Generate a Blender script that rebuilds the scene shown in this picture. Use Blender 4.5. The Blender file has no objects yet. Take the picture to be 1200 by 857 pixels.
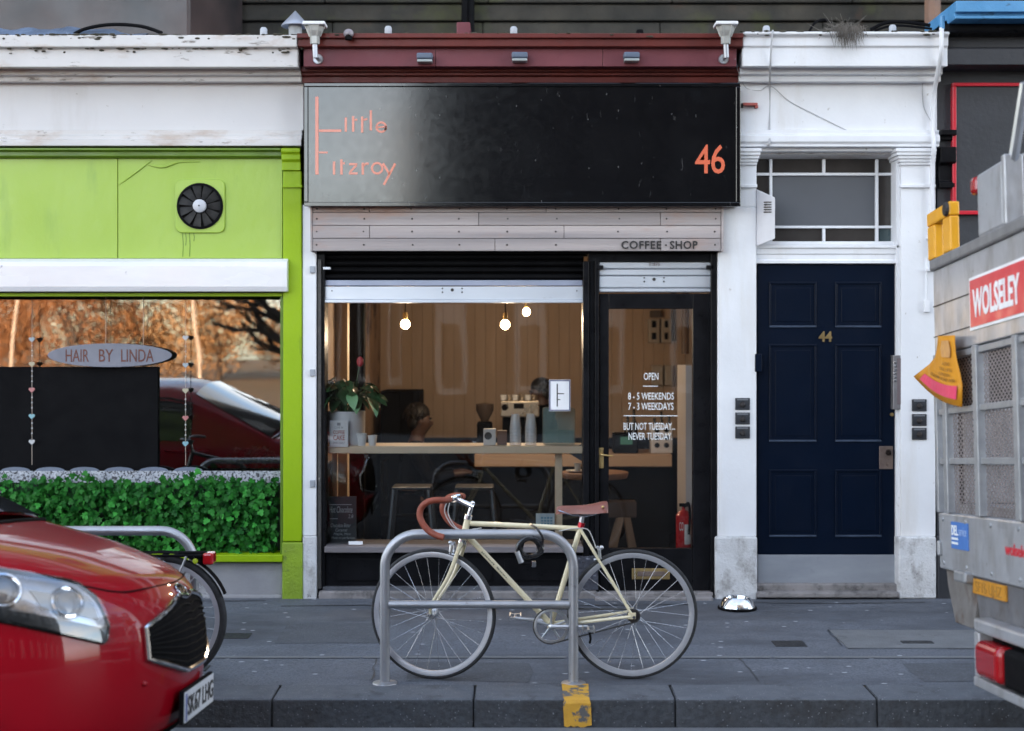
import bpy, bmesh, math, random
from mathutils import Vector, Matrix, Quaternion
R = math.radians
random.seed(7)
S = bpy.context.scene
COL = S.collection

# ------------------------------------------------------------------ camera, sky, sun, exposure
FPX, CAM_D, HOR, CAM_Z = 1665.0, 9.5, 415.0, 1.63      # focal length (px at 1200 wide), metres to facade, horizon row, eye height
def X(px, y=0.0): return (px - 600.0) * (CAM_D + y) / FPX
def Z(py, y=0.0): return CAM_Z - (py - HOR) * (CAM_D + y) / FPX

cam_d = bpy.data.cameras.new('camera')
cam = bpy.data.objects.new('camera', cam_d); COL.objects.link(cam)
cam.location = (0, -CAM_D, CAM_Z); cam.rotation_euler = (R(90), 0, 0)
cam_d.sensor_width = 36; cam_d.lens = 36 * FPX / 1200
cam_d.shift_y = (HOR - 428.5) / 1200
cam_d.clip_start = 0.05; cam_d.clip_end = 1000
cam_d.dof.use_dof = True; cam_d.dof.focus_distance = 8.2; cam_d.dof.aperture_fstop = 1.8
S.camera = cam

SUN_EL, SUN_AZ = R(15), R(-12)
W = bpy.data.worlds.new('World'); S.world = W; W.use_nodes = True
wt = W.node_tree; wn = wt.nodes; wn.clear()
wo = wn.new('ShaderNodeOutputWorld'); wb = wn.new('ShaderNodeBackground'); sky = wn.new('ShaderNodeTexSky')
sky.sky_type = 'NISHITA'; sky.sun_disc = False; sky.sun_elevation = SUN_EL; sky.sun_rotation = SUN_AZ
sky.air_density = 1.0; sky.dust_density = 1.0; sky.ozone_density = 1.8
tc = wn.new('ShaderNodeTexCoord'); mp = wn.new('ShaderNodeMapping'); mp.inputs['Scale'].default_value = (1, 1, 3.2)
nz = wn.new('ShaderNodeTexNoise'); nz.inputs['Scale'].default_value = 2.3; nz.inputs['Detail'].default_value = 7
cr = wn.new('ShaderNodeValToRGB'); cr.color_ramp.elements[0].position = .33; cr.color_ramp.elements[1].position = .60
mx = wn.new('ShaderNodeMix'); mx.data_type = 'RGBA'
bw = wn.new('ShaderNodeRGBToBW'); ml = wn.new('ShaderNodeMath'); ml.operation = 'MULTIPLY'; ml.inputs[1].default_value = 1.35
cmb = wn.new('ShaderNodeCombineColor')
wt.links.new(tc.outputs['Generated'], mp.inputs['Vector']); wt.links.new(mp.outputs[0], nz.inputs['Vector'])
wt.links.new(nz.outputs['Fac'], cr.inputs['Fac']); wt.links.new(cr.outputs['Color'], mx.inputs['Factor'])
wt.links.new(sky.outputs[0], mx.inputs['A']); wt.links.new(sky.outputs[0], bw.inputs[0]); wt.links.new(bw.outputs[0], ml.inputs[0])
for i in range(3): wt.links.new(ml.outputs[0], cmb.inputs[i])
wt.links.new(cmb.outputs[0], mx.inputs['B']); wt.links.new(mx.outputs['Result'], wb.inputs['Color'])
wb.inputs['Strength'].default_value = 0.145
wt.links.new(wb.outputs[0], wo.inputs['Surface'])

sun_d = bpy.data.lights.new('sun', 'SUN'); sun = bpy.data.objects.new('sun', sun_d); COL.objects.link(sun)
sun_d.energy = 5.0; sun_d.angle = R(0.5); sun_d.color = (1.0, 0.72, 0.45)
sdir = Vector((math.sin(SUN_AZ) * math.cos(SUN_EL), math.cos(SUN_AZ) * math.cos(SUN_EL), math.sin(SUN_EL)))
sun.rotation_euler = (-sdir).to_track_quat('-Z', 'Y').to_euler(); sun.location = (0, 0, 30)

vs = S.view_settings; vs.view_transform = 'Standard'; vs.look = 'None'; vs.gamma = 1; vs.exposure = 3.12
S.render.engine = 'CYCLES'; S.cycles.use_denoising = True; S.cycles.max_bounces = 9; S.cycles.transparent_max_bounces = 12
S.cycles.diffuse_bounces = 4; S.cycles.glossy_bounces = 5; S.cycles.transmission_bounces = 8
S.cycles.sample_clamp_indirect = 6; S.cycles.caustics_reflective = False; S.cycles.caustics_refractive = False

# ------------------------------------------------------------------ materials
def M(name, col, col2=None, scale=6, detail=6, rough=.6, rvar=.1, metal=0., bump=.0, bscale=60, coat=0., spec=.5, ior=1.5,
      stain=None, stain2=None, rand=0., stretch=(1, 1, 1), emit=None, coatr=.06, trans=0., alpha_mesh=None, sheen=0., wave=None, flecks=None, alpha=None):
    """procedural principled material; stain = (colour, scale, low, high, stretch)"""
    m = bpy.data.materials.new(name); m.use_nodes = True; t = m.node_tree; n = t.nodes; L = t.links
    p = n['Principled BSDF']
    co = n.new('ShaderNodeTexCoord')
    def noise(sc, st=(1, 1, 1), det=6, ro=.55):
        mp = n.new('ShaderNodeMapping'); mp.inputs['Scale'].default_value = st
        L.new(co.outputs['Object'], mp.inputs['Vector'])
        z = n.new('ShaderNodeTexNoise'); z.inputs['Scale'].default_value = sc; z.inputs['Detail'].default_value = det
        z.inputs['Roughness'].default_value = ro
        L.new(mp.outputs[0], z.inputs['Vector']); return z.outputs['Fac']
    def ramp(f, lo, hi):
        r = n.new('ShaderNodeMapRange'); r.inputs['From Min'].default_value = lo; r.inputs['From Max'].default_value = hi
        L.new(f, r.inputs['Value']); return r.outputs['Result']
    def mixc(f, a, b):
        x = n.new('ShaderNodeMix'); x.data_type = 'RGBA'
        L.new(f, x.inputs['Factor'])
        for s_, v in (('A', a), ('B', b)):
            if isinstance(v, tuple): x.inputs[s_].default_value = (*v, 1)
            else: L.new(v, x.inputs[s_])
        return x.outputs['Result']
    if col2 is None: col2 = tuple(c * .82 for c in col)
    nf = noise(scale, stretch, detail)
    c = mixc(ramp(nf, .3, .7), col, col2)
    if wave:
        wv = n.new('ShaderNodeTexWave'); wv.inputs['Scale'].default_value = wave[1]; wv.bands_direction = wave[3] if len(wave) > 3 else 'X'
        wv.inputs['Distortion'].default_value = wave[2]; wv.inputs['Detail'].default_value = 4; wv.inputs['Detail Scale'].default_value = 1.2
        mpw = n.new('ShaderNodeMapping'); mpw.inputs['Scale'].default_value = stretch
        L.new(co.outputs['Object'], mpw.inputs['Vector']); L.new(mpw.outputs[0], wv.inputs['Vector'])
        c = mixc(ramp(wv.outputs['Fac'], .2, 1.4), c, wave[0])
    for st in (stain, stain2):
        if st:
            f = ramp(noise(st[1], st[4] if len(st) > 4 else (1, 1, 1), 8, .65), st[2], st[3])
            c = mixc(f, c, st[0])
    if flecks:                                                # scattered specks: (colour, cells per metre, speck size, share of cells)
        vo = n.new('ShaderNodeTexVoronoi'); vo.inputs['Scale'].default_value = flecks[1]; mpv = n.new('ShaderNodeMapping')
        mpv.inputs['Scale'].default_value = flecks[4] if len(flecks) > 4 else (1, 1, 1)
        L.new(co.outputs['Object'], mpv.inputs['Vector']); L.new(mpv.outputs[0], vo.inputs['Vector'])
        sz = ramp(vo.outputs['Distance'], flecks[2], flecks[2] * .6); sep = n.new('ShaderNodeSeparateColor'); L.new(vo.outputs['Color'], sep.inputs[0])
        pick = n.new('ShaderNodeMath'); pick.operation = 'LESS_THAN'; pick.inputs[1].default_value = flecks[3]; L.new(sep.outputs[0], pick.inputs[0])
        mm_ = n.new('ShaderNodeMath'); mm_.operation = 'MULTIPLY'; L.new(sz, mm_.inputs[0]); L.new(pick.outputs[0], mm_.inputs[1])
        c = mixc(mm_.outputs[0], c, flecks[0])
    if alpha is not None: p.inputs['Alpha'].default_value = alpha
    if rand:
        oi = n.new('ShaderNodeObjectInfo'); hs = n.new('ShaderNodeHueSaturation')
        r_ = n.new('ShaderNodeMapRange'); r_.inputs['To Min'].default_value = 1 - rand; r_.inputs['To Max'].default_value = 1 + rand
        L.new(oi.outputs['Random'], r_.inputs['Value']); L.new(r_.outputs['Result'], hs.inputs['Value']); L.new(c, hs.inputs['Color']); c = hs.outputs['Color']
    L.new(c, p.inputs['Base Color'])
    if rvar:
        rr = n.new('ShaderNodeMapRange'); rr.inputs['From Min'].default_value = .25; rr.inputs['From Max'].default_value = .75
        rr.inputs['To Min'].default_value = max(.02, rough - rvar); rr.inputs['To Max'].default_value = min(1, rough + rvar)
        L.new(noise(scale * 2.3, stretch), rr.inputs['Value']); L.new(rr.outputs['Result'], p.inputs['Roughness'])
    else: p.inputs['Roughness'].default_value = rough
    p.inputs['Metallic'].default_value = metal; p.inputs['Specular IOR Level'].default_value = spec; p.inputs['IOR'].default_value = ior
    p.inputs['Coat Weight'].default_value = coat; p.inputs['Coat Roughness'].default_value = coatr
    p.inputs['Transmission Weight'].default_value = trans
    if sheen: p.inputs['Sheen Weight'].default_value = sheen
    if bump:
        b = n.new('ShaderNodeBump'); b.inputs['Strength'].default_value = bump; b.inputs['Distance'].default_value = .01
        L.new(noise(bscale, stretch, 5), b.inputs['Height']); L.new(b.outputs[0], p.inputs['Normal'])
        if coat: L.new(b.outputs[0], p.inputs['Coat Normal'])
    if emit:
        p.inputs['Emission Color'].default_value = (*emit[0], 1); p.inputs['Emission Strength'].default_value = emit[1]
    if alpha_mesh:                                            # expanded metal: diamond openings too small to model singly
        k = alpha_mesh; outs = []
        for sgn in (1, -1):
            mp = n.new('ShaderNodeMapping'); mp.inputs['Rotation'].default_value = (R(32 * sgn), 0, 0)
            L.new(co.outputs['Object'], mp.inputs['Vector'])
            wv = n.new('ShaderNodeTexWave'); wv.bands_direction = 'Z'; wv.inputs['Scale'].default_value = k
            L.new(mp.outputs[0], wv.inputs['Vector'])
            g = n.new('ShaderNodeMath'); g.operation = 'GREATER_THAN'; g.inputs[1].default_value = .6
            L.new(wv.outputs['Fac'], g.inputs[0]); outs.append(g.outputs[0])
        mxm = n.new('ShaderNodeMath'); mxm.operation = 'MAXIMUM'
        L.new(outs[0], mxm.inputs[0]); L.new(outs[1], mxm.inputs[1]); L.new(mxm.outputs[0], p.inputs['Alpha'])
    return m

def glass(name, tint=(.93, .96, .95), ior=1.52, boost=1.0, rough=0.0, dirt=.0):
    """thin pane: clear transmission plus mirror reflection by Fresnel of both faces"""
    m = bpy.data.materials.new(name); m.use_nodes = True; t = m.node_tree; n = t.nodes; L = t.links; n.clear()
    o = n.new('ShaderNodeOutputMaterial'); tr = n.new('ShaderNodeBsdfTransparent'); gl = n.new('ShaderNodeBsdfGlossy')
    tr.inputs[0].default_value = (*tint, 1); gl.inputs['Roughness'].default_value = rough
    fr = n.new('ShaderNodeFresnel'); fr.inputs['IOR'].default_value = ior
    mu = n.new('ShaderNodeMath'); mu.operation = 'MULTIPLY'; mu.inputs[1].default_value = 1.9 * boost; mu.use_clamp = True
    mx = n.new('ShaderNodeMixShader')
    co = n.new('ShaderNodeTexCoord'); z = n.new('ShaderNodeTexNoise'); z.inputs['Scale'].default_value = 1.6; z.inputs['Detail'].default_value = 1
    b = n.new('ShaderNodeBump'); b.inputs['Strength'].default_value = .05; b.inputs['Distance'].default_value = .02
    L.new(co.outputs['Object'], z.inputs['Vector']); L.new(z.outputs['Fac'], b.inputs['Height']); L.new(b.outputs[0], gl.inputs['Normal'])
    L.new(fr.outputs[0], mu.inputs[0]); L.new(mu.outputs[0], mx.inputs[0]); L.new(tr.outputs[0], mx.inputs[1]); L.new(gl.outputs[0], mx.inputs[2])
    L.new(mx.outputs[0], o.inputs['Surface'])
    return m

# ------------------------------------------------------------------ mesh building
ORG = {}
def org(o): return ORG.get(o.name, Vector((0, 0, 0))) if o else Vector((0, 0, 0))

class MB:
    def __init__(s): s.v = []; s.f = []
    def add(s, v, f):
        b = len(s.v); s.v += [tuple(p) for p in v]; s.f += [tuple(i + b for i in q) for q in f]; return s
    def box(s, x0, x1, y0, y1, z0, z1):
        if x0 > x1: x0, x1 = x1, x0
        if y0 > y1: y0, y1 = y1, y0
        if z0 > z1: z0, z1 = z1, z0
        return s.add([(x0, y0, z0), (x1, y0, z0), (x1, y1, z0), (x0, y1, z0), (x0, y0, z1), (x1, y0, z1), (x1, y1, z1), (x0, y1, z1)],
                     [(0, 3, 2, 1), (4, 5, 6, 7), (0, 1, 5, 4), (1, 2, 6, 5), (2, 3, 7, 6), (3, 0, 4, 7)])
    def bp(s, px0, py0, px1, py1, yf, yb):                    # box whose front face at depth yf spans these picture columns / rows
        return s.box(X(px0, yf), X(px1, yf), yf, yb, Z(py1, yf), Z(py0, yf))
    def sheet(s, px0, py0, px1, py1, y):                      # a single upright pane facing the street
        return s.add([(X(px0, y), y, Z(py1, y)), (X(px1, y), y, Z(py1, y)), (X(px1, y), y, Z(py0, y)), (X(px0, y), y, Z(py0, y))], [(0, 1, 2, 3)])
    def prism(s, pts, a, b, axis='y'):                        # 2-D polygon extruded along an axis
        n = len(pts)
        def mk(p, t): return {'y': (p[0], t, p[1]), 'x': (t, p[0], p[1]), 'z': (p[0], p[1], t)}[axis]
        v = [mk(p, a) for p in pts] + [mk(p, b) for p in pts]
        f = [tuple(range(n)), tuple(range(2 * n - 1, n - 1, -1))] + [(i, i + n, (i + 1) % n + n, (i + 1) % n) for i in range(n)]
        return s.add(v, f)
    def tube(s, path, r, n=8, closed=False, cap=True):
        P = [Vector(p) for p in path]; m = len(P)
        rs = r if isinstance(r, (list, tuple)) else [r] * m
        T = []
        for i in range(m):
            if closed: d = P[(i + 1) % m] - P[i - 1]
            else: d = P[min(i + 1, m - 1)] - P[max(i - 1, 0)]
            T.append(d.normalized() if d.length > 1e-9 else Vector((0, 0, 1)))
        up = Vector((0, 0, 1)) if abs(T[0].z) < .9 else Vector((1, 0, 0))
        N = (up - T[0] * up.dot(T[0])).normalized(); v = []; f = []
        for i in range(m):
            if i:
                q = T[i - 1].rotation_difference(T[i]); N = q @ N; N = (N - T[i] * N.dot(T[i])).normalized()
            B = T[i].cross(N)
            for k in range(n):
                a = 2 * math.pi * k / n; v.append(P[i] + (N * math.cos(a) + B * math.sin(a)) * rs[i])
        for i in range(m if closed else m - 1):
            j = (i + 1) % m
            for k in range(n): f.append((i * n + k, i * n + (k + 1) % n, j * n + (k + 1) % n, j * n + k))
        if cap and not closed: f += [tuple(range(n - 1, -1, -1)), tuple(range((m - 1) * n, m * n))]
        return s.add(v, f)
    def ring(s, prof, c=(0, 0, 0), axis='y', n=48, closed=True, arc=None):   # profile (radius, along-axis) turned about an axis
        m = len(prof); v = []; f = []; full = arc is None; a0, a1 = arc or (0, 2 * math.pi)
        cnt = n if full else n + 1
        for i in range(cnt):
            a = a0 + (a1 - a0) * i / n
            for r, h in prof:
                p = {'y': (r * math.cos(a), h, r * math.sin(a)), 'z': (r * math.cos(a), r * math.sin(a), h), 'x': (h, r * math.cos(a), r * math.sin(a))}[axis]
                v.append((p[0] + c[0], p[1] + c[1], p[2] + c[2]))
        for i in range(n):
            j = (i + 1) % cnt
            for k in range(m if closed else m - 1):
                l = (k + 1) % m; f.append((i * m + k, j * m + k, j * m + l, i * m + l))
        return s.add(v, f)
    def lathe(s, prof, c=(0, 0, 0), axis='z', n=24): return s.ring(prof, c, axis, n, closed=False)
    def ball(s, c, r, sc=(1, 1, 1), n=12, m=8):
        v = []; f = []
        for i in range(m + 1):
            t = math.pi * i / m
            for k in range(n):
                a = 2 * math.pi * k / n
                v.append((c[0] + r * sc[0] * math.sin(t) * math.cos(a), c[1] + r * sc[1] * math.sin(t) * math.sin(a), c[2] + r * sc[2] * math.cos(t)))
        for i in range(m):
            for k in range(n): f.append((i * n + k, (i + 1) * n + k, (i + 1) * n + (k + 1) % n, i * n + (k + 1) % n))
        return s.add(v, f)
    def torus(s, c, R_, r, axis='y', n=40, m=10): 
        return s.ring([(R_ + r * math.cos(2 * math.pi * k / m), r * math.sin(2 * math.pi * k / m)) for k in range(m)], c, axis, n)
    def mould(s, prof, px0, px1, yref=0.0, back=.35):         # cornice profile [(y, py)] from top down, extruded in x; closed at the back
        pts = [(y, Z(py, y)) for y, py in prof]
        pts = pts + [(back, pts[-1][1]), (back, pts[0][1])]
        return s.prism(pts, X(px0, yref), X(px1, yref), 'x')
    def map(s, fn): s.v = [tuple(fn(Vector(p))) for p in s.v]; return s
    def build(s, name, mat, parent=None, bevel=0., smooth=False, seg=2, ang=35, fix=True):
        me = bpy.data.meshes.new(name)
        o0 = org(parent)
        me.from_pydata([(p[0] - o0.x, p[1] - o0.y, p[2] - o0.z) for p in s.v], [], s.f)
        if fix:
            bm = bmesh.new(); bm.from_mesh(me)
            bmesh.ops.remove_doubles(bm, verts=bm.verts, dist=1e-6)
            bmesh.ops.recalc_face_normals(bm, faces=bm.faces); bm.to_mesh(me); bm.free()
        if mat: me.materials.append(mat)
        o = bpy.data.objects.new(name, me); COL.objects.link(o)
        if parent: o.parent = parent; ORG[o.name] = o0
        if smooth:
            me.polygons.foreach_set('use_smooth', [True] * len(me.polygons)); me.set_sharp_from_angle(angle=R(ang))
        if bevel:
            b = o.modifiers.new('bevel', 'BEVEL'); b.width = bevel; b.segments = seg; b.limit_method = 'ANGLE'; b.angle_limit = R(40)
        return o

def tag(o, label=None, cat=None, group=None, kind=None):
    if label: o['label'] = label
    if cat: o['category'] = cat
    if group: o['group'] = group
    if kind: o['kind'] = kind
    return o
def thing(name, loc, label, cat, group=None):
    o = bpy.data.objects.new(name, None); o.empty_display_size = .1; COL.objects.link(o); o.location = loc
    ORG[o.name] = Vector(loc); return tag(o, label, cat, group)
def solo(mb, name, mat, label, cat, group=None, loc=None, **k):         # a thing of a single mesh, origin at its base
    xs = [p[0] for p in mb.v]; ys = [p[1] for p in mb.v]; zs = [p[2] for p in mb.v]
    b = Vector(loc) if loc else Vector(((min(xs) + max(xs)) / 2, (min(ys) + max(ys)) / 2, min(zs)))
    mb.v = [(p[0] - b.x, p[1] - b.y, p[2] - b.z) for p in mb.v]
    o = mb.build(name, mat, None, **k); o.location = b; ORG[o.name] = b
    return tag(o, label, cat, group)
def place(o, name, parent, loc=(0, 0, 0), rot=(0, 0, 0), sc=(1, 1, 1)):  # a copy sharing mesh data, posed inside its parent
    c = o.copy(); c.name = name; COL.objects.link(c); c.parent = parent
    c.location = loc; c.rotation_euler = rot; c.scale = sc; return c
def copy_tree(o, parent=None):
    c = o.copy(); COL.objects.link(c); c.parent = parent
    for ch in list(o.children): copy_tree(ch, c)
    return c

def text(s, mat, parent, x0, x1, z0, z1, y, name='lettering', depth=.002, bold=0., fn=None, shear=0., keep=False, align=None, space=1.):
    """real letters as thin mesh, fitted to a rectangle in an upright plane at depth y (fn maps the flat text elsewhere)"""
    cu = bpy.data.curves.new('t', 'FONT'); cu.body = s; cu.extrude = .004; cu.offset = bold; cu.resolution_u = 3; cu.shear = shear; cu.space_character = space
    if align: cu.align_x = align
    ob = bpy.data.objects.new('t', cu); COL.objects.link(ob)
    dg = bpy.context.evaluated_depsgraph_get(); me = bpy.data.meshes.new_from_object(ob.evaluated_get(dg))
    bpy.data.objects.remove(ob); bpy.data.curves.remove(cu)
    vs_ = [v.co.copy() for v in me.vertices]; fs = [tuple(p.vertices) for p in me.polygons]; bpy.data.meshes.remove(me)
    a0 = min(v.x for v in vs_); a1 = max(v.x for v in vs_); b0 = min(v.y for v in vs_); b1 = max(v.y for v in vs_)
    sx = (x1 - x0) / (a1 - a0); sz = (z1 - z0) / (b1 - b0)
    if keep: sx = min(sx, sz * keep)
    m = MB(); m.f = fs
    for v in vs_:
        px, pz = x0 + (v.x - a0) * sx, z0 + (v.y - b0) * sz
        pt = (px, y - depth if v.z > 0 else y, pz)
        m.v.append(tuple(fn(Vector(pt))) if fn else pt)
    return m.build(name, mat, parent, fix=False)
def tpx(s, mat, parent, px0, py0, px1, py1, y, **k):
    return text(s, mat, parent, X(px0, y), X(px1, y), Z(py1, y), Z(py0, y), y, **k)
def stroke(mb, pts, w, y, d=.004):                            # flat painted stroke along picture points
    P = [Vector((X(a, y), 0, Z(b, y))) for a, b in pts]; w = w * (CAM_D + y) / FPX / 2
    v = []; n = len(P)
    for i in range(n):
        t = (P[min(i + 1, n - 1)] - P[max(i - 1, 0)]).normalized(); q = Vector((-t.z, 0, t.x)) * w
        for s_ in (1, -1): v.append(P[i] + q * s_)
    m = len(v); vv = [(p.x, y - d, p.z) for p in v] + [(p.x, y, p.z) for p in v]; f = []
    for i in range(n - 1):
        a = 2 * i; f += [(a, a + 1, a + 3, a + 2), (a + m, a + 2 + m, a + 3 + m, a + 1 + m), (a, a + 2, a + 2 + m, a + m), (a + 1, a + 1 + m, a + 3 + m, a + 3)]
    f += [(0, m, m + 1, 1), (m - 2, m - 1, 2 * m - 1, 2 * m - 2)]
    mb.add(vv, f)
def arcpts(cx, cy, r, a0, a1, n=14): return [(cx + r * math.cos(R(a0 + (a1 - a0) * i / n)), cy - r * math.sin(R(a0 + (a1 - a0) * i / n))) for i in range(n + 1)]
def bez(pts, n=8):                                            # Catmull-Rom through points
    P = [Vector(p) for p in pts]; out = []
    for i in range(len(P) - 1):
        a, b, c, d = P[max(i - 1, 0)], P[i], P[i + 1], P[min(i + 2, len(P) - 1)]
        for k in range(n):
            t = k / n
            out.append(.5 * ((2 * b) + (c - a) * t + (2 * a - 5 * b + 4 * c - d) * t * t + (3 * b - a - 3 * c + d) * t ** 3))
    return out + [P[-1]]
# ------------------------------------------------------------------ palette
white_paint = M('white_paint', (.76, .77, .80), (.68, .69, .72), 3, rough=.55, bump=.12, bscale=35, stain=((.62, .60, .58), 3, .54, .76, (1, 1, .15)), stain2=((.36, .33, .30), 18, .66, .72, (1, 1, .6)))
cream_frieze = M('cream_frieze_paint', (.60, .59, .595), (.55, .54, .55), 1.5, rough=.55, bump=.12, bscale=30, stain=((.48, .46, .45), 2.2, .54, .78, (1, 1, .2)), stain2=((.26, .23, .21), 22, .68, .73))
cream_paint = M('cream_paint', (.60, .585, .58), (.52, .505, .50), 2.5, rough=.55, bump=.15, bscale=30, stain=((.40, .31, .25), 4, .53, .72, (.5, 1, 1.4)), stain2=((.17, .145, .125), 15, .60, .68, (.35, 1, 1.4)))
plinth_white = M('plinth_white', (.66, .67, .69), (.5, .5, .51), 5, rough=.8, bump=.6, bscale=70, stain=((.34, .33, .33), 12, .50, .66, (1, 1, .7)), stain2=((.12, .11, .11), 26, .62, .70))
green_paint = M('lime_paint', (.28, .43, .004), (.245, .39, .004), 3, rough=.45, spec=.25, bump=.3, bscale=22, stretch=(1, 1, .8), stain=((.12, .19, .02), 7, .60, .76, (1, 1, .3)))
green_base = M('lime_paint_worn', (.26, .40, .012), (.19, .28, .02), 6, rough=.6, bump=.6, bscale=60, stain=((.09, .12, .03), 13, .55, .70))
green_fascia = M('lime_board', (.315, .455, .06), (.28, .42, .04), 1.4, rough=.42, bump=.35, bscale=16, stretch=(1, 1, .6), stain=((.20, .33, .04), 4, .58, .80, (1, 1, .25)), stain2=((.12, .18, .03), 22, .70, .74))
green_dark = M('lime_trim', (.12, .22, .006), (.08, .15, .006), 4, rough=.45, bump=.2, stain=((.06, .10, .02), 10, .62, .72, (.4, 1, 1)))
maroon = M('maroon_paint', (.13, .022, .017), (.08, .016, .014), 4, rough=.45, spec=.3, bump=.15, bscale=40, stain=((.05, .02, .02), 6, .60, .75, (.5, 1, 1)))
maroon_flat = M('maroon_band', (.17, .045, .055), (.13, .035, .045), 3, rough=.5, spec=.3, bump=.2, bscale=30, stain=((.10, .03, .035), 12, .66, .74))
black_gloss = M('black_gloss_board', (.002, .002, .003), (.004, .004, .005), 8, rough=.13, rvar=.04, bump=.006, bscale=40, spec=.45, ior=1.5, coat=.45, coatr=.10, flecks=((.09, .09, .09), 16, .11, .22, (1.6, 1, .9)), stain=((.035, .035, .036), 20, .645, .70, (1.6, 1, .5)), stain2=((.008, .009, .011), 5, .60, .80))
black_paint = M('black_paint', (.005, .005, .006), (.010, .010, .012), 7, rough=.34, rvar=.12, spec=.10, bump=.15, bscale=35, stain=((.10, .10, .10), 40, .72, .75))
black_matt = M('black_matt', (.005, .005, .006), (.008, .008, .009), 6, rough=.75, spec=.05)
steel_shutter = M('galvanised_rail', (.62, .65, .70), (.52, .55, .60), 5, rough=.42, metal=.55, stretch=(.25, 1, 1), stain=((.25, .26, .28), 14, .62, .76, (.2, 1, 1)))
shutter_white = M('shutter_box_paint', (.70, .70, .72), (.58, .58, .62), 2, rough=.24, bump=.25, bscale=6, coat=.5, stretch=(.4, 1, 1), stain=((.28, .27, .33), 9, .68, .74))
plank_m = M('whitewashed_plank', (.47, .41, .395), (.26, .235, .24), 6, rough=.62, bump=.4, bscale=60, stretch=(.07, 1, 2.6), rand=.14, stain=((.40, .26, .21), 3, .52, .72, (.5, 1, 1.5)), stain2=((.16, .14, .14), 12, .69, .74, (.6, 1, 2)))
nail_m = M('nail_iron', (.05, .045, .045), rough=.6, metal=.6)
navy = M('navy_gloss_door', (.0016, .0055, .0165), (.0012, .0045, .0135), 3, rough=.36, rvar=.06, bump=.10, bscale=25, spec=.15, coat=.05, stain=((.02, .03, .045), 34, .73, .76))
navy_edge = M('navy_pale_edge', (.035, .055, .095), (.012, .024, .05), 14, rough=.5)  # paler navy for the bottom moulding of each panel
kick_m = M('kick_plate', (.34, .36, .40), (.26, .28, .32), 3, rough=.5, metal=.35, stretch=(1, 1, 3), stain=((.18, .18, .2), 8, .6, .75))
brass = M('brass', (.62, .45, .20), (.45, .31, .14), 12, rough=.35, metal=.9, stain=((.12, .08, .05), 20, .6, .7))
old_brass = M('tarnished_brass', (.26, .20, .17), (.15, .11, .10), 12, rough=.5, metal=.7)
chrome = M('chrome', (.78, .79, .82), rough=.12, rvar=.04, metal=1)
stainless = M('brushed_stainless', (.42, .43, .46), (.34, .35, .38), 9, rough=.42, rvar=.08, metal=.7, stretch=(1, 1, .2), stain=((.20, .19, .19), 18, .64, .76))
alu = M('aluminium', (.66, .68, .72), (.55, .57, .61), 7, rough=.35, metal=.9)
stone_dark = M('sooty_stone', (.046, .040, .031), (.014, .014, .0125), 2.2, rough=.9, bump=.8, bscale=12, rand=.25, stain=((.045, .048, .018), 1.6, .52, .68), stain2=((.075, .04, .025), 1.3, .58, .72))
stone_grey = M('grey_rendered_stone', (.36, .36, .38), (.27, .27, .29), 4, rough=.85, bump=.4, bscale=50, stain=((.15, .15, .15), 7, .58, .72, (1, 1, .5)))
step_m = M('worn_step_stone', (.27, .25, .25), (.16, .15, .15), 6, rough=.85, bump=.6, bscale=40, stain=((.07, .065, .065), 9, .52, .68))
lead_m = M('roof_lead', (.20, .22, .26), (.13, .14, .17), 4, rough=.6, metal=.3, bump=.5, bscale=12)
asphalt_pave = M('pavement_asphalt', (.142, .157, .190), (.108, .120, .147), 2.2, rough=.78, rvar=.14, bump=.6, bscale=170, stain=((.058, .064, .080), 1.0, .46, .58, (.4, 1, 1)), stain2=((.075, .082, .097), 75, .46, .62), flecks=((.42, .44, .48), 8, .12, .8, (.8, 1.5, 1)))
asphalt_road = M('road_asphalt', (.038, .040, .046), (.028, .030, .034), 5, rough=.85, bump=.7, bscale=140)
granite = M('kerb_granite', (.062, .068, .080), (.036, .040, .048), 30, rough=.85, bump=1.0, bscale=34, rand=.14, stain=((.035, .036, .04), 5, .50, .66), flecks=((.17, .18, .20), 60, .22, .35))
slab_m = M('concrete_slab', (.16, .168, .18), (.12, .126, .136), 7, rough=.85, bump=.5, bscale=90, stain=((.07, .07, .075), 9, .60, .72))
cover_m = M('iron_cover', (.035, .037, .042), (.06, .062, .068), 20, rough=.55, metal=.6, bump=.6, bscale=120)
yellow_line = M('yellow_kerb_paint', (.62, .34, .035), (.50, .26, .03), 9, rough=.75, bump=.4, bscale=80, stain=((.10, .10, .10), 14, .51, .57))
coral = M('coral_lettering', (.66, .14, .07), (.60, .13, .065), 20, rough=.5, spec=.2)
coral_sheen = M('coral_lettering_sheen', (.60, .15, .085), (.54, .14, .08), 20, rough=.4, spec=.5, coat=.5, coatr=.11)
ink = M('black_stencil_ink', (.02, .018, .018), rough=.6)
vinyl = M('white_vinyl', (.80, .82, .84), rough=.5)
paper = M('white_paper', (.84, .85, .88), rough=.7)
pane = glass('window_glass', tint=(.97, .98, .975), boost=1.05)
pane_salon = glass('salon_window_glass', tint=(.80, .83, .83), boost=3.0)
ply = M('interior_plywood', (.46, .34, .25), (.40, .29, .205), 3, rough=.55, stretch=(3, 3, .35), rand=.03)
ply_pale = M('pale_shelf_wood', (.80, .65, .47), (.72, .57, .40), 3, rough=.55, stretch=(.3, 2, 2))
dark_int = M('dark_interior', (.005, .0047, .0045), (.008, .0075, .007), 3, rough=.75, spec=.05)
floor_int = M('interior_floorboards', (.018, .0135, .011), (.013, .010, .008), 4, rough=.5, stretch=(3, .4, 1))

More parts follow.
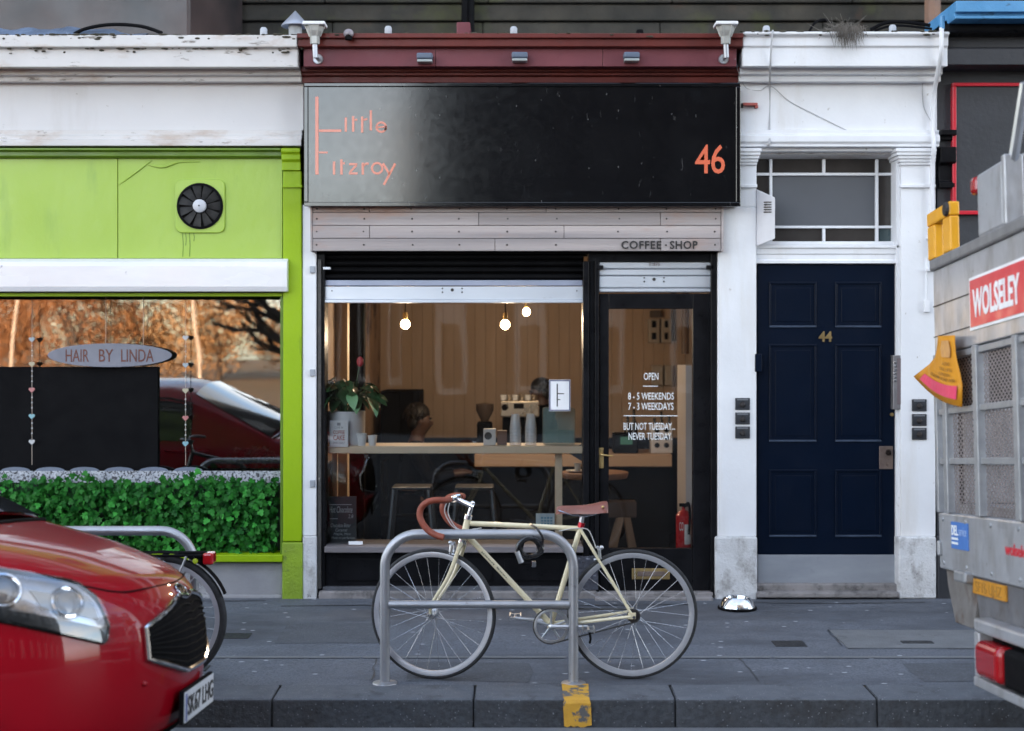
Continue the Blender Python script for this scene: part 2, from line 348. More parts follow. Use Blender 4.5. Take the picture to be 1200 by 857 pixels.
# ------------------------------------------------------------------ ground
def struct(o): o['kind'] = 'structure'; return o
m = MB(); prof = [(-2.25, -.201), (-2.54, -.201), (-3.5, -.127), (-4.6, -.042), (-5.6, .025), (-7, .075), (-9.5, .09), (-12, .06), (-14.5, -.06)]
vs_ = []; xs = [-60, 60]
m.add([(x, y, z) for y, z in prof for x in xs], [(2 * i, 2 * i + 1, 2 * i + 3, 2 * i + 2) for i in range(len(prof) - 1)])
struct(m.build('road', asphalt_road))
def pav(y): return .025 * y
m = MB(); m.add([(-30, .6, 0), (30, .6, 0), (30, 0, 0), (-30, 0, 0), (30, -2.262, pav(-2.262)), (-30, -2.262, pav(-2.262))], [(0, 1, 2, 3), (3, 2, 4, 5)])
pavement = struct(m.build('pavement', asphalt_pave))
# pale stone strip running along the pavement, in lengths
for i in range(14):
    a = -7.6 + i * 1.13
    m = MB(); m.add([(a, -1.70, pav(-1.70) + .004), (a + 1.118, -1.70, pav(-1.70) + .004), (a + 1.118, -1.655, pav(-1.655) + .004), (a, -1.655, pav(-1.655) + .004)], [(0, 1, 2, 3)])
    m.v = [tuple(v) for v in m.v]; m.build('edging_strip', slab_m, pavement)
def slab(name, x0, x1, y0, y1, mat, h=.005):
    m = MB(); m.add([(x0, y0, pav(y0) - .01), (x1, y0, pav(y0) - .01), (x1, y1, pav(y1) - .01), (x0, y1, pav(y1) - .01),
                     (x0, y0, pav(y0) + h), (x1, y0, pav(y0) + h), (x1, y1, pav(y1) + h), (x0, y1, pav(y1) + h)],
                    [(0, 3, 2, 1), (4, 5, 6, 7), (0, 1, 5, 4), (1, 2, 6, 5), (2, 3, 7, 6), (3, 0, 4, 7)])
    return m.build(name, mat, pavement, bevel=.003)
slab('paving_slab', 1.90, 2.92, -1.46, -1.0, slab_m)
c1 = slab('access_cover', 1.50, 1.68, -1.42, -1.28, cover_m)
c2 = slab('access_cover', -1.72, -1.54, -1.22, -1.08, cover_m)
c3 = slab('access_cover', 2.24, 2.42, -1.36, -1.30, cover_m, .009)
c4 = slab('access_cover', -1.86, -1.62, -1.98, -1.86, cover_m)
# cracks, tar seams and an old patch in the asphalt
tar = M('tar_seam', (.03, .032, .038), (.045, .048, .055), 20, rough=.6)
def seam(pts, w=.008):
    rng = random.Random(len(pts) + int(pts[0][0] * 10)); P = []
    for (x0, y0), (x1, y1) in zip(pts, pts[1:]):
        for i in range(7): P.append((x0 + (x1 - x0) * i / 7 + rng.uniform(-.008, .008), y0 + (y1 - y0) * i / 7 + rng.uniform(-.008, .008)))
    m = MB(); v = []
    for i, (x, y) in enumerate(P):
        a = P[max(i - 1, 0)]; b = P[min(i + 1, len(P) - 1)]; t = Vector((b[0] - a[0], b[1] - a[1], 0)).normalized(); ww = w * rng.uniform(.4, 1)
        for s_ in (1, -1): v.append((x - t.y * ww * s_, y + t.x * ww * s_, pav(y) + .003))
    m.add(v, [(2 * i, 2 * i + 1, 2 * i + 3, 2 * i + 2) for i in range(len(P) - 1)]); m.build('tar_seam', tar, pavement, fix=False)
seam([(-2.9, -1.60), (-2.3, -1.60), (-2.15, -1.45), (-1.75, -1.47)]); seam([(1.9, -.99), (2.92, -.99)], .006); seam([(1.9, -1.47), (2.92, -1.47)], .006); seam([(1.885, -.99), (1.885, -1.47)], .006)
seam([(-1.5, -.28), (-.6, -.24), (.4, -.27), (1.3, -.22)], .014); seam([(1.4, -.16), (2.2, -.2), (2.8, -.15)], .014); seam([(-.75, -1.66), (-.72, -2.25)], .005); seam([(1.25, -1.7), (1.28, -2.25)], .005); seam([(-2.4, -.12), (-1.5, -.1)], .014)
patchm = M('asphalt_patch', (.085, .092, .108), (.062, .068, .081), 4, rough=.85, bump=.7, bscale=120, stain=((.11, .12, .14), 70, .5, .64))
def patch_(x0, x1, y0, y1):
    m = MB(); rng = random.Random(int(x0 * 50)); e = lambda: rng.uniform(-.02, .02)
    q = [(x0 + e(), y0 + e()), ((x0 + x1) / 2, y0 + e()), (x1 + e(), y0 + e()), (x1 + e(), (y0 + y1) / 2), (x1 + e(), y1 + e()), ((x0 + x1) / 2, y1 + e()), (x0 + e(), y1 + e()), (x0 + e(), (y0 + y1) / 2)]
    m.add([(x, y, pav(y) + .002) for x, y in q], [tuple(range(8))]); m.build('asphalt_patch', patchm, pavement, fix=False)
patch_(-1.35, -.75, -1.35, -.8); patch_(.1, .9, -.85, -.45); patch_(-.55, .1, -2.2, -1.8); patch_(2.1, 2.7, -2.2, -1.8)
# kerb
kerb_top = M('skylit_kerb_top', (.115, .127, .150), (.085, .094, .112), 9, rough=.8, bump=.6, bscale=90, rand=.10, stain=((.05, .054, .064), 4, .54, .66), flecks=((.25, .27, .30), 60, .2, .35))  # paler stone for upward faces: skylight on the kerb tops put into the colour
m = MB(); m.box(-30, 30, -2.53, -2.26, -.6, -.25)
kerb = struct(m.build('kerb', granite))
ks = []
xk = X(555, -2.54); wk = 237 * 6.96 / FPX
for i in range(-8, 9):
    a = xk + i * wk; m = MB()
    z0, z1 = pav(-2.26) + .004, pav(-2.54) + .002
    m.add([(a + .002, -2.26, -.26), (a + wk - .002, -2.26, -.26), (a + wk - .002, -2.545, -.26), (a + .002, -2.545, -.26),
           (a + .002, -2.26, z0), (a + wk - .002, -2.26, z0), (a + wk - .002, -2.53, z1), (a + .002, -2.53, z1)],
          [(0, 3, 2, 1), (4, 5, 6, 7), (0, 1, 5, 4), (1, 2, 6, 5), (2, 3, 7, 6), (3, 0, 4, 7)])
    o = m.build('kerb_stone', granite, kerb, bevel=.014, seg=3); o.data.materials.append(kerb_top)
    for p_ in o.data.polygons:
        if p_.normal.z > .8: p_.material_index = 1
# yellow kerb mark on top and face
xm0, xm1 = X(661, -2.54), X(692, -2.54)
m = MB()
pr = [(-2.268, pav(-2.262) + .0085), (-2.515, pav(-2.53) + .0065), (-2.532, pav(-2.53) - .002), (-2.5425, pav(-2.53) - .018), (-2.5495, -.19)]
v = []; nn = 9
for j in range(nn):
    x = xm0 + (xm1 - xm0) * j / (nn - 1)
    for k, (y, z) in enumerate(pr):
        dx = random.uniform(-.006, .006) if j in (0, nn - 1) else 0
        dz = random.uniform(-.008, .012) if k == len(pr) - 1 else 0
        v.append((x + dx, y, z + dz))
m.add(v, [(j * 5 + k, (j + 1) * 5 + k, (j + 1) * 5 + k + 1, j * 5 + k + 1) for j in range(nn - 1) for k in range(4)])
m.build('loading_mark', yellow_line, kerb, fix=False)
# gutter line paint near the kerb
m = MB(); m.add([(-30, -2.66, -.187), (30, -2.66, -.187), (30, -2.56, -.195), (-30, -2.56, -.195)], [(0, 1, 2, 3)])
struct(m.build('gutter_strip', slab_m))
# far side of the street
far_pave = MB().box(-60, 60, -18, -14.5, -.3, .06); struct(far_pave.build('far_pavement', slab_m))
grass_m = M('leaf_strewn_grass', (.16, .075, .025), (.06, .055, .02), 1.2, rough=.9, bump=.5, bscale=30)
m = MB(); m.add([(-250, -18, .05), (250, -18, .05), (250, -300, .05), (-250, -300, .05)], [(0, 1, 2, 3)]); struct(m.build('park_lawn', grass_m))
m = MB(); m.add([(-250, 300, -.35), (250, 300, -.35), (250, -14.5, -.35), (-250, -14.5, -.35)], [(0, 1, 2, 3)]); struct(m.build('ground', asphalt_road))

# ------------------------------------------------------------------ tenement behind the single-storey shops
ten = thing('tenement_building', (0, 3.6, 0), 'sooty stone tenement wall rising behind the shop roofs', 'building')
MB().box(-14, 14, 5.2, 9.5, -.2, 3.3).build('lower_wall', stone_dark, ten)
MB().box(-14, 14, 3.70, 9.5, 3.3, 15.5).build('wall', stone_dark, ten)
def course(z0, z1, yf, w0, off):
    x = -7 + off
    while x < 7:
        w = w0 * random.uniform(.85, 1.2)
        MB().box(x + .003, x + w - .003, yf, yf + .14, z0 + .002, z1 - .002).build('stone_block', stone_dark, ten, bevel=.012)
        x += w
course(4.10, 4.46, 3.60, 1.2, 0); course(4.46, 4.685, 3.58, 1.5, -.3)
m = MB(); m.prism([(3.70, 4.835), (3.535, 4.835), (3.55, 4.695), (3.70, 4.695)], -2.9, 7, 'x'); m.build('string_course', stone_dark, ten, bevel=.008)
course(4.845, 5.3, 3.50, 1.6, .2)
bayw = M('bay_sheeting', (.075, .05, .047), (.012, .012, .014), 1.3, rough=.4, bump=.3, bscale=5)
m = MB(); m.prism([(-7, 2.6), (-2.75, 2.6), (-2.45, 3.45), (-7, 3.45)], 3.4, 6.2, 'z'); m.build('bay_front', bayw, ten, bevel=.02)
for k in range(6):
    for j in range(3):
        x = -9 + k * 3.2; z = 6.0 + j * 3.1
        fr = MB().box(x, x + 1.2, 3.60, 3.72, z, z + 1.9).build('window', white_paint, ten)
        MB().box(x + .1, x + 1.1, 3.58, 3.60, z + .1, z + 1.8).build('pane', M('dim_glass', (.02, .022, .026), rough=.08) if 'dim_glass' not in bpy.data.materials else bpy.data.materials['dim_glass'], fr)
for px in (542, 552):
    m = MB(); m.tube([(X(px, 3.4) + .06, 3.40, 6), (X(px, 3.4) - .02, 3.40, 3.5)] if px == 542 else [(X(px, 3.4), 3.42, 6), (X(px, 3.4), 3.42, 3.5)], .03); m.build('pipe', black_matt, ten, smooth=True)
MB().tube([(X(1093, 2.8), 2.8, 5.5), (X(1093, 2.8), 2.8, 3.4)], .07).build('downpipe', M('rusty_pipe', (.25, .14, .09), (.14, .1, .09), 6, rough=.8), ten, smooth=True)
# ------------------------------------------------------------------ salon shopfront (left)
sal = thing('salon_shopfront', (X(150), .1, 0), 'lime green hair salon shopfront with cream cornice and wide window', 'shopfront')
MB().mould([(-.28, 41), (-.28, 55), (-.245, 58), (-.245, 79), (-.13, 81), (-.13, 88), (-.09, 90), (-.09, 96), (-.02, 98)], -420, 355.5).build('cornice', cream_paint, sal, bevel=.006)
MB().bp(-420, 98, 355.5, 152.5, -.02, .35).build('frieze', cream_frieze, sal)
MB().mould([(-.05, 152.5), (-.05, 158), (-.07, 160), (-.07, 163), (-.09, 164), (-.09, 171), (-.02, 173)], -420, 355.5).build('architrave', cream_paint, sal, bevel=.004)
MB().mould([(-.075, 173.5), (-.075, 176), (-.045, 178), (-.045, 183), (-.02, 185.5)], -420, 331).build('trim_rail', green_dark, sal, bevel=.003)
MB().bp(-420, 185.5, 137.6, 303, .0, .08).build('fascia_board', green_fascia, sal, bevel=.003)
MB().bp(138.4, 185.5, 331, 303, .0, .08).build('fascia_board', green_fascia, sal, bevel=.003)
# ripples of lifting paint near the joint
m = MB(); m.tube(bez([(X(139), .0, Z(217)), (X(158), -.004, Z(203)), (X(178), -.004, Z(188))], 6), [.003 + .004 * math.sin(i / 12 * 3.1) for i in range(13)], 6)
m.tube(bez([(X(170), 0, Z(192)), (X(190), -.005, Z(196)), (X(210), -.003, Z(190)), (X(235), 0, Z(190))], 6), [.003 + .006 * math.sin(i / 18 * 3.1) for i in range(19)], 6); m.build('blistered_paint', green_fascia, sal, smooth=True)
pil = MB().bp(331.5, 200, 353.5, 635, -.03, .3).build('pilaster', green_paint, sal, bevel=.008)
MB().bp(330.5, 636, 354.5, 708, -.04, .3).build('plinth', green_base, pil, bevel=.008)
MB().mould([(-.075, 173.5), (-.075, 178), (-.06, 181), (-.06, 187), (-.045, 190), (-.045, 199.8)], 331.5, 353.5).build('capital', green_paint, pil, bevel=.004)
MB().bp(331, 217, 354, 220, -.045, .0).build('astragal', green_paint, pil, bevel=.003)
# roller shutter box
m = MB(); yb = -.11
pts = [(.0, Z(303, 0)), (-.05, Z(303.5, -.05)), (-.085, Z(307, -.085)), (-.09, Z(312, -.09)), (-.09, Z(336, -.09)), (-.08, Z(342, -.08)), (.0, Z(343, 0))]
m.prism(pts, X(-420), X(339), 'x'); m.build('shutter_box', shutter_white, sal, bevel=.006, seg=3)
MB().bp(-420, 343.5, 331, 347.5, -.01, .08).build('head_rail', green_paint, sal, bevel=.003)
MB().bp(328.5, 347.5, 331.3, 652, .0, .32).build('window_frame', green_dark, sal)
MB().sheet(-420, 347.5, 330, 651, .30).build('window_pane', pane_salon, sal, fix=False)
MB().bp(-420, 650.5, 331, 659, -.05, .34).build('sill', green_paint, sal, bevel=.006)
MB().bp(-420, 659.5, 331, 697, .02, .25).build('stall_riser', stone_grey, sal, bevel=.005)
MB().bp(-420, 697.5, 331, 706, -.015, .25).build('base_course', stone_grey, sal, bevel=.01)
# salon interior
xl, xr = X(-420), X(352)
int_s = M('salon_wall', (.05, .045, .04), (.035, .032, .03), 2, rough=.8)
MB().box(xl, xr, 3.4, 3.5, 0, 3.6).build('back_wall', int_s, sal)
MB().box(xl, xr, .3, 3.4, -.06, .02).build('interior_floor', floor_int, sal)
MB().box(xl, xr, .3, 3.4, 2.5, 2.6).build('interior_ceiling', int_s, sal)
MB().box(xr - .05, xr, .3, 3.4, .02, 2.5).build('side_wall', int_s, sal)
MB().box(xl, xl + .05, .3, 3.4, .02, 2.5).build('side_wall', int_s, sal)
MB().box(xl, xr, -.0, 3.6, Z(46), Z(42)).build('roof', lead_m, sal)
MB().bp(-420, 98, 355, 302, .09, .3).build('header_wall', int_s, sal)
# extractor fan
fx, fz = X(235), Z(242)
fan = thing('extractor_fan', (fx, 0, fz), 'round black extractor fan with white hub set in the lime green board', 'fan')
m = MB(); hw = 29 / 175.3; rr = .04
def rrect(cx, cz, hx, hz, r, n=5):
    out = []
    for (sx, sz, a0) in ((1, 1, 0), (-1, 1, 90), (-1, -1, 180), (1, -1, 270)):
        for i in range(n + 1):
            a = R(a0 + 90 * i / n); out.append((cx + sx * (hx - r) + r * math.cos(a), cz + sz * (hz - r) + r * math.sin(a)))
    return out
m.prism(rrect(fx, fz, hw, hw * 1.08, .045), -.014, .0); m.build('surround', green_fascia, fan, bevel=.005)
rf = 25 / 175.3
m = MB(); m.ring([(rf, -.013), (rf + .012, -.016), (rf + .012, -.022), (rf - .004, -.026), (rf - .004, -.013)], (fx, 0, fz), 'y', 40); m.build('rim', black_matt, fan, smooth=True)
MB().lathe([(0, -.0145), (rf, -.0145)], (fx, 0, fz), 'y', 32).build('dark_opening', dark_int, fan)
bl = None
for k in range(11):
    a = 2 * math.pi * k / 11
    if bl is None:
        v = []
        for (r_, w, y0, y1) in ((.05, .012, -.017, -.022), (.09, .022, -.016, -.028), (rf - .006, .030, -.016, -.031)):
            v += [(r_, y0, -w), (r_, y1, w), (r_, y1 + .003, w), (r_, y0 + .003, -w)]
        mb = MB(); q = []
        for i in range(2):
            for j in range(4): q.append((i * 4 + j, i * 4 + (j + 1) % 4, i * 4 + 4 + (j + 1) % 4, i * 4 + 4 + j))
        mb.add(v, q + [(3, 2, 1, 0), (8, 9, 10, 11)])
        bl = mb.build('blade', M('fan_blade', (.008, .008, .009), (.03, .03, .03), 14, rough=.6, spec=.2), None); bl.parent = fan
    o = bl if k == 0 else place(bl, 'blade', fan)
    o.rotation_euler = (0, -a, 0)
m = MB(); m.lathe([(0, -.05), (.03, -.048), (.043, -.04), (.045, -.02)], (fx, 0, fz), 'y', 28); hb = m.build('hub', M('fan_hub', (.55, .57, .62), rough=.4), fan, smooth=True)
MB().lathe([(0, -.054), (.005, -.053), (.006, -.049)], (fx, 0, fz), 'y', 10).build('screw', nail_m, fan)

# ------------------------------------------------------------------ white strip between the two shops
stp = thing('white_pier', (X(362), .1, 0), 'narrow white painted pier between the lime salon and the coffee shop', 'pier')
MB().bp(354.5, 240, 370.5, 628, -.015, .3).build('shaft', white_paint, stp, bevel=.006)
MB().bp(354.6, 628.5, 370.8, 711, -.03, .3).build('plinth', plinth_white, stp, bevel=.008)
for py in (316, 437, 567): MB().bp(363, py - 4, 369, py + 4, -.03, -.015).build('fixing', kick_m, stp, bevel=.003)

# ------------------------------------------------------------------ coffee shop front
cof = thing('coffee_shopfront', (X(605), .1, 0), 'black framed coffee shopfront with maroon cornice and whitewashed plank fascia', 'shopfront')
MB().mould([(-.29, 39), (-.29, 44.5), (-.265, 46), (-.265, 54.5), (-.235, 56.5)], 355.7, 863).build('cornice', maroon, cof, bevel=.004)
MB().bp(355.7, 56.6, 510, 78, -.215, .35).build('cornice_band', maroon_flat, cof, bevel=.003)
MB().bp(510.4, 56.6, 706, 78, -.215, .35).build('cornice_band', maroon_flat, cof, bevel=.003)
MB().bp(706.4, 56.6, 863, 78, -.215, .35).build('cornice_band', maroon_flat, cof, bevel=.003)
MB().mould([(-.13, 78.2), (-.13, 84), (-.10, 85), (-.10, 88.5), (-.07, 90), (-.07, 97), (-.0, 99)], 355.7, 863).build('bed_mould', maroon, cof, bevel=.003)
MB().bp(355.7, 99, 863, 243, .0, .35).build('fascia_backing', black_matt, cof)
MB().box(X(355.7), X(863), .0, 3.6, Z(46), Z(42)).build('roof', lead_m, cof)
# plank fascia: four rows of boards with their joints
rows = [(241.5, 248.6, (366, 433, 640, 846)), (249.2, 264, (366, 561, 774, 845)), (264.6, 279.2, (366, 433, 661, 845)), (279.8, 294.2, (366, 580, 774, 845))]
yp = -.085
for r0, r1, js in rows:
    for a, b in zip(js, js[1:]):
        yy = yp + random.uniform(-.003, .003)
        pl = MB().bp(a + .25, r0, b - .25, r1, yy, yy + .025).build('plank', plank_m, cof, bevel=.0025)
        pl_y = yy
MB().bp(366, 241.5, 846, 294, yp + .028, .02).build('plank_batten', black_matt, cof)
MB().bp(363.6, 240.8, 366, 294.6, yp - .006, .02).build('edge_trim', plank_m, cof, bevel=.002)
MB().bp(845.4, 240.8, 848, 294.6, yp - .006, .02).build('edge_trim', plank_m, cof, bevel=.002)
nl = None
for px in (371, 426, 482.5, 538, 595, 652, 725, 781, 838):
    for py in (245, 256.5, 271.5, 287):
        if px == 725 or px == 781:
            if py > 280: continue
        q = (X(px + random.uniform(-1, 1), yp), yp - .0035, Z(py, yp))
        if nl is None: nl = MB().lathe([(0, -.0015), (.005, -.001), (.0062, .004)], (0, 0, 0), 'y', 8).build('nail', nail_m, None); nl.parent = cof
        o = nl if nl.location.length < 1e-6 else place(nl, 'nail', cof)
        o.location = Vector(q) - org(cof)
tpx('COFFEE', ink, cof, 728, 282.4, 775, 292, yp - .0045, bold=.022, space=1.12)
tpx('SHOP', ink, cof, 785, 282.4, 817.5, 292, yp - .0045, bold=.022, space=1.12)
MB().lathe([(0, -.002), (.006, -.002), (.006, .0)], (X(780.3, yp), yp - .0045, Z(287.6, yp)), 'y', 10).build('dot', ink, cof)
# roller shutter housings: curtain of black slats above the window
MB().bp(371, 294.6, 836, 297.5, .0, .1).build('soffit_board', black_matt, cof)
sh = MB().bp(378, 296, 684, 329, .10, .14).build('shutter_curtain', black_matt, cof)
for k in range(4):
    a = 297 + k * 7.8
    m = MB(); y0 = .06
    m.prism([(y0 + .04, Z(a, y0)), (y0 + .012, Z(a + .8, y0)), (y0, Z(a + 2.5, y0)), (y0, Z(a + 5, y0)), (y0 + .012, Z(a + 6.9, y0)), (y0 + .04, Z(a + 7.6, y0))], X(380, y0), X(683, y0), 'x')
    m.build('slat', black_matt, sh, smooth=True)
MB().bp(378.5, 313, 387, 316, .0, .05).build('stop_lug', steel_shutter, cof, bevel=.002)
r1 = MB().bp(381, 328.5, 682.5, 335, .055, .10).build('shutter_rail', M('blue_grey_rail', (.33, .36, .46), (.28, .31, .40), 4, rough=.45, metal=.4), cof, bevel=.003)
m = MB(); y0 = .045
m.prism([(.10, Z(335.4, y0)), (y0, Z(336, y0)), (y0, Z(350.5, y0)), (y0 - .012, Z(352, y0)), (y0 - .012, Z(355, y0)), (.10, Z(355, y0))], X(379.5, y0), X(683, y0), 'x')
r2 = m.build('bottom_rail', steel_shutter, cof, bevel=.002)
def lockset(px, py, y, parent):
    MB().lathe([(0, -.004), (.011, -.004), (.011, .002)], (X(px, y), y, Z(py, y)), 'y', 14).build('lock', nail_m, parent)
    for dx in (-11.5, 11.5):
        for dy in (-1.8, 2.6): MB().lathe([(0, -.004), (.005, -.003), (.006, .001)], (X(px + dx, y), y, Z(py + dy, y)), 'y', 8).build('rivet', nail_m, parent)
lockset(530, 340, .045, r2)
for px in (389, 676): MB().lathe([(0, -.004), (.004, -.003), (.005, .001)], (X(px, .045), .045, Z(341, .045)), 'y', 8).build('rivet', nail_m, r2)
# door shutter: three pale slats and a lock
ds = MB().bp(702, 306, 833, 343, .09, .12).build('door_shutter', black_matt, cof)
for a, b in ((307, 315), (315.6, 323), (323.6, 337.4), (338, 342.6)):
    y0 = .04
    m = MB(); m.prism([(.09, Z(a, y0)), (y0 + .006, Z(a, y0)), (y0, Z(a + 1, y0)), (y0, Z(b - 1, y0)), (y0 + .006, Z(b, y0)), (.09, Z(b, y0))], X(702.5, y0), X(832.5, y0), 'x'); o = m.build('slat', steel_shutter, ds, bevel=.001)
    if a == 323.6: lockset(766.5, 327.5, y0, ds)
tpx('01875', old_brass, ds, 760.5, 307.8, 773, 311.6, .038)
for px in (701, 831): MB().bp(px - 3, 311, px + 6, 315.5, .0, .05).build('stop_lug', black_paint, cof, bevel=.003)
# black timber frame: jambs, mullion, stall riser, door
MB().bp(371, 297.5, 380.5, 698, .02, .2).build('jamb', black_paint, cof, bevel=.004)
guide = MB().bp(372.2, 304, 376.2, 690, -.002, .02).build('shutter_guide', M('scuffed_guide', (.07, .065, .06), (.03, .03, .03), 30, rough=.6, stain=((.25, .23, .2), 40, .64, .70, (1, 1, .3))), cof, bevel=.002)
MB().bp(683.3, 306, 690.5, 698, .0, .2).build('mullion', black_paint, cof, bevel=.005)
MB().bp(690.8, 306, 696.5, 698, .03, .2).build('mullion', black_paint, cof, bevel=.003)
MB().bp(697, 306, 702, 698, .01, .2).build('mullion', black_paint, cof, bevel=.004)
MB().bp(833, 297.5, 840, 698, .0, .2).build('jamb', black_paint, cof, bevel=.005)
MB().bp(690, 296, 833, 306.4, .02, .2).build('head', black_paint, cof)
MB().sheet(381, 355.2, 683, 645, .10).build('window_pane', pane, cof, fix=False)
MB().bp(380, 641, 683.5, 648, -.03, .35).build('sill_board', M('weathered_sill', (.20, .18, .19), (.11, .10, .105), 5, rough=.7, bump=.5, bscale=40, stretch=(.3, 1, 1), stain=((.09, .045, .04), 5, .55, .66, (.3, 1, 1))), cof, bevel=.004)
MB().bp(380.7, 648.5, 683.2, 688, .05, .2).build('stall_riser', black_paint, cof, bevel=.003)
for k in range(3):
    a = 395 + k * 98; o = MB().bp(a, 655, a + 84, 681, .041, .05).build('riser_panel', black_paint, cof, bevel=.006)
MB().bp(378, 688.2, 690, 693, .0, .2).build('base_rail', M('grey_base_rail', (.10, .105, .125), (.06, .062, .07), 9, rough=.6), cof, bevel=.003)
MB().bp(373, 693.2, 700, 706, -.03, .3).build('stone_base', step_m, cof, bevel=.012)
MB().bp(676, 652, 701, 692, -.004, .05).build('post_foot', M('peeling_foot', (.05, .055, .075), (.02, .02, .03), 20, rough=.7, bump=.8, bscale=60, stain=((.2, .21, .26), 18, .6, .68)), cof, bevel=.004)
# door
dr = MB().bp(702.5, 344.2, 713.5, 694, .05, .11).build('door', black_paint, cof, bevel=.004)
MB().bp(812, 344.2, 832.5, 694, .05, .11).build('stile', black_paint, dr, bevel=.004)
MB().bp(713.8, 344.2, 811.8, 362, .052, .11).build('top_rail', black_paint, dr, bevel=.004)
MB().bp(713.8, 643, 811.8, 694, .052, .11).build('bottom_rail', black_paint, dr, bevel=.004)
MB().sheet(713.2, 361.5, 812.3, 643.5, .08).build('door_pane', pane, dr, fix=False)
hp = MB().bp(701.5, 525, 707.5, 549, .042, .05).build('handle_plate', brass, dr, bevel=.001)
MB().tube(bez([(X(704.5, 0), .04, Z(533)), (X(704.5, 0), .0, Z(533)), (X(709, 0), -.008, Z(533.5)), (X(718, 0), -.006, Z(534.5))], 5), .006).build('lever', brass, dr, smooth=True)
m = MB(); y0 = .045
MB().bp(740.5, 666.5, 785, 679, .044, .052).build('letter_plate', brass, dr, bevel=.002)
MB().bp(747, 669.8, 779, 675.6, .041, .0445).build('letter_flap', old_brass, dr, bevel=.001)
MB().bp(697, 694.5, 836, 700, -.02, .25).build('threshold', step_m, cof, bevel=.008)
MB().bp(697, 700.3, 836, 706, -.10, .25).build('door_step', step_m, cof, bevel=.008)
# lettering on the door glass
yg = .0775
for s_, a, b, c, d in (('OPEN', 754.5, 437, 771.5, 445.5), ('8 - 5 WEEKENDS', 736, 460.2, 789.8, 468.6), ('7 - 3 WEEKDAYS', 736.3, 472, 789.3, 480.6), ('BUT NOT TUESDAY...', 730.8, 495.6, 791, 504), ('NEVER TUESDAY.', 736.6, 507.2, 787.8, 515.6)):
    tpx(s_, vinyl, cof, a, b, c, d, yg, depth=.001, bold=.008)
for a, b, py in ((753.5, 771, 452.7), (731, 794, 487.4)): MB().bp(a, py - .5, b, py + .5, yg - .001, yg).build('vinyl_rule', vinyl, cof)

# ------------------------------------------------------------------ sign board
sg = thing('sign_board', (X(612), -.1, Z(240)), 'long glossy black shop sign board lettered in thin coral strokes', 'sign')
ys = -.16
MB().bp(357.5, 98, 866.5, 241, ys, .0).build('panel', black_gloss, sg, bevel=.004)
fr = M('sign_lip', (.012, .012, .014), rough=.25, coat=.5)
for a, b, c, d in ((356.3, 97.2, 868, 101.5), (356.3, 237, 868, 242), (356.3, 101.6, 361, 236.9), (862.6, 101.6, 868, 236.9)):
    MB().bp(a, b, c, d, ys - .014, ys + .0).build('frame_lip', black_gloss, sg, bevel=.004)
yl = ys - .0004
def letter(*ss, name='letter'):
    m = MB()
    for pts, w in ss: stroke(m, pts, w * .82, yl, .003)
    return m.build(name, coral_sheen, sg, fix=False)
letter(([(371.4, 113.5), (371.4, 204.8)], 4.6), ([(373.8, 153.4), (400, 153.4)], 3.6), ([(373.8, 178.9), (384, 178.9)], 2.4))
letter(([(405.3, 138), (405.3, 154.6)], 3.2))
letter(([(413.9, 136.3), (413.9, 154.6)], 3.2), ([(415.6, 140.6), (418.6, 140.6)], 2.6))
letter(([(424.5, 136.8), (424.5, 155.6)], 3.2), ([(426.2, 140.8), (430.6, 139.6)], 2.6))
letter(([(434.6, 129.5), (434.6, 153)], 3.2))
letter((arcpts(446.8, 149.2, 5.6, -40, 350), 2.9), ([(441.6, 149.4), (453, 148.6)], 2.2))
letter(([(391.5, 189.5), (391.5, 204.8)], 3.2)); letter(([(400.2, 187), (400.2, 204.8)], 3.4), ([(402, 191.5), (404, 191.5)], 3))
letter(([(409.2, 192.6), (418.6, 192.6)], 3), ([(417.6, 194), (410.2, 202)], 3), ([(409, 203.4), (419, 203.4)], 3))
letter(([(425.2, 191), (425.2, 204.8)], 3.4), (arcpts(430.4, 197, 5, 150, 70, 6), 3))
letter((arcpts(442, 197.4, 6.1, 0, 360, 20), 3)); letter(([(448.8, 191.8), (456.4, 204)], 3.2), ([(463.2, 191.8), (449.8, 216.8)], 3.2))
tpx('46', coral, sg, 814.5, 169.5, 849.5, 203.8, yl, bold=.006, depth=.003, space=.95)

# ------------------------------------------------------------------ entrance bay, door 44
ent = thing('entrance_bay', (X(975), .1, 0), 'white painted stone entrance bay with pilasters round a navy panelled door', 'building')
MB().mould([(-.28, 37), (-.28, 40), (-.25, 44), (-.25, 54), (-.235, 56), (-.235, 78), (-.13, 80), (-.13, 87), (-.09, 89), (-.09, 96), (-.02, 98)], 863.4, 1098).build('cornice', white_paint, ent, bevel=.006)
MB().bp(863.4, 98, 1098, 152.5, -.02, .35).build('frieze', white_paint, ent)
MB().mould([(-.05, 152.5), (-.05, 157), (-.07, 159), (-.07, 166), (-.055, 169), (-.055, 172), (-.02, 173)], 863.4, 1098).build('architrave', white_paint, ent, bevel=.004)
MB().box(X(863.4), X(1098), .0, 3.6, Z(46), Z(42)).build('roof', lead_m, ent)
lp = MB().bp(841, 243, 886.5, 629, -.015, .3).build('pilaster', white_paint, ent, bevel=.006)
MB().bp(863.4, 205, 886.5, 243, -.015, .3).build('pilaster_neck', white_paint, lp, bevel=.004)
MB().bp(838.5, 629.4, 887.6, 706, -.045, .3).build('plinth', plinth_white, lp, bevel=.012)
rp = MB().bp(1055.5, 218, 1096.5, 629, -.015, .3).build('pilaster', white_paint, ent, bevel=.006)
MB().bp(1053, 629.4, 1097.5, 702, -.045, .3).build('plinth', plinth_white, rp, bevel=.012)
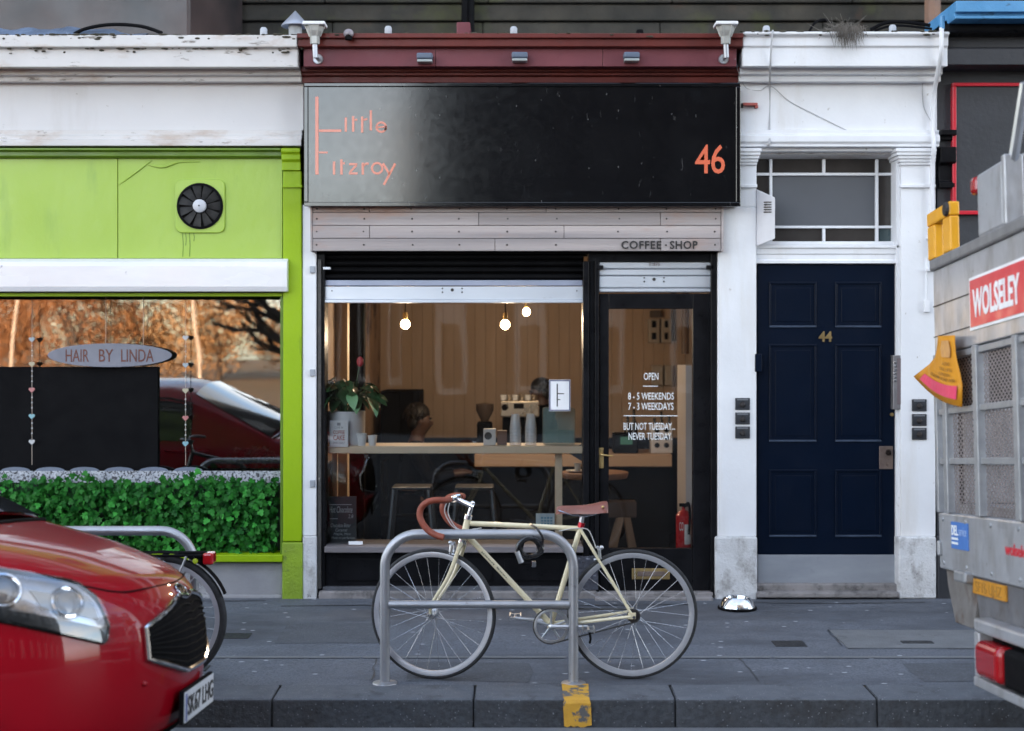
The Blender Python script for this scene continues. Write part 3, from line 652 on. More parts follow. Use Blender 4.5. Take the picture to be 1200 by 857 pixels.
def capital(px0, px1, par, flare):
    m = MB()
    for k, (g, a, b) in enumerate(((6, 173.4, 178), (5, 178, 182), (3.5, 182, 186), (2, 186, 190), (.8, 190, 193.5))):
        y = -.03 - .009 * g; m.bp(px0 - g * flare[0], a + .05, px1 + g * flare[1], b, y, .3)
    m.build('capital', white_paint, par, bevel=.005)
    MB().bp(px0, 193.7, px1, 217.8, -.02, .3).build('capital_neck', white_paint, par)
    MB().bp(px0 - 1, 216, px1 + 1, 220, -.035, -.0).build('astragal', white_paint, par, bevel=.004)
capital(863.6, 886.5, lp, (0, 1)); capital(1056, 1096, rp, (1, .3))
# reveal, transom light
MB().bp(886.7, 173.4, 1055, 177.5, .0, .35).build('soffit', white_paint, ent, bevel=.004)
MB().bp(1050.5, 177.5, 1055.3, 694, .02, .4).build('door_frame', white_paint, ent, bevel=.004)
MB().mould([(.06, 177.6), (.06, 181), (.11, 184), (.16, 186.5)], 887, 1051, back=.36).build('head_mould', cream_paint, ent, bevel=.003)
MB().mould([(.02, 287.5), (.02, 290.5), (.035, 291.5), (.035, 297.5), (.045, 298.5), (.045, 304), (.03, 305.5), (.03, 308.8)], 886.8, 1055, back=.36).build('transom', white_paint, ent, bevel=.002)
tw = MB().bp(886.8, 283, 1050, 287.4, .10, .22).build('transom_window', white_paint, ent, bevel=.003)
yb = .14
def bar(a, b, c, d): MB().bp(a, b, c, d, yb, yb + .04).build('glazing_bar', white_paint, tw, bevel=.003)
xs_ = (886.8, 902, 905, 964, 967.4, 1026, 1029.6, 1047)
bar(1046.5, 186.6, 1050.4, 282.9); bar(902, 186.6, 905.2, 282.9); bar(1026, 186.6, 1029.6, 282.9)
bar(887, 202.6, 901.9, 205.8); bar(905.3, 202.6, 1025.9, 205.8); bar(1029.7, 202.6, 1046.4, 205.8)
bar(887, 264.6, 901.9, 267.6); bar(905.3, 264.6, 1025.9, 267.6); bar(1029.7, 264.6, 1046.4, 267.6)
bar(964, 186.6, 967.4, 202.5); bar(964, 267.7, 967.4, 282.9)
frost = M('frosted_pane', (.10, .105, .12), (.085, .09, .10), 2, rough=.5, spec=.4)
darkp = M('leaded_pane', (.035, .03, .028), (.05, .045, .042), 6, rough=.16, bump=.2, bscale=8)
greenp = M('green_pane', (.05, .075, .08), rough=.3)
yq = yb + .02
for a, b, c, d, mt in ((887, 186.8, 901.8, 202.4, darkp), (905.4, 186.8, 963.8, 202.4, darkp), (967.6, 186.8, 1025.8, 202.4, darkp), (1029.8, 186.8, 1046.3, 202.4, darkp),
                       (887, 206, 901.8, 264.4, darkp), (905.4, 206, 1025.8, 264.4, frost), (1029.8, 206, 1046.3, 264.4, darkp),
                       (887, 267.8, 901.8, 282.8, darkp), (905.4, 267.8, 963.8, 282.8, darkp), (967.6, 267.8, 1025.8, 282.8, darkp), (1029.8, 267.8, 1046.3, 282.8, greenp)):
    MB().bp(a, b, c, d, yq, yq + .006).build('pane', mt, tw)
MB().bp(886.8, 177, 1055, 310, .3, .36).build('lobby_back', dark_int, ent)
# the door itself
yd = .06
dm = MB(); dm.bp(888, 310, 1050, 650, yd, yd + .05); door = dm.build('door', navy, ent, bevel=.003)
def dpanel(a, b, c, d):
    for (e, f, g, h) in ((a, b, c, b + 2.4), (a, d - 2.4, c, d), (a, b + 2.5, a + 2.2, d - 2.5), (c - 2.2, b + 2.5, c, d - 2.5)):
        MB().bp(e, f, g, h, yd - .010, yd - .0005).build('panel_moulding', navy_edge if f != e and (g - e) > (h - f) and f > b else navy, door, bevel=.003)
    MB().bp(a + 7, b + 7, c - 7, d - 7, yd - .004, yd - .0005).build('panel', navy, door, bevel=.003)
for a, b, c, d in ((901.5, 330.5, 957, 384), (979, 330.5, 1033, 384), (901.5, 403.5, 957, 518), (979, 403.5, 1033, 518), (901.5, 550.5, 957, 629.5), (979, 550.5, 1033, 629.5)): dpanel(a, b, c, d)
MB().bp(888, 650.4, 1051.6, 684, yd - .006, yd + .05).build('kick_plate', kick_m, door, bevel=.003)
tpx('44', brass, door, 959.2, 388.5, 975, 400.6, yd - .003, bold=.03, depth=.006)
MB().bp(1030.5, 523, 1046.5, 550, yd - .006, yd).build('lock_plate', old_brass, door, bevel=.003)
MB().lathe([(0, -.035), (.016, -.034), (.021, -.025), (.016, -.014), (.010, -.006), (.012, 0)], (X(1040, yd), yd - .006, Z(530, yd)), 'y', 18).build('knob', M('dark_knob', (.06, .045, .04), rough=.3, metal=.8), door, smooth=True)
MB().lathe([(0, -.008), (.008, -.007), (.010, 0)], (X(1040, yd), yd - .006, Z(544, yd)), 'y', 14).build('keyhole', old_brass, door, smooth=True)
MB().lathe([(0, -.010), (.011, -.009), (.014, 0)], (X(1045, yd), yd - .002, Z(486, yd)), 'y', 18).build('cylinder_lock', brass, door, smooth=True)
MB().bp(887, 684.4, 1052, 694, .0, .35).build('door_step', step_m, ent, bevel=.01)
MB().bp(887, 694.2, 1054, 701, -.07, .35).build('door_sill', step_m, ent, bevel=.01)

# ------------------------------------------------------------------ dark neighbour on the right
dk = thing('dark_shopfront', (X(1200), .1, 0), 'black painted shopfront with blue gutter beside the white entrance', 'shopfront')
slate = M('charcoal_paint', (.030, .032, .040), (.02, .022, .027), 4, rough=.5, bump=.2, bscale=30, stain=((.12, .12, .13), 30, .70, .74))
bluep = M('blue_gutter_paint', (.10, .30, .55), (.07, .24, .46), 5, rough=.4, bump=.2, stain=((.02, .03, .04), 12, .62, .70, (.4, 1, 1)))
MB().mould([(-.40, 1), (-.40, 14), (-.36, 15.5), (-.36, 18), (-.38, 18.6), (-.38, 22)], 1098.5, 1500, back=.3).build('gutter', bluep, dk, bevel=.005)
MB().mould([(-.2, 23), (-.24, 30), (-.24, 36), (-.26, 38)], 1098.5, 1500).build('eaves_board', black_paint, dk, bevel=.004)
MB().mould([(-.13, 39), (-.13, 56), (-.22, 57), (-.22, 76)], 1098.5, 1500).build('cornice', slate, dk, bevel=.004)
MB().bp(1098.5, 77, 1500, 300, .0, .35).build('fascia', slate, dk)
MB().mould([(-.08, 152), (-.08, 158), (-.04, 160), (-.04, 164)], 1098.6, 1117).build('bracket', black_paint, dk, bevel=.004)
MB().mould([(-.07, 172), (-.07, 190), (-.03, 194), (-.03, 212), (-.05, 214), (-.05, 220)], 1098.6, 1117).build('bracket', black_paint, dk, bevel=.004)
MB().bp(1098.5, 300, 1120, 628, .0, .35).build('pilaster', slate, dk, bevel=.006)
MB().bp(1098.5, 628.3, 1122, 706, -.03, .35).build('plinth', slate, dk, bevel=.01)
MB().bp(1120.3, 300, 1500, 706, .12, .35).build('wall', black_paint, dk)
rs = thing('red_framed_sign', (X(1180), -.02, Z(250)), 'dark sign board in a bright red frame above the truck', 'sign')
redp = M('red_frame_paint', (.55, .012, .03), (.47, .01, .025), 6, rough=.35, coat=.3)
MB().bp(1121, 101, 1400, 247, -.03, .0).build('panel', slate, rs)
for a, b, c, d in ((1116.5, 97, 1400, 101), (1116.5, 247, 1400, 251.5), (1116.5, 101.1, 1121, 246.9)): MB().bp(a, b, c, d, -.05, .0).build('frame', redp, rs, bevel=.004)
m = MB(); stroke(m, [(1191, 207), (1200, 178), (1230, 240)], 3.5, -.031, .002); m.build('lettering', vinyl, rs, fix=False)
# white down pipe with blue top
dp = thing('drain_pipe', (X(1094), -.06, 0), 'thin white painted drain pipe bending down beside the blue gutter', 'pipe')
yy = -.10
MB().tube([(X(1104, -.3), -.3, Z(19, -.3)), (X(1104, -.3), -.3, Z(34, -.3))], .017, 10).build('outlet', bluep, dp, smooth=True)
MB().tube(bez([(X(1103.5, -.3), -.3, Z(33, -.3)), (X(1103, -.3), -.3, Z(60, -.3)), (X(1099, -.2), -.2, Z(85, -.2)), (X(1094.5, -.07), -.075, Z(110, -.07)), (X(1093, -.06), -.06, Z(150, -.06)), (X(1092.5, -.07), -.105, Z(172, -.1)), (X(1092, -.05), -.06, Z(205, -.05)), (X(1091.5, -.04), -.045, Z(300, -.04))], 8), .0155, 10).build('pipe', white_paint, dp, smooth=True)
for py in (279, 316): MB().bp(1087.5, py - 1.5, 1096, py + 1.5, -.066, -.016).build('clip', white_paint, dp, bevel=.002)
MB().tube([(X(1086, -.03), -.03, Z(302)), (X(1086, -.03), -.03, Z(352))], .004).build('wire', white_paint, dp)
MB().bp(1083.5, 352, 1090, 366, -.045, -.016).build('connector', white_paint, dp, bevel=.004)
# thin wires on the white front
m = MB(); yw = -.024
m.tube(bez([(X(905, -.27), -.29, Z(36, -.28)), (X(904.6, -.29), -.287, Z(45, -.28)), (X(903, -.25), -.242, Z(75, -.25)), (X(902, -.1), -.10, Z(95, -.1)), (X(901.5), yw, Z(103)), (X(901), yw, Z(150)), (X(899), -.09, Z(168, -.09)), (X(897), -.06, Z(172))], 5), .006)
m.tube(bez([(X(861, -.2), -.22, Z(70, -.2)), (X(866, -.1), -.11, Z(88, -.1)), (X(874), yw, Z(104)), (X(890), yw, Z(107)), (X(902), yw - .008, Z(102)), (X(925), yw, Z(120)), (X(960), yw, Z(138)), (X(998), yw, Z(157))], 6), .0025)
m.tube(bez([(X(1080), yw, Z(98)), (X(1081), yw, Z(125)), (X(1091), yw, Z(145))], 6), .0025)
solo(m, 'cable_run', M('grey_cable', (.45, .45, .47), rough=.6), 'thin grey cables drooping across the white frieze above door', 'cable')

# moss and grit caught along the cornice tops
mossm = M('dark_moss', (.035, .034, .022), (.06, .05, .035), 30, rough=.95)
def moss(px0, px1, py, y, n, par, sd_):
    rng = random.Random(sd_); m = MB()
    for k in range(n):
        px = rng.uniform(px0, px1); r = rng.uniform(.004, .014); m.ball((X(px, y), y + rng.uniform(-.004, .03), Z(py, y) + r * .2 - (rng.uniform(0, .03) if rng.random() < .35 else 0)), r, (rng.uniform(.8, 2.4), .7, .6), 6, 4)
    o = m.build('moss', mossm, par, fix=False); o['kind'] = 'stuff'
moss(0, 355, 41, -.28, 170, sal, 1); moss(60, 130, 41, -.28, 60, sal, 4); moss(865, 1096, 37, -.28, 60, ent, 2); moss(356, 860, 39, -.29, 50, cof, 3); moss(0, 355, 57, -.262, 60, sal, 6)

for px, b in ((214, 301), (217.5, 288), (222, 301), (227, 283)):
    m = MB(); stroke(m, [(px, 273), (px + .8, (273 + b) / 2), (px + .2, b)], .9, .0, .0012); m.build('paint_drip', green_dark, sal, fix=False)
# ------------------------------------------------------------------ coffee shop interior
FZ = -.15
xl, xr = X(371), X(840) + .35
for k in range(29):                                           # plywood-clad back wall, board by board
    w = (xr - xl) / 29; a = xl + k * w; yy = 4.60 + random.uniform(-.0015, .0015)
    MB().box(a + .0012, a + w - .0012, yy, yy + .03, FZ, 2.75).build('wall_board', ply, cof)
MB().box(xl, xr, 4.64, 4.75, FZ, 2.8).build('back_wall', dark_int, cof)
MB().box(xl, xr, .2, 4.64, FZ - .1, FZ).build('interior_floor', floor_int, cof)
MB().box(xl, xr, .2, 4.64, 2.75, 2.85).build('interior_ceiling', M('ceiling_brown', (.30, .22, .15), rough=.8), cof)
old_wall = M('patchy_wall', (.42, .29, .19), (.30, .19, .12), 2.2, rough=.8, stain=((.10, .06, .045), 2.6, .50, .62), stain2=((.50, .38, .28), 6, .64, .7))
MB().box(xl - .1, xl, .2, 4.64, FZ, 2.75).build('side_wall', old_wall, cof)
MB().box(xr, xr + .1, .2, 4.64, FZ, 2.75).build('side_wall', M('pale_side_wall', (.50, .42, .36), (.42, .35, .30), 3, rough=.7), cof)
MB().box(X(840), xr, .301, .36, FZ, 2.75).build('front_return', M('pale_return', (.45, .40, .36), rough=.8), cof)
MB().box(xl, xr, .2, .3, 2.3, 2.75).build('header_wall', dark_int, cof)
MB().box(xl + .0, xl + .09, 1.0, 1.12, FZ, 2.75).build('wall_post', ply_pale, cof)
MB().box(xl + .0, xl + .16, 1.5, 1.62, FZ, 2.75).build('wall_post', dark_int, cof)
MB().box(X(840) - .13, X(840) - .02, .64, 1.15, FZ, 1.55).build('partition', M('pale_partition', (.52, .47, .44), (.46, .41, .38), 3, rough=.7), cof, bevel=.004)
def stand_at(px, py, y): return (X(px, y), y, Z(py, y))

MB().box(xl, xr, 4.57, 4.595, FZ, .80).build('darkening_board', dark_int, cof)  # black boards added so the room below the bar reads dark
MB().box(xl, xl + .015, .36, 4.57, FZ, .86).build('darkening_board', dark_int, cof)
# counter
ctr = thing('service_counter', (.6, 3.4, FZ), 'plywood topped service counter with black front deep inside coffee shop', 'counter')
ct = .74
MB().box(X(556, 3.1), X(840) + .05, 3.1, 3.8, ct - .11, ct).build('worktop', M('counter_ply', (.52, .36, .24), (.44, .29, .18), 3, rough=.5, stretch=(.3, 1, 2)), ctr, bevel=.006)
MB().box(X(560, 3.1), X(840) + .04, 3.2, 3.75, FZ, ct - .112).build('front_panel', dark_int, ctr)
# window bar
bar_t = thing('window_bar', (X(530, .3), .4, FZ), 'pale wooden bar shelf on one post just inside the coffee shop window', 'shelf')
zb = Z(523, .14); 
m = MB(); m.box(X(384, .14), X(684, .14), .14, .50, zb - .05, zb); m.build('board', ply_pale, bar_t, bevel=.004)
MB().box(X(650.5, .3), X(659, .3), .30, .35, FZ, zb - .05).build('post', ply_pale, bar_t, bevel=.003)
MB().box(X(386, .3), X(392, .3), .45, .50, FZ, zb - .05).build('post', ply_pale, bar_t, bevel=.003)
# pot plant
pc = (X(406, .29), .29, zb)
pp = thing('potted_anthurium', pc, 'leafy green plant with one red bloom in a pale grey pot', 'plant')
pr_ = 21.5 * 9.9 / FPX; ph = 39 * 9.9 / FPX
m = MB(); m.lathe([(0, 0), (pr_ * .93, 0), (pr_, .02), (pr_ * 1.02, ph), (pr_ * .95, ph), (pr_ * .93, ph - .03), (0, ph - .03)], pc, 'z', 32); m.build('pot', M('pot_glaze', (.72, .73, .76), (.66, .67, .70), 3, rough=.4), pp, smooth=True)
leaf_g = M('anthurium_leaf', (.05, .12, .045), (.03, .08, .03), 5, rough=.35, rand=.35)
def leaf_mesh(L_, W_, fold=.25, droop=.35, n=5):
    v = []; f = []
    for i in range(n + 1):
        t = i / n; w = W_ * math.sin(math.pi * min(1, t * .93 + .07)) ** .7 * (1 - .35 * t); z = -droop * L_ * t * t
        for j, s_ in enumerate((-1, 0, 1)): v.append((L_ * t, s_ * w, z + (fold * w if s_ else 0)))
    for i in range(n):
        for j in range(2): a = i * 3 + j; f.append((a, a + 1, a + 4, a + 3))
    return MB().add(v, f)
lm = leaf_mesh(.16, .055).build('leaf', leaf_g, None, smooth=True, fix=False); lm.parent = pp
first = True; random.seed(3)
for k in range(64):
    a = random.uniform(0, 6.28); el = random.uniform(-.1, 1.0); base = Vector((random.uniform(-.05, .05), random.uniform(-.05, .05), ph - .02))
    ln = random.uniform(.10, .24); tip = base + Vector((math.cos(a) * ln * (1.1 - .5 * el), math.sin(a) * ln * .6 * (1.1 - .5 * el), .05 + ln * (.35 + .6 * el)))
    if tip.x < -.10: tip.x = -.10 + random.uniform(0, .05)
    o = lm if first else place(lm, 'leaf', pp); first = False
    o.location = tip; o.rotation_euler = (random.uniform(-.5, .5), random.uniform(-.1, .7), a); s_ = random.uniform(.5, .95); o.scale = (s_, s_, s_)
    MB().tube(bez([Vector(pc) + base, Vector(pc) + (base + tip) / 2 + Vector((0, 0, .03)), Vector(pc) + tip], 4), .004, 5).build('stalk', leaf_g, pp)
fp = stand_at(422, 424, .27)
m = MB(); m.ball(fp, .03, (.8, .6, 1.2), 10, 6); m.build('bloom', M('red_bloom', (.55, .03, .05), rough=.4), pp, smooth=True)
MB().tube([fp, (pc[0] + .03, pc[1], pc[2] + ph - .02)], .004, 5).build('stalk', leaf_g, pp)
# window items
def card(name, px0, py0, px1, py1, y, mat, label, cat, tilt=.0, th=.004):
    z0 = Z(py1, y); m = MB(); m.box(X(px0, y), X(px1, y), y, y + th, z0, Z(py0, y))
    m.map(lambda p: Vector((p.x, p.y + (p.z - z0) * tilt, p.z)))
    t = thing(name, (X((px0 + px1) / 2, y), y, z0), label, cat); m.build('sheet', mat, t); return t
cd = card('poster_card', 386.3, 493, 408, 524, .125, paper, 'small white coffee poster propped against the grey plant pot', 'poster')
pink = M('faded_red_print', (.50, .20, .18), rough=.7); greyp = M('grey_print', (.35, .36, .40), rough=.7)
tpx('COFFEE', pink, cd, 390.5, 504.5, 404, 509, .124, depth=.0006, bold=.02); tpx('CAKE', pink, cd, 390.5, 510, 404, 516, .124, depth=.0006, bold=.02)
tpx('OPEN DAILY', greyp, cd, 390, 518, 404, 520.4, .124, depth=.0006); tpx('COME IN', greyp, cd, 392, 500, 402, 502.6, .124, depth=.0006)
MB().bp(395, 495.5, 399, 499, .1234, .124).build('print_motif', greyp, cd)
fc = card('menu_card', 643.5, 445.2, 668.5, 482, .094, paper, 'white card with tall thin initial stuck inside window above glass jar', 'card')
m = MB()
for a, b, c, d in ((643.8, 445.6, 668.2, 446.8), (643.8, 480.4, 668.2, 481.6), (643.8, 446.9, 645, 480.3), (667, 446.9, 668.2, 480.3)): m.bp(a, b, c, d, .0925, .094)
m.build('printed_border', M('indigo_print', (.07, .07, .16), rough=.6), fc)
m = MB(); stroke(m, [(653, 450), (653, 476.5)], 1.3, .0934, .001); stroke(m, [(653.4, 461.5), (661, 461.5)], 1.1, .0934, .001); stroke(m, [(653.4, 468.5), (656.6, 468.5)], .9, .0934, .001); m.build('initial', ink, fc, fix=False)
def cup(name, px, py0, py1, w, y, mat, label, cat, grp=None, zb_=None):
    c = (X(px, y), y, zb_ if zb_ is not None else Z(py1, y)); h = Z(py0, y) - c[2]; r = w / 2 * (CAM_D + y) / FPX
    m = MB(); m.lathe([(0, 0), (r * .72, 0), (r * .95, h * .93), (r, h * .94), (r, h), (r * .9, h), (r * .68, .01), (0, .01)], (0, 0, 0), 'z', 20)
    m.map(lambda p: p + Vector(c)); return solo(m, name, mat, label, cat, grp, smooth=True)
cupw = M('white_cup', (.80, .81, .82), rough=.4)
cup('paper_cup', 424, 508, 523, 12.4, .2, cupw, 'taller white paper cup beside the grey plant pot', 'cup', None, zb)
cup('paper_cup', 436.5, 510.3, 523, 11.4, .2, cupw, 'shorter white paper cup, right one of the pair by plant pot', 'cup', None, zb)
clearp = M('clear_plastic', (.80, .83, .86), (.7, .73, .76), 8, rough=.12, rvar=.04, alpha=.42)
for px, lab in ((604, 'left stack of clear plastic cups on the window bar'), (622, 'right stack of clear plastic cups next to the glass jar')):
    cc = (X(px, .25), .25, zb); t = thing('cup_stack', cc, lab, 'cups', 'plastic cup stacks on window bar')
    z = 0
    for k in range(6):
        r0 = .040; h = .105; m = MB(); zz = zb + z
        m.lathe([(r0 * .98, 0), (r0 * 1.04, .005), (r0 * .98, .012), (r0 * .72, h), (0, h)], (cc[0], cc[1], zz), 'z', 20); m.build('cup', clearp, t, smooth=True)
        z += .022
jr = thing('glass_jar', stand_at(655, 523, .42), 'square glass water dispenser jar at the right end of window bar', 'jar')
gj = M('greenish_glass', (.36, .50, .49), rough=.06, rvar=.02, alpha=.34)
x0, x1 = X(636, .24), X(674.5, .24); m = MB(); m.box(x0, x1, .24, .40, zb, Z(478, .24)); m.build('body', gj, jr, bevel=.02, seg=3)
MB().box(x0 + .012, x1 - .012, .252, .388, zb + .012, zb + .10).build('water', M('water_in_jar', (.14, .28, .27), rough=.05, alpha=.5), jr)
MB().lathe([(0, 0), (.07, 0), (.07, .02), (0, .02)], ((x0 + x1) / 2, .32, Z(478, .24) + .001), 'z', 20).build('lid', gj, jr, smooth=True)
def small_box(name, px0, py0, px1, y, mat, label, cat, dp_=.1, zb_=zb):
    t = thing(name, (X((px0 + px1) / 2, y), y, zb_), label, cat); MB().box(X(px0, y), X(px1, y), y, y + dp_, zb_, Z(py0, y)).build('carton', mat, t, bevel=.004); return t
kb = small_box('kettle_scale', 566.5, 503, 581, .24, M('white_case', (.62, .60, .58), rough=.5), 'small white box with a dark round dial on window bar', 'box')
MB().lathe([(0, -.004), (.022, -.004), (.026, 0)], (X(572, .24), .24, Z(511, .24)), 'y', 18).build('dial', ink, kb)
small_box('brown_carton', 582.5, 505, 594, .26, M('brown_card', (.16, .08, .05), rough=.7), 'small brown carton beside the white dial box', 'carton')
# leaning dark slate at the right end
m = MB(); y0 = .19; m.prism([(X(664.5, y0), Z(530, y0)), (X(684, y0), Z(519, y0)), (X(684, y0), Z(542, y0))], y0, y0 + .012); solo(m, 'slate_corner', M('blue_slate', (.035, .042, .06), rough=.5), 'dark slate corner poking out beside the black mullion', 'board')
# chalkboard on the sill
zs = Z(641, .20)
cb = thing('chalkboard', (X(400, .17), .17, zs), 'small chalkboard with handwritten hot chocolate price leaning in window corner', 'chalkboard')
y0 = .17
MB().box(X(383.5, y0), X(417.5, y0), y0, y0 + .012, zs, Z(582, y0)).build('board', M('chalk_slate', (.012, .016, .022), (.02, .024, .03), 9, rough=.6), cb)
chalk = M('chalk', (.45, .48, .50), rough=.9)
for s_, a, b, c, d in (('Hot Chocolate', 386, 593.5, 413, 601), ('2.8', 408, 603, 414, 607.5), ('Chocolate Bitter', 387.5, 613.5, 411, 618), ('Caramel', 393, 619.5, 407, 623), ('Maple, Mint', 391, 624.5, 411, 628), ('Made to perfection', 388.5, 629, 415.5, 632.5)):
    tpx(s_, chalk, cb, a, b, c, d, y0 - .0002, depth=.0008, shear=.2)
m = MB()
for a, b, py in ((386, 412, 591.5), (386.5, 396, 608)): stroke(m, [(a, py), (b, py)], .7, y0 - .0002, .0008)
m.build('chalk_rule', chalk, cb, fix=False)
card('price_slip', 408.5, 634.5, 425, 638.4, .02, paper, 'little white slip lying on the sill beside the chalkboard', 'paper')
nc = card('notice_card', 628, 602, 650, 618, .25, M('pale_blue_card', (.55, .66, .72), rough=.6), 'pale blue notice card standing in window behind bicycle top tube', 'card', .05)
m = MB()
for i in range(3):
    for j in range(4): m.bp(634 + j * 3.6, 606 + i * 3.4, 636.6 + j * 3.6, 608.2 + i * 3.4, .2488, .25)
m.build('printed_grid', M('blue_print', (.16, .36, .50), rough=.6), nc)
# bar stools
def stool(px, py, y, label):
    c = (X(px, y), y, FZ); h = Z(py, y) - FZ; t = thing('bar_stool', c, label, 'stool', 'metal stools at window bar')
    mt = M('stool_metal', (.04, .045, .05), (.07, .075, .08), 8, rough=.4, metal=.5) if 'stool_metal' not in bpy.data.materials else bpy.data.materials['stool_metal']
    MB().box(c[0] - .14, c[0] + .14, y - .14, y + .14, FZ + h - .02, FZ + h).build('seat', mt, t, bevel=.015)
    for sx in (-1, 1):
        for sy in (-1, 1):
            MB().tube([(c[0] + sx * .125, y + sy * .125, FZ + h - .02), (c[0] + sx * .20, y + sy * .20, FZ)], .016, 6).build('leg', mt, t)
    for sx in (-1, 1): MB().tube([(c[0] + sx * .172, y - .172, FZ + .28), (c[0] + sx * .172, y + .172, FZ + .28)], .008, 6).build('stretcher', mt, t)
    for sy in (-1, 1): MB().tube([(c[0] - .172, y + sy * .172, FZ + .28), (c[0] + .172, y + sy * .172, FZ + .28)], .008, 6).build('stretcher', mt, t)
stool(483, 569, .78, 'grey metal stool under window bar, left of the handlebars'); stool(556, 569, .85, 'grey metal stool under window bar, directly behind the handlebars')
# round table, saucer, cup, trestle
tb = thing('round_cafe_table', (X(692, 1.1), 1.1, FZ), 'round wooden table edge seen past the door mullion', 'table')
tz = Z(553, 1.1)
MB().lathe([(0, -.045), (.24, -.045), (.25, -.02), (.25, 0), (0, 0)], (X(697, 1.1), 1.1, tz), 'z', 32).build('top', M('table_wood', (.36, .20, .12), (.28, .15, .09), 4, rough=.45, stretch=(.4, 3, 1)), tb, bevel=.004)
MB().tube([(X(697, 1.1), 1.1, tz - .045), (X(697, 1.1), 1.1, FZ)], .03, 10).build('column', dark_int, tb, smooth=True)
MB().lathe([(0, 0), (.2, 0), (.19, .02), (0, .03)], (X(697, 1.1), 1.1, FZ), 'z', 24).build('foot', dark_int, tb)
m = MB(); m.lathe([(0, 0), (.045, 0), (.075, .012), (.075, .016), (0, .008)], (X(675, 1.05), 1.05, tz), 'z', 20); solo(m, 'saucer', cupw, 'pale saucer on the round wooden table', 'saucer', smooth=True)
cup('coffee_cup', 677, 543, 551, 9, 1.05, M('grey_cup', (.5, .54, .56), rough=.4), 'small grey coffee cup on saucer behind the mullion', 'cup', None, tz + .012)
tr = thing('trestle_stool', (X(722, 1.0), 1.0, FZ), 'chunky timber trestle with splayed legs seen through the door glass', 'trestle')
wd = M('trestle_timber', (.44, .30, .19), (.36, .23, .14), 3, rough=.6, stretch=(2, 2, .4), rand=.1)
zt = Z(588, .95)
MB().box(X(690, .95), X(746, .95), .95, 1.1, Z(607, .95), zt).build('beam', M('dark_timber', (.13, .085, .06), rough=.6), tr, bevel=.01)
for a, b in ((728, 705), (735, 752)):
    for y0 in (.955, 1.075):
        m = MB(); w = .024
        m.prism([(X(a, .95) - w, Z(606, .95)), (X(a, .95) + w, Z(606, .95)), (X(b, .95) + w * 1.5, FZ), (X(b, .95) - w * 1.5, FZ)], y0, y0 + .02); m.build('leg', wd, tr, bevel=.003)
# fire extinguisher hung on the side wall
ex = thing('fire_extinguisher', (X(803, .55), .55, Z(642, .55)), 'red fire extinguisher with white label behind the door glass', 'extinguisher')
ec = (X(801, .55), .55); redx = M('extinguisher_red', (.55, .02, .025), rough=.3, coat=.4)
r = 9 * 10.05 / FPX; z0, z1 = Z(642, .55), Z(599, .55)
MB().lathe([(0, 0), (r, 0), (r, z1 - z0 - .03), (r * .6, z1 - z0), (.012, z1 - z0 + .01), (.012, z1 - z0 + .03), (0, z1 - z0 + .03)], (ec[0], ec[1], z0), 'z', 24).build('cylinder', redx, ex, smooth=True)
MB().ring([(r + .001, .03), (r + .001, .17)], (ec[0], ec[1], z0), 'z', 10, closed=False, arc=(R(270), R(335))).build('instruction_label', vinyl, ex, fix=False)
tpx('CO', vinyl, ex, 796, 612, 801, 622, ec[1] - r * .99)
MB().tube(bez([(ec[0], ec[1], z1 + .02), (ec[0] + .03, ec[1] - .03, z1 + .06), (ec[0] + .04, ec[1] - .04, z1 - .02), (ec[0] + .03, ec[1] - .05, z0 + .1)], 5), .009, 7).build('hose', black_matt, ex, smooth=True)
MB().box(ec[0] - .03, ec[0] + .04, ec[1] - .008, ec[1] + .008, z1 + .03, z1 + .055).build('handle', black_matt, ex, bevel=.004)
# bulbs
warm = bpy.data.materials.new('lit_bulb'); warm.use_nodes = True
pb = warm.node_tree.nodes['Principled BSDF']; pb.inputs['Emission Color'].default_value = (1, .62, .30, 1); pb.inputs['Emission Strength'].default_value = 6; pb.inputs['Base Color'].default_value = (1, .9, .7, 1)
for px, py, y, r, lab in ((475, 380, 1.5, .036, 'lit bare bulb hanging over the left of the window'), (592, 380.5, 1.5, .036, 'lit bare bulb hanging at the window middle, lower of two'), (617, 365.5, 2.2, .031, 'lit bare bulb hanging highest and farthest back')):
    c = stand_at(px, py, y); t = thing('pendant_bulb', c, lab, 'bulb', 'bare bulbs hanging in coffee shop')
    MB().ball(c, r, (1, 1, 1.05), 20, 14).build('globe', warm, t, smooth=True)
    MB().lathe([(0, .095), (.016, .09), (.019, .06), (.019, .036), (.012, .03)], c, 'z', 14).build('socket', brass, t, smooth=True)
    MB().tube([(c[0], c[1], c[2] + .09), (c[0], c[1], 2.75)], .004, 6).build('flex', black_matt, t)
    ld = bpy.data.lights.new('bulb_light', 'POINT'); ld.energy = 2.1; ld.color = (1, .76, .52); ld.shadow_soft_size = .05
    lo = bpy.data.objects.new('bulb_light', ld); COL.objects.link(lo); lo.parent = t; lo.location = (0, -.0, -r - .055)
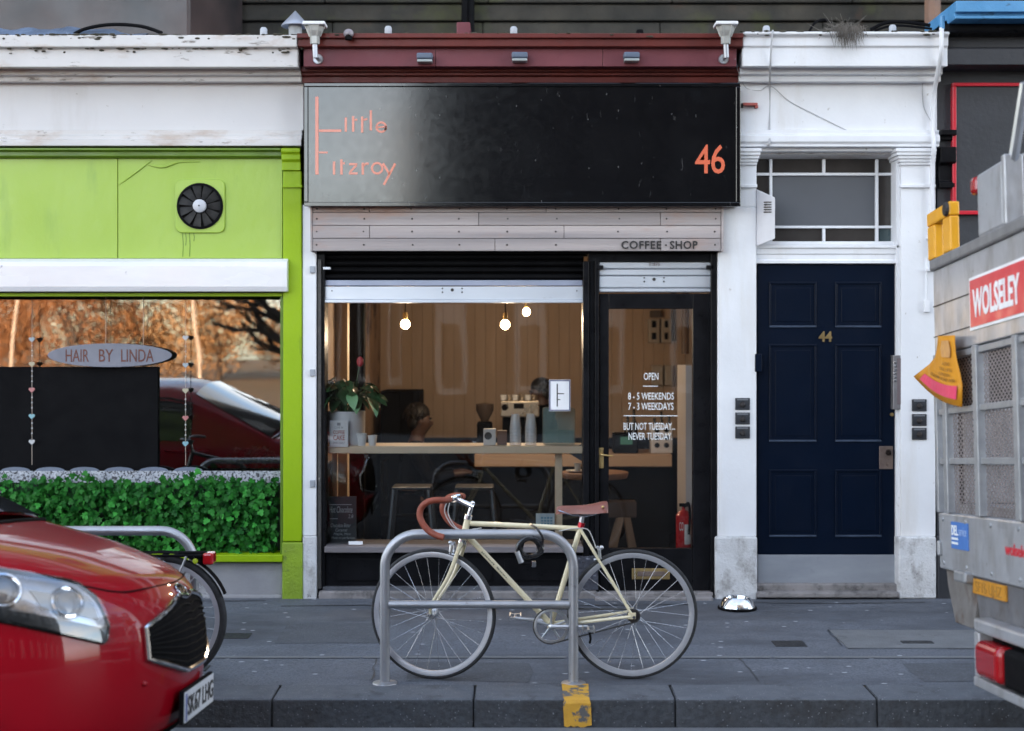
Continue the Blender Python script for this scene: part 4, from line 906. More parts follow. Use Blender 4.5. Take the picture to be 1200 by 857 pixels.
# espresso machine and counter clutter
em = thing('espresso_machine', (X(607, 3.3), 3.3, ct), 'steel espresso machine with round gauge on the back counter', 'machine')
y0 = 3.25; a, b = X(586, y0), X(632, y0)
stm = M('machine_steel', (.42, .38, .32), (.36, .32, .27), 5, rough=.3, metal=.8)
MB().box(a, b, y0, y0 + .4, Z(489, y0), Z(470, y0)).build('body', stm, em, bevel=.012)
MB().box(a + .02, b - .02, y0 + .12, y0 + .4, ct, Z(489, y0)).build('back_panel', black_matt, em)
MB().box(a, b, y0 + .02, y0 + .4, ct, ct + .06).build('drip_tray', stm, em, bevel=.005)
MB().lathe([(0, -.01), (.028, -.01), (.03, 0)], (X(591.5, y0), y0, Z(477.5, y0)), 'y', 20).build('gauge', black_matt, em)
MB().box(X(602, y0), X(614, y0), y0 - .006, y0, Z(479, y0), Z(473, y0)).build('display', black_matt, em)
for px in (603, 618):
    MB().lathe([(0, -.07), (.03, -.07), (.034, 0)], (X(px, y0), y0 + .07, Z(490, y0)), 'z', 14).build('group_head', chrome, em, smooth=True)
    MB().tube([(X(px, y0), y0 + .05, Z(499, y0)), (X(px, y0), y0 - .12, Z(501, y0))], .012).build('portafilter', black_matt, em)
for k, px in enumerate((590, 597, 604, 612, 619, 626)):
    MB().lathe([(0, 0), (.025, 0), (.033, .05), (.028, .05)], (X(px, y0), y0 + .15, Z(470, y0) + .001), 'z', 12).build('warming_cup', stm if k % 2 else cupw, em, smooth=True)
gr = thing('coffee_grinder', stand_at(568, 530, 3.3), 'dark coffee grinder with hopper left of the espresso machine', 'grinder')
gx = X(568, 3.3)
MB().box(gx - .07, gx + .07, 3.25, 3.42, ct, ct + .28).build('body', black_matt, gr, bevel=.02)
MB().lathe([(.03, 0), (.08, .10), (.08, .16), (0, .17)], (gx, 3.33, ct + .28), 'z', 16).build('hopper', M('smoky_hopper', (.08, .06, .05), rough=.2), gr, smooth=True)
tl = thing('card_till', stand_at(731, 529, 3.25), 'black till with small green screen seen through the door', 'till')
MB().box(X(719, 3.2), X(748, 3.2), 3.2, 3.4, ct, Z(508, 3.2)).build('case', black_matt, tl, bevel=.012)
MB().box(X(727, 3.2), X(741, 3.2), 3.194, 3.2, Z(521, 3.2), Z(512, 3.2)).build('screen', M('green_screen', (.05, .11, .085), rough=.2, emit=((.2, .6, .4), .012)), tl)
wbx = thing('mixer_unit', stand_at(775, 529, 3.25), 'white box with rows of dark knobs on the counter end', 'box')
MB().box(X(763, 3.25), X(788, 3.25), 3.25, 3.4, ct, Z(498, 3.25)).build('case', M('white_case_two', (.60, .58, .57), rough=.5), wbx, bevel=.006)
for i in range(3):
    for j in range(2): MB().lathe([(0, -.01), (.02, -.01), (.024, 0)], (X(770 + j * 11, 3.25), 3.25, Z(504 + i * 9, 3.25)), 'y', 12).build('knob', black_matt, wbx)
# shelf of dark bottles above counter, fuse boxes, pipe
for k, (px, h) in enumerate(((735, .22), (742, .28), (766, .2), (774, .26), (783, .22))):
    c = (X(px, 3.7), 3.62, ct); hh = h + .1; m = MB(); m.lathe([(0, 0), (.035, 0), (.035, hh * .6), (.012, hh * .78), (.012, hh), (0, hh)], c, 'z', 14)
    solo(m, 'syrup_bottle', M('dark_bottle', (.02, .018, .016), rough=.15) if 'dark_bottle' not in bpy.data.materials else bpy.data.materials['dark_bottle'], ('shorter dark bottle left of the till, leftmost on the counter', 'taller dark bottle just left of the lettering on door', 'dark bottle behind left edge of the white knob box', 'tallest dark bottle behind the middle of white knob box', 'dark bottle behind right edge of the white knob box')[k], 'bottle', 'dark bottles at the back of counter', smooth=True)
fb = thing('fuse_board', stand_at(774, 405, 4.5), 'cluster of grey fuse boxes high on the plywood wall', 'fuse box')
fbm = M('fuse_grey', (.40, .36, .31), (.34, .30, .26), 5, rough=.5); yf = 4.50
for a, b, c, d in ((760, 374, 773, 402), (775, 374, 787, 402), (764, 428, 777, 452), (779, 428, 788, 452)):
    p_ = MB().bp(a, b, c, d, yf, 4.596).build('box', fbm, fb, bevel=.008)
    if b < 400:
        for e in (380, 394): MB().bp(a + 4, e - 4, c - 4, e + 4, yf - .012, yf).build('switch', black_matt, p_, bevel=.004)
MB().bp(762, 364, 775, 372, 4.52, 4.596).build('conduit_box', M('dark_conduit', (.09, .07, .055), rough=.6), fb, bevel=.01)
MB().tube(bez([(X(790, 4.5), 4.56, Z(300, 4.5)), (X(789, 4.5), 4.56, Z(372, 4.5)), (X(790, 4.5), 4.56, Z(400, 4.5))], 4), .018, 6).build('conduit', M('dark_conduit2', (.10, .08, .06), rough=.6), fb)
pp2 = MB().tube([(X(803, 3.5), 3.5, 2.75), (X(803, 3.5), 3.5, Z(415, 3.5))], .035, 10); solo(pp2, 'wall_pipe', M('brown_pipe', (.12, .08, .06), rough=.5), 'dark pipe dropping down the wall right of the fuse boxes', 'pipe', smooth=True)
# dark cabinet and chair shapes at left of the room
cbn = thing('tall_cabinet', (X(470, 3.9), 3.9, FZ), 'tall black cabinet standing behind the seated person', 'cabinet')
MB().box(X(446, 3.8), X(492, 3.8), 3.8, 4.4, FZ, Z(458, 3.8)).build('carcass', dark_int, cbn, bevel=.01)
MB().box(X(448, 3.79), X(468.6, 3.79), 3.785, 3.80, FZ + .05, Z(460, 3.79)).build('door', black_matt, cbn, bevel=.004); MB().box(X(469.4, 3.79), X(490, 3.79), 3.785, 3.80, FZ + .05, Z(460, 3.79)).build('door', black_matt, cbn, bevel=.004)
# ------------------------------------------------------------------ people inside
def skin_mesh(name, nodes, edges, mat, parent, sub=2, root=None):
    idx = {k: i for i, k in enumerate(nodes)}
    me = bpy.data.meshes.new(name); me.from_pydata([n_[0] for n_ in nodes.values()], [(idx[a], idx[b]) for a, b in edges], [])
    me.materials.append(mat); o = bpy.data.objects.new(name, me); COL.objects.link(o); o.parent = parent
    md = o.modifiers.new('skin', 'SKIN'); md.use_smooth_shade = True
    for i, n_ in enumerate(nodes.values()):
        sv = me.skin_vertices[0].data[i]; rr_ = n_[1]; sv.radius = (rr_, rr_) if not isinstance(rr_, tuple) else rr_; sv.use_root = (i == 0)
    o.modifiers.new('sub', 'SUBSURF').levels = sub; o.modifiers['sub'].render_levels = sub
    return o
def person(loc, rz, label, J, hairc, shirt, trouser):
    t = thing('person', loc, label, 'person'); t.rotation_euler = (0, 0, rz); ORG[t.name] = Vector((0, 0, 0))
    sk = bpy.data.materials.get('skin_tone') or M('skin_tone', (.085, .045, .033), (.07, .038, .028), 6, rough=.5)
    N = {}; E = []
    def nd(k, p, r, frm=None):
        N[k] = (p, r)
        if frm: E.append((frm, k))
    pv, ch, nk, hd = J['pelvis'], J['chest'], J['neck'], J['head']
    nd('pelvis', pv, .13); nd('waist', tuple((a + b) / 2 for a, b in zip(pv, ch)), .12, 'pelvis'); nd('chest', ch, .13, 'waist'); nd('neck', nk, .055, 'chest')
    nd('jaw', (hd[0] + .01, hd[1], hd[2] - .06), .068, 'neck'); nd('skull', (hd[0] - .005, hd[1], hd[2] + .03), .088, 'jaw'); nd('crown', (hd[0] - .01, hd[1], hd[2] + .09), .06, 'skull')
    nd('nose', (hd[0] + .105, hd[1], hd[2] - .02), .012, 'jaw')
    for s_ in ('l', 'r'):
        sg_ = 1 if s_ == 'l' else -1
        nd('sh' + s_, (ch[0], sg_ * .17, ch[2] + .08), .055, 'chest'); nd('el' + s_, J['el' + s_], .042, 'sh' + s_); nd('wr' + s_, J['wr' + s_], .027, 'el' + s_)
        d = (Vector(J['wr' + s_]) - Vector(J['el' + s_])).normalized(); w = Vector(J['wr' + s_]); pl_ = w + d * .06; nd('pa' + s_, tuple(pl_), .032, 'wr' + s_)
        q = d.cross(Vector((0, 0, 1))); q = q.normalized() if q.length > .1 else Vector((0, 1, 0))
        for i, ln in enumerate((.06, .075, .08, .072, .058)):
            a_ = pl_ + q * (i - 2) * .017 + d * (.02 if i else -.01); b_ = a_ + d * ln * .6 + q * ((-.03) if i == 0 else 0); c_ = b_ + d * ln * .4 + Vector((0, 0, -.015))
            nd(f'f{s_}{i}', tuple(b_), .008, 'pa' + s_); nd(f'g{s_}{i}', tuple(c_), .0075, f'f{s_}{i}')
        nd('hp' + s_, (pv[0], sg_ * .09, pv[2] - .03), .085, 'pelvis'); nd('kn' + s_, J['kn' + s_], .06, 'hp' + s_); nd('an' + s_, J['an' + s_], .04, 'kn' + s_)
        an = J['an' + s_]; nd('toe' + s_, (an[0] + .15, an[1], an[2] - .045), .035, 'an' + s_)
    skin_mesh('body', N, E, sk, t)
    sub = lambda ks, gr_: {k: (N[k][0], N[k][1] + gr_) for k in ks}
    ks = ['waist', 'pelvis', 'chest', 'shl', 'ell', 'wrl', 'shr', 'elr', 'wrr']
    n2 = sub(ks, .014); n2['collar'] = (tuple((a * .4 + b * .6) for a, b in zip(N['chest'][0], N['neck'][0])), .085)
    skin_mesh('shirt', n2, [e for e in E if e[0] in ks and e[1] in ks] + [('chest', 'collar')], shirt, t)
    ks = ['pelvis', 'hpl', 'knl', 'anl', 'hpr', 'knr', 'anr']; skin_mesh('trousers', sub(ks, .018), [e for e in E if e[0] in ks and e[1] in ks], trouser, t)
    m = MB(); m.ball((hd[0] - .03, hd[1], hd[2] + .055), .105, (1, .92, .95), 18, 12); m.ball((hd[0] - .06, hd[1], hd[2] - .01), .085, (.8, 1, 1.1), 14, 10)
    rng = random.Random(len(label))
    for k in range(260):                                      # loose locks break up the outline of the hair
        a = rng.uniform(0, 6.28); e = rng.uniform(-.1, 1.5); d = Vector((math.cos(a) * math.cos(e), math.sin(a) * math.cos(e), math.sin(e)))
        if d.x > .55 and d.z < .55: continue
        p = Vector((hd[0] - .03, hd[1], hd[2] + .05)) + Vector((d.x * .103, d.y * .095, d.z * .098)); q = p + d * .012 + Vector((-.02, rng.uniform(-.02, .02), rng.uniform(-.06, -.02)))
        m.tube([p - d * .01, (p + q) / 2 + d * .012, q], [.008, .007, .002], 4, cap=False)
    m.build('hair', hairc, t, smooth=True)
    for sg_ in (1, -1):
        MB().ball((hd[0] + .078, hd[1] + sg_ * .032, hd[2] + .012), .012, (1, 1, .7), 8, 6).build('eye', ink, t); MB().ball((hd[0] - .005, hd[1] + sg_ * .088, hd[2] - .01), .028, (.7, .35, 1.1), 8, 6).build('ear', sk, t)
    MB().ball((hd[0] + .07, hd[1], hd[2] - .065), .02, (.5, 1.1, .3), 8, 5).build('mouth', M('lip', (.30, .12, .10), rough=.5) if 'lip' not in bpy.data.materials else bpy.data.materials['lip'], t)
    return t
hair_k = M('black_hair', (.012, .01, .009), rough=.5); cloth_k = M('black_cloth', (.006, .006, .007), rough=.95, spec=.05); cloth_b = M('dark_denim', (.008, .009, .013), rough=.95, spec=.05)
person((X(486, 3.0), 3.0, FZ), 0, 'person in dark clothes seated in profile facing right, black hair', dict(pelvis=(-.06, 0, .50), chest=(0, 0, .88), neck=(.03, 0, 1.07), head=(.06, 0, 1.20), ell=(.14, .22, .70), wrl=(.36, .12, .73), elr=(.14, -.22, .70), wrr=(.36, -.12, .73), knl=(.38, .12, .50), anl=(.36, .12, .08), knr=(.38, -.12, .50), anr=(.40, -.12, .08)), hair_k, cloth_k, cloth_b)
sc_ = thing('cafe_chair', (X(480, 3.0), 3.0, FZ), 'plain dark cafe chair under the seated person', 'chair')
cx = X(480, 3.0)
MB().box(cx - .22, cx + .2, 2.8, 3.2, FZ + .36, FZ + .39).build('seat', dark_int, sc_, bevel=.01); MB().box(cx - .24, cx - .21, 2.8, 3.2, FZ + .5, FZ + .85).build('backrest', dark_int, sc_, bevel=.01)
for sx in (-.2, .17):
    for sy in (2.82, 3.16): MB().box(cx + sx, cx + sx + .03, sy, sy + .03, FZ, FZ + (.5 if sx < 0 else .36)).build('leg', dark_int, sc_)
bar_p = person((X(641, 4.05), 4.05, FZ), R(200), 'barista in black behind counter, mostly hidden by the white card', dict(pelvis=(0, 0, .92), chest=(.03, 0, 1.28), neck=(.06, 0, 1.44), head=(.10, 0, 1.52), ell=(.12, .26, 1.08), wrl=(.34, .16, 1.04), elr=(.12, -.26, 1.08), wrr=(.34, -.16, 1.04), knl=(.02, .11, .50), anl=(0, .11, .08), knr=(.02, -.11, .50), anr=(0, -.11, .08)), hair_k, cloth_k, cloth_k); bar_p.scale = (.93, .93, .93)

# ------------------------------------------------------------------ salon window display
hd_ = thing('ivy_screen', (X(150, .3), .3, Z(652, .2)), 'dense artificial ivy screen filling the bottom of the salon window', 'plants')
ivy = M('ivy_leaf', (.045, .25, .035), (.014, .12, .022), 9, rough=.4, spec=.12, rand=.5)
def ivy_leaf(sz):
    o = [(0, .0), (.34, -.12), (.48, .22), (.30, .36), (.34, .62), (.08, .66), (0, 1.0), (-.08, .66), (-.34, .62), (-.30, .36), (-.48, .22), (-.34, -.12)]
    v = [(a * sz, -.10 * sz * (abs(a) * 2 - .4), b * sz) for a, b in o] + [(0, -.02 * sz, .35 * sz)]
    return v, [(i, (i + 1) % 12, 12) for i in range(12)]
lv, lf = ivy_leaf(.044); lm = MB().add(lv, lf).build('leaf', ivy, hd_, fix=False)
random.seed(11); big = MB(); cnt = 0
o_h = org(hd_); lm.data.transform(Matrix.Translation(o_h))
for k in range(4200):
    near = random.random() < .22; y = random.uniform(.0, .05) if near else random.uniform(.04, .15)
    px = random.uniform(-150, 324); top = 563 + 3 * math.sin(px * .05) + random.uniform(-6, 9)
    py = random.uniform(top, 655); p = Vector((X(px, y), y, Z(py, y)))
    rot = (random.uniform(-1.0, .5), random.uniform(-2.6, 2.6), random.uniform(-.8, .8)); s_ = random.uniform(.55, 1.4)
    if near and cnt < 300 and px > -10:
        o = lm if cnt == 0 else place(lm, 'leaf', hd_); cnt += 1; o.location = p - o_h; o.rotation_euler = rot; o.scale = (s_,) * 3
    else:
        mt = Matrix.LocRotScale(p, __import__('mathutils').Euler(rot), Vector((s_,) * 3)); big.add([mt @ Vector(q) for q in lv], lf)
fo = big.build('foliage', ivy, hd_, fix=False); fo['kind'] = 'stuff'
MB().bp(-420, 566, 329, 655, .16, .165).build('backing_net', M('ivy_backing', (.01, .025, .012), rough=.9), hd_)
# lace edge with scallops above the ivy
lace = M('lace_white', (.55, .57, .62), (.35, .37, .42), 50, rough=.9, bump=.6, bscale=120, stain=((.06, .06, .07), 70, .50, .56))
lc = thing('lace_curtain', (X(150, .4), .4, Z(650, .4)), 'white lace half curtain with scalloped top behind the ivy', 'curtain')
v = []; n = 220; yc = .178
for i in range(n + 1):
    px = -200 + (529) * i / n; a = 552
    v += [(X(px, yc), yc + .004 * math.sin(px * .35), Z(655, yc)), (X(px, yc), yc + .004 * math.sin(px * .35), Z(a, yc))]
MB().add(v, [(2 * i, 2 * i + 2, 2 * i + 3, 2 * i + 1) for i in range(n)]).build('cloth', lace, lc, fix=False)
gb = M('grey_blue_scallop', (.16, .19, .26), rough=.5)
for k in range(-2, 6):
    cxp = 18 + k * 40.5
    m = MB(); m.prism([(X(cxp + 17 * math.cos(R(a)), .23), Z(552 - 4.5 * math.sin(R(a)), .23)) for a in range(0, 181, 15)], .23, .24); m.build('scallop', gb, lc)
# oval sign on two threads
ov = thing('oval_sign', stand_at(128, 429, .22), 'grey oval hanging plaque with stitched salon name lettering', 'sign')
y0 = .22; m = MB(); m.prism([(X(128.5 + 73 * math.cos(R(a)), y0), Z(416.5 + 14 * math.sin(R(a)), y0)) for a in range(0, 360, 8)], y0, y0 + .012); m.build('plaque', M('oval_board', (.21, .215, .26), (.17, .175, .215), 8, rough=.6), ov, bevel=.003)
stitch = M('brown_stitch', (.16, .06, .045), rough=.8)
for w_, a, b in (('HAIR', 77, 104), ('BY', 116, 132.5), ('LINDA', 142, 180)): tpx(w_, stitch, ov, a, 409.5, b, 424, y0 - .0004, depth=.002)
th_m = M('pale_thread', (.5, .42, .36), rough=.8)
for px in (124, 168): MB().tube([(X(px, .24), .24, Z(346, .24)), (X(px, .24), .24, Z(428, .24))], .0022, 5).build('thread', th_m, ov)
# strings of hearts
hc = [(.34, .40, .45), (.45, .40, .28), (.45, .17, .17), (.22, .42, .48), (.5, .5, .52)]
hm = [M(f'heart_{i}', c, rough=.45) for i, c in enumerate(hc)]
def heart(m, x, y, z, s_):
    pts = []
    for i in range(20):
        a = 2 * math.pi * i / 20; pts.append((x + s_ * .0625 * 16 * math.sin(a) ** 3, z + s_ * .0625 * (13 * math.cos(a) - 5 * math.cos(2 * a) - 2 * math.cos(3 * a) - math.cos(4 * a))))
    m.prism(pts, y - s_ * .25, y + s_ * .25)
for px, ys_, lab in ((37.5, (398, 427, 457, 488, 518), 'string of five pastel hearts at the far left of salon window'), (217.5, (396, 428, 458, 490, 520), 'string of five pastel hearts right of the oval plaque')):
    y0 = .22; t = thing('heart_string', stand_at(px, 545, y0), lab, 'ornament', 'heart strings in salon window')
    MB().tube([(X(px, y0), y0, Z(350, y0)), (X(px, y0), y0, Z(545, y0))], .002, 5).build('cord', th_m, t)
    for k, py in enumerate(ys_):
        m = MB(); heart(m, X(px, y0), y0 - .002, Z(py, y0), .021); m.build('heart', hm[(k + (px > 100) * 4) % 5], t, bevel=.003)
        for d in (10, 16, 22):
            if k: MB().ball((X(px, y0), y0, Z(py - d, y0)), .006, n=8, m=6).build('bead', hm[4], t)
for px in (319,): pass
# small round table, dark bush and coat stand in the salon
st = thing('salon_table', (X(220, 1.4), 1.4, 0), 'small round glass topped table inside the dark salon', 'table')
tz2 = Z(527, 1.4)
MB().lathe([(0, -.012), (.17, -.012), (.17, 0), (0, 0)], (X(219, 1.4), 1.4, tz2), 'z', 28).build('top', M('blue_glass_top', (.14, .20, .27), rough=.12), st)
MB().tube([(X(219, 1.4), 1.4, tz2 - .01), (X(219, 1.4), 1.4, .02)], .02, 8).build('column', chrome, st, smooth=True); MB().lathe([(0, .02), (.15, .02), (.14, .04), (0, .05)], (X(219, 1.4), 1.4, 0), 'z', 24).build('foot', chrome, st)
bt = thing('dried_plant', stand_at(295, 556, .6), 'dusty dark bushy plant in the right corner of salon window', 'plant')
dl = M('dusty_leaf', (.06, .07, .05), (.03, .035, .025), 8, rough=.7); m = MB(); random.seed(5)
for k in range(420):
    a = random.uniform(0, 6.28); r_ = random.random() ** .5; p = Vector((X(295, .6) + .24 * r_ * math.cos(a), .6 + .12 * math.sin(a) * r_, Z(560, .6) + random.random() * .24 * (1 - .5 * r_ * r_)))
    mt = Matrix.LocRotScale(p, __import__('mathutils').Euler((random.uniform(-2, 2), random.uniform(-2, 2), random.uniform(-3, 3))), Vector((.55,) * 3)); m.add([mt @ Vector(q) for q in lv], lf)
f_ = m.build('foliage', dl, bt, fix=False); f_['kind'] = 'stuff'
MB().lathe([(0, 0), (.09, 0), (.12, .14), (.11, .14), (.09, .02), (0, .02)], (X(295, .6), .6, Z(575, .6)), 'z', 20).build('pot', dark_int, bt, smooth=True)

bp2 = thing('black_blocking_panel', stand_at(92, 552, .32), 'plain black panel added before the salon glass to block reflections at left', 'panel')
MB().bp(-420, 430, 185, 560, .27, .285).build('board', black_matt, bp2, bevel=.004)  # black board added before the glass to hide the reflections there
# ------------------------------------------------------------------ small fittings on the fronts
def wall_lamp(px, label):
    y = -.34; t = thing('wall_lamp', (X(px, y), y, Z(68, y)), label, 'lamp', 'solar lamps on the coffee shop cornice')
    c = X(px, y); g = M('lamp_grey', (.42, .42, .40), (.34, .34, .32), 8, rough=.4, metal=.3) if 'lamp_grey' not in bpy.data.materials else bpy.data.materials['lamp_grey']
    MB().box(c - .072, c + .072, y - .06, y + .07, Z(31, y), Z(27, y)).build('cap', white_paint, t, bevel=.006)
    m = MB(); za, zb_, zc = Z(31.2, y), Z(43, y), Z(52, y)
    m.lathe([(.058, za), (.05, (za + zb_) / 2), (.032, zb_), (.030, zc)], (c, y, 0), 'z', 6); m.build('head', g, t)
    for k in range(6): 
        a = 2 * math.pi * k / 6; MB().tube([(c + .06 * math.cos(a), y + .06 * math.sin(a), za), (c + .034 * math.cos(a), y + .034 * math.sin(a), zb_)], .005, 5).build('rib', g, t)
    MB().tube([(c, y, zc), (c + .004, y, Z(68, y))], .017, 10).build('stem', stainless, t, smooth=True)
    MB().tube([(c + .004, y, Z(65, y)), (c + .004, -.215, Z(65, y))], .012, 8).build('arm', stainless, t)
    MB().lathe([(0, -.012), (.03, -.012), (.034, 0)], (c + .004, -.2155, Z(65, y)), 'y', 16).build('mount', stainless, t)
wall_lamp(369, 'grey solar lamp at the left end of the maroon cornice'); wall_lamp(850.5, 'grey solar lamp at the right end of the maroon cornice')
spot_m = M('blue_grey_lamp', (.10, .13, .19), (.07, .09, .13), 9, rough=.45)
for px, py, lab in ((497.5, 66.5, 'left of three small downlights on the maroon band'), (609, 65.5, 'middle of three small downlights on the maroon band'), (740.5, 65.5, 'right of three small downlights on the maroon band')):
    y = -.30; t = thing('sign_downlight', stand_at(px, py, y), lab, 'lamp', 'downlights over the black sign')
    MB().bp(px - 9.5, py - 5, px + 9.5, py + 2.5, y, -.216).build('housing', spot_m, t, bevel=.012, seg=3)
    MB().bp(px - 9, py + 2.7, px + 9, py + 6, y + .004, -.22).build('lens', M('lamp_lens', (.35, .38, .38), rough=.2) if 'lamp_lens' not in bpy.data.materials else bpy.data.materials['lamp_lens'], t, bevel=.006)
# alarm camera on left of maroon cornice
y = -.31; t = thing('dome_sensor', stand_at(408, 45, y), 'small round dark sensor at the top left of maroon cornice', 'sensor')
MB().ball(stand_at(408.5, 39.5, y), .034, (1, .8, .9), 14, 10).build('dome', M('sensor_glass', (.25, .22, .24), rough=.15), t, smooth=True); MB().lathe([(0, 0), (.022, 0), (.026, .035), (0, .035)], stand_at(408.5, 47, y), 'z', 12).build('base', black_matt, t, smooth=True)
# roof clutter
y = .1; t = thing('vent_cowl', stand_at(345.5, 40, y), 'grey conical vent cowl on the roof above the two shopfronts', 'vent')
MB().lathe([(0, Z(12.5, y)), (.095, Z(30.5, y)), (.092, Z(31.5, y)), (0, Z(27, y))], (X(346, y), y, 0), 'z', 28).build('cone', M('zinc', (.50, .53, .60), (.42, .45, .52), 5, rough=.4, metal=.6), t, smooth=True)
MB().lathe([(.045, Z(29, y)), (.045, Z(44, y))], (X(346, y), y, 0), 'z', 20).build('flue', M('flue_grey', (.36, .37, .38), rough=.6), t, smooth=True)
capm = M('pale_cap', (.40, .42, .46), rough=.5)
for px, py, lab in ((309, 36, 'small pale roof stopper left of the vent cowl'), (455, 34.5, 'small pale roof stopper above left part of the maroon cornice'), (602, 35, 'small pale roof stopper above the middle of maroon cornice'), (898, 34, 'small pale roof stopper above left end of white cornice'), (1046, 33, 'small pale roof stopper above right end of white cornice')):
    y = -.12; m = MB(); c = stand_at(px, py + 4, y); m.lathe([(0, .045), (.016, .042), (.024, .03), (.024, 0), (.02, -.03)], c, 'z', 14); solo(m, 'roof_stopper', capm, lab, 'roof cap', 'pale caps along the roof edge', smooth=True)
y = -.1; m = MB(); m.bp(535, 26, 551, 42, y, .1); solo(m, 'roof_upstand', maroon_flat, 'pinkish block standing on the maroon cornice', 'block', bevel=.006)
m = MB(); m.bp(746, 34, 754, 42, -.1, -.05); solo(m, 'roof_vent_pipe', black_matt, 'stubby black pipe end on the maroon cornice', 'pipe', bevel=.01)
sheet = M('blue_tarp', (.12, .17, .26), (.05, .07, .11), 6, rough=.5, bump=.8, bscale=20, stain=((.5, .52, .56), 9, .62, .7))
v = []; n = 40
for i in range(n + 1):
    px = -100 + 270 * i / n; h = 33.5 + 2.0 * math.sin(i * .9) + random.uniform(-1, 1) + (max(0, i - 30) * .7)
    v += [(X(px, -.05), -.10, Z(42, -.1)), (X(px, -.05), .02, Z(min(h, 41), .02)), (X(px, -.05), .5, Z(41, .02))]
m = MB().add(v, [(3 * i + k, 3 * i + 3 + k, 3 * i + 4 + k, 3 * i + 1 + k) for i in range(n) for k in range(2)]); solo(m, 'roof_sheeting', sheet, 'crumpled blue grey sheeting on the roof edge at far left', 'sheeting', fix=False)
m = MB(); y = -.05
m.tube(bez([stand_at(82, 43, y), stand_at(100, 34, y), stand_at(130, 29, y), stand_at(165, 31, y), stand_at(190, 39, y)], 6), .012, 7); solo(m, 'roof_cable', black_matt, 'black cable humped over the cream cornice at upper left', 'cable', smooth=True)
for P_, r_, lab in ((((948, 38), (955, 27), (966, 23), (975, 28)), .008, 'small black cable loop left of the dry grass tuft'), (((1020, 35), (1038, 27), (1060, 26), (1090, 30)), .012, 'thicker black cable above white cornice running to blue gutter'), (((1025, 36), (1050, 30), (1092, 34)), .008, 'thin lower black cable above white cornice near blue gutter')):
    m = MB(); m.tube(bez([stand_at(a_, b_, y) for a_, b_ in P_], 6), r_, 6); solo(m, 'roof_cable', black_matt, lab, 'cable', smooth=True)
nest = MB(); random.seed(9)
for k in range(330):
    px = random.gauss(989, 9); b = stand_at(px, 35 + random.uniform(-3, 4), -.27 + random.uniform(-.02, .1)); L_ = random.uniform(.05, .12)
    d = Vector((random.uniform(-1, 1), random.uniform(-.3, .2), random.uniform(-.8, .5))).normalized() * L_
    if px > 980 and random.random() < .5: d = Vector((random.uniform(-.3, .3), random.uniform(-.25, -.05), -1)).normalized() * random.uniform(.04, .13); b = (b[0], -.295, b[2])
    nest.tube([b, tuple(Vector(b) + d)], [.0022, .0008], 3, cap=False)
ns = solo(nest, 'dry_grass_tuft', M('dry_grass', (.17, .15, .13), (.10, .09, .08), 20, rough=.9), 'tuft of dry grass hanging over the white cornice', 'grass tuft', fix=False)
# red nozzle, alarm box, bells, intercom
t = thing('red_bracket', stand_at(878, 125, -.05), 'little red metal bracket on white frieze right of the sign', 'bracket')
rm = M('faded_red_metal', (.45, .10, .08), rough=.5)
MB().bp(871, 120.5, 888, 123.5, -.06, -.022).build('bar', rm, t, bevel=.002); MB().bp(885, 123.6, 888.5, 126.5, -.06, -.022).build('hook', rm, t, bevel=.002); MB().bp(869, 121, 871, 126, -.05, -.022).build('stub', nail_m, t)
ab = thing('alarm_box', stand_at(897, 288, -.1), 'white angular alarm box with louvres left of the transom window', 'alarm box')
y = -.03; w_m = M('white_plastic', (.66, .66, .70), rough=.35)
x0, x1 = X(886.8, y), X(908, y)
m = MB()
f_ = [(X(887, y), -.03, Z(222, y)), (X(908, -.12), -.12, Z(231.5, -.12)), (X(908, -.12), -.12, Z(280, -.12)), (X(887, y), -.03, Z(288.5, y))]
b_ = [(X(887, y), .09, Z(222, y)), (X(907, .09), .05, Z(233, .05)), (X(907, .09), .05, Z(279, .05)), (X(887, y), .09, Z(288.5, y))]
m.add(f_ + b_, [(0, 1, 2, 3), (7, 6, 5, 4), (0, 4, 5, 1), (1, 5, 6, 2), (2, 6, 7, 3), (3, 7, 4, 0)]); m.build('case', w_m, ab, bevel=.004)
for k in range(5):
    py = 236.5 + k * 2.9; ya = -.03 - .09 * (10 / 21) ; yb2 = -.03 - .09 * (17.5 / 21)
    m = MB(); q = [(X(895, ya), ya - .003, Z(py, ya)), (X(904, yb2), yb2 - .003, Z(py, yb2)), (X(904, yb2), yb2 - .003, Z(py + 1.2, yb2)), (X(895, ya), ya - .003, Z(py + 1.2, ya))]
    m.add(q + [(a, b + .006, c) for a, b, c in q], [(0, 1, 2, 3), (7, 6, 5, 4), (0, 4, 5, 1), (1, 5, 6, 2), (2, 6, 7, 3), (3, 7, 4, 0)]); m.build('louvre', nail_m, ab)
bell_m = M('bell_plate', (.035, .038, .045), (.055, .058, .066), 12, rough=.45, metal=.4)
for px, pys, side in ((870.3, (473.5, 490.5, 507), 'left'), (1077.5, (475, 492.3, 508.5), 'right')):
    for k, py in enumerate(pys):
        t = thing('door_bell', stand_at(px, py + 7, -.03), f'{("top", "middle", "bottom")[k]} square black doorbell plate on the white pilaster {side} of the navy door', 'doorbell', f'doorbells {side} of the navy door')
        MB().bp(px - 8.6, py - 7, px + 8.6, py + 7, -.026, -.0155).build('plate', bell_m, t, bevel=.003)
        MB().bp(px - 6.5, py - 6, px + 6.5, py - 4.2, -.0275, -.0262).build('name_slot', M('slot_grey', (.16, .17, .19), rough=.4) if 'slot_grey' not in bpy.data.materials else bpy.data.materials['slot_grey'], t)
        MB().lathe([(0, -.018), (.012, -.015), (.017, -.006), (.02, 0)], (X(px, -.026), -.026, Z(py + 1, -.026)), 'y', 16).build('button', nail_m, t, smooth=True)
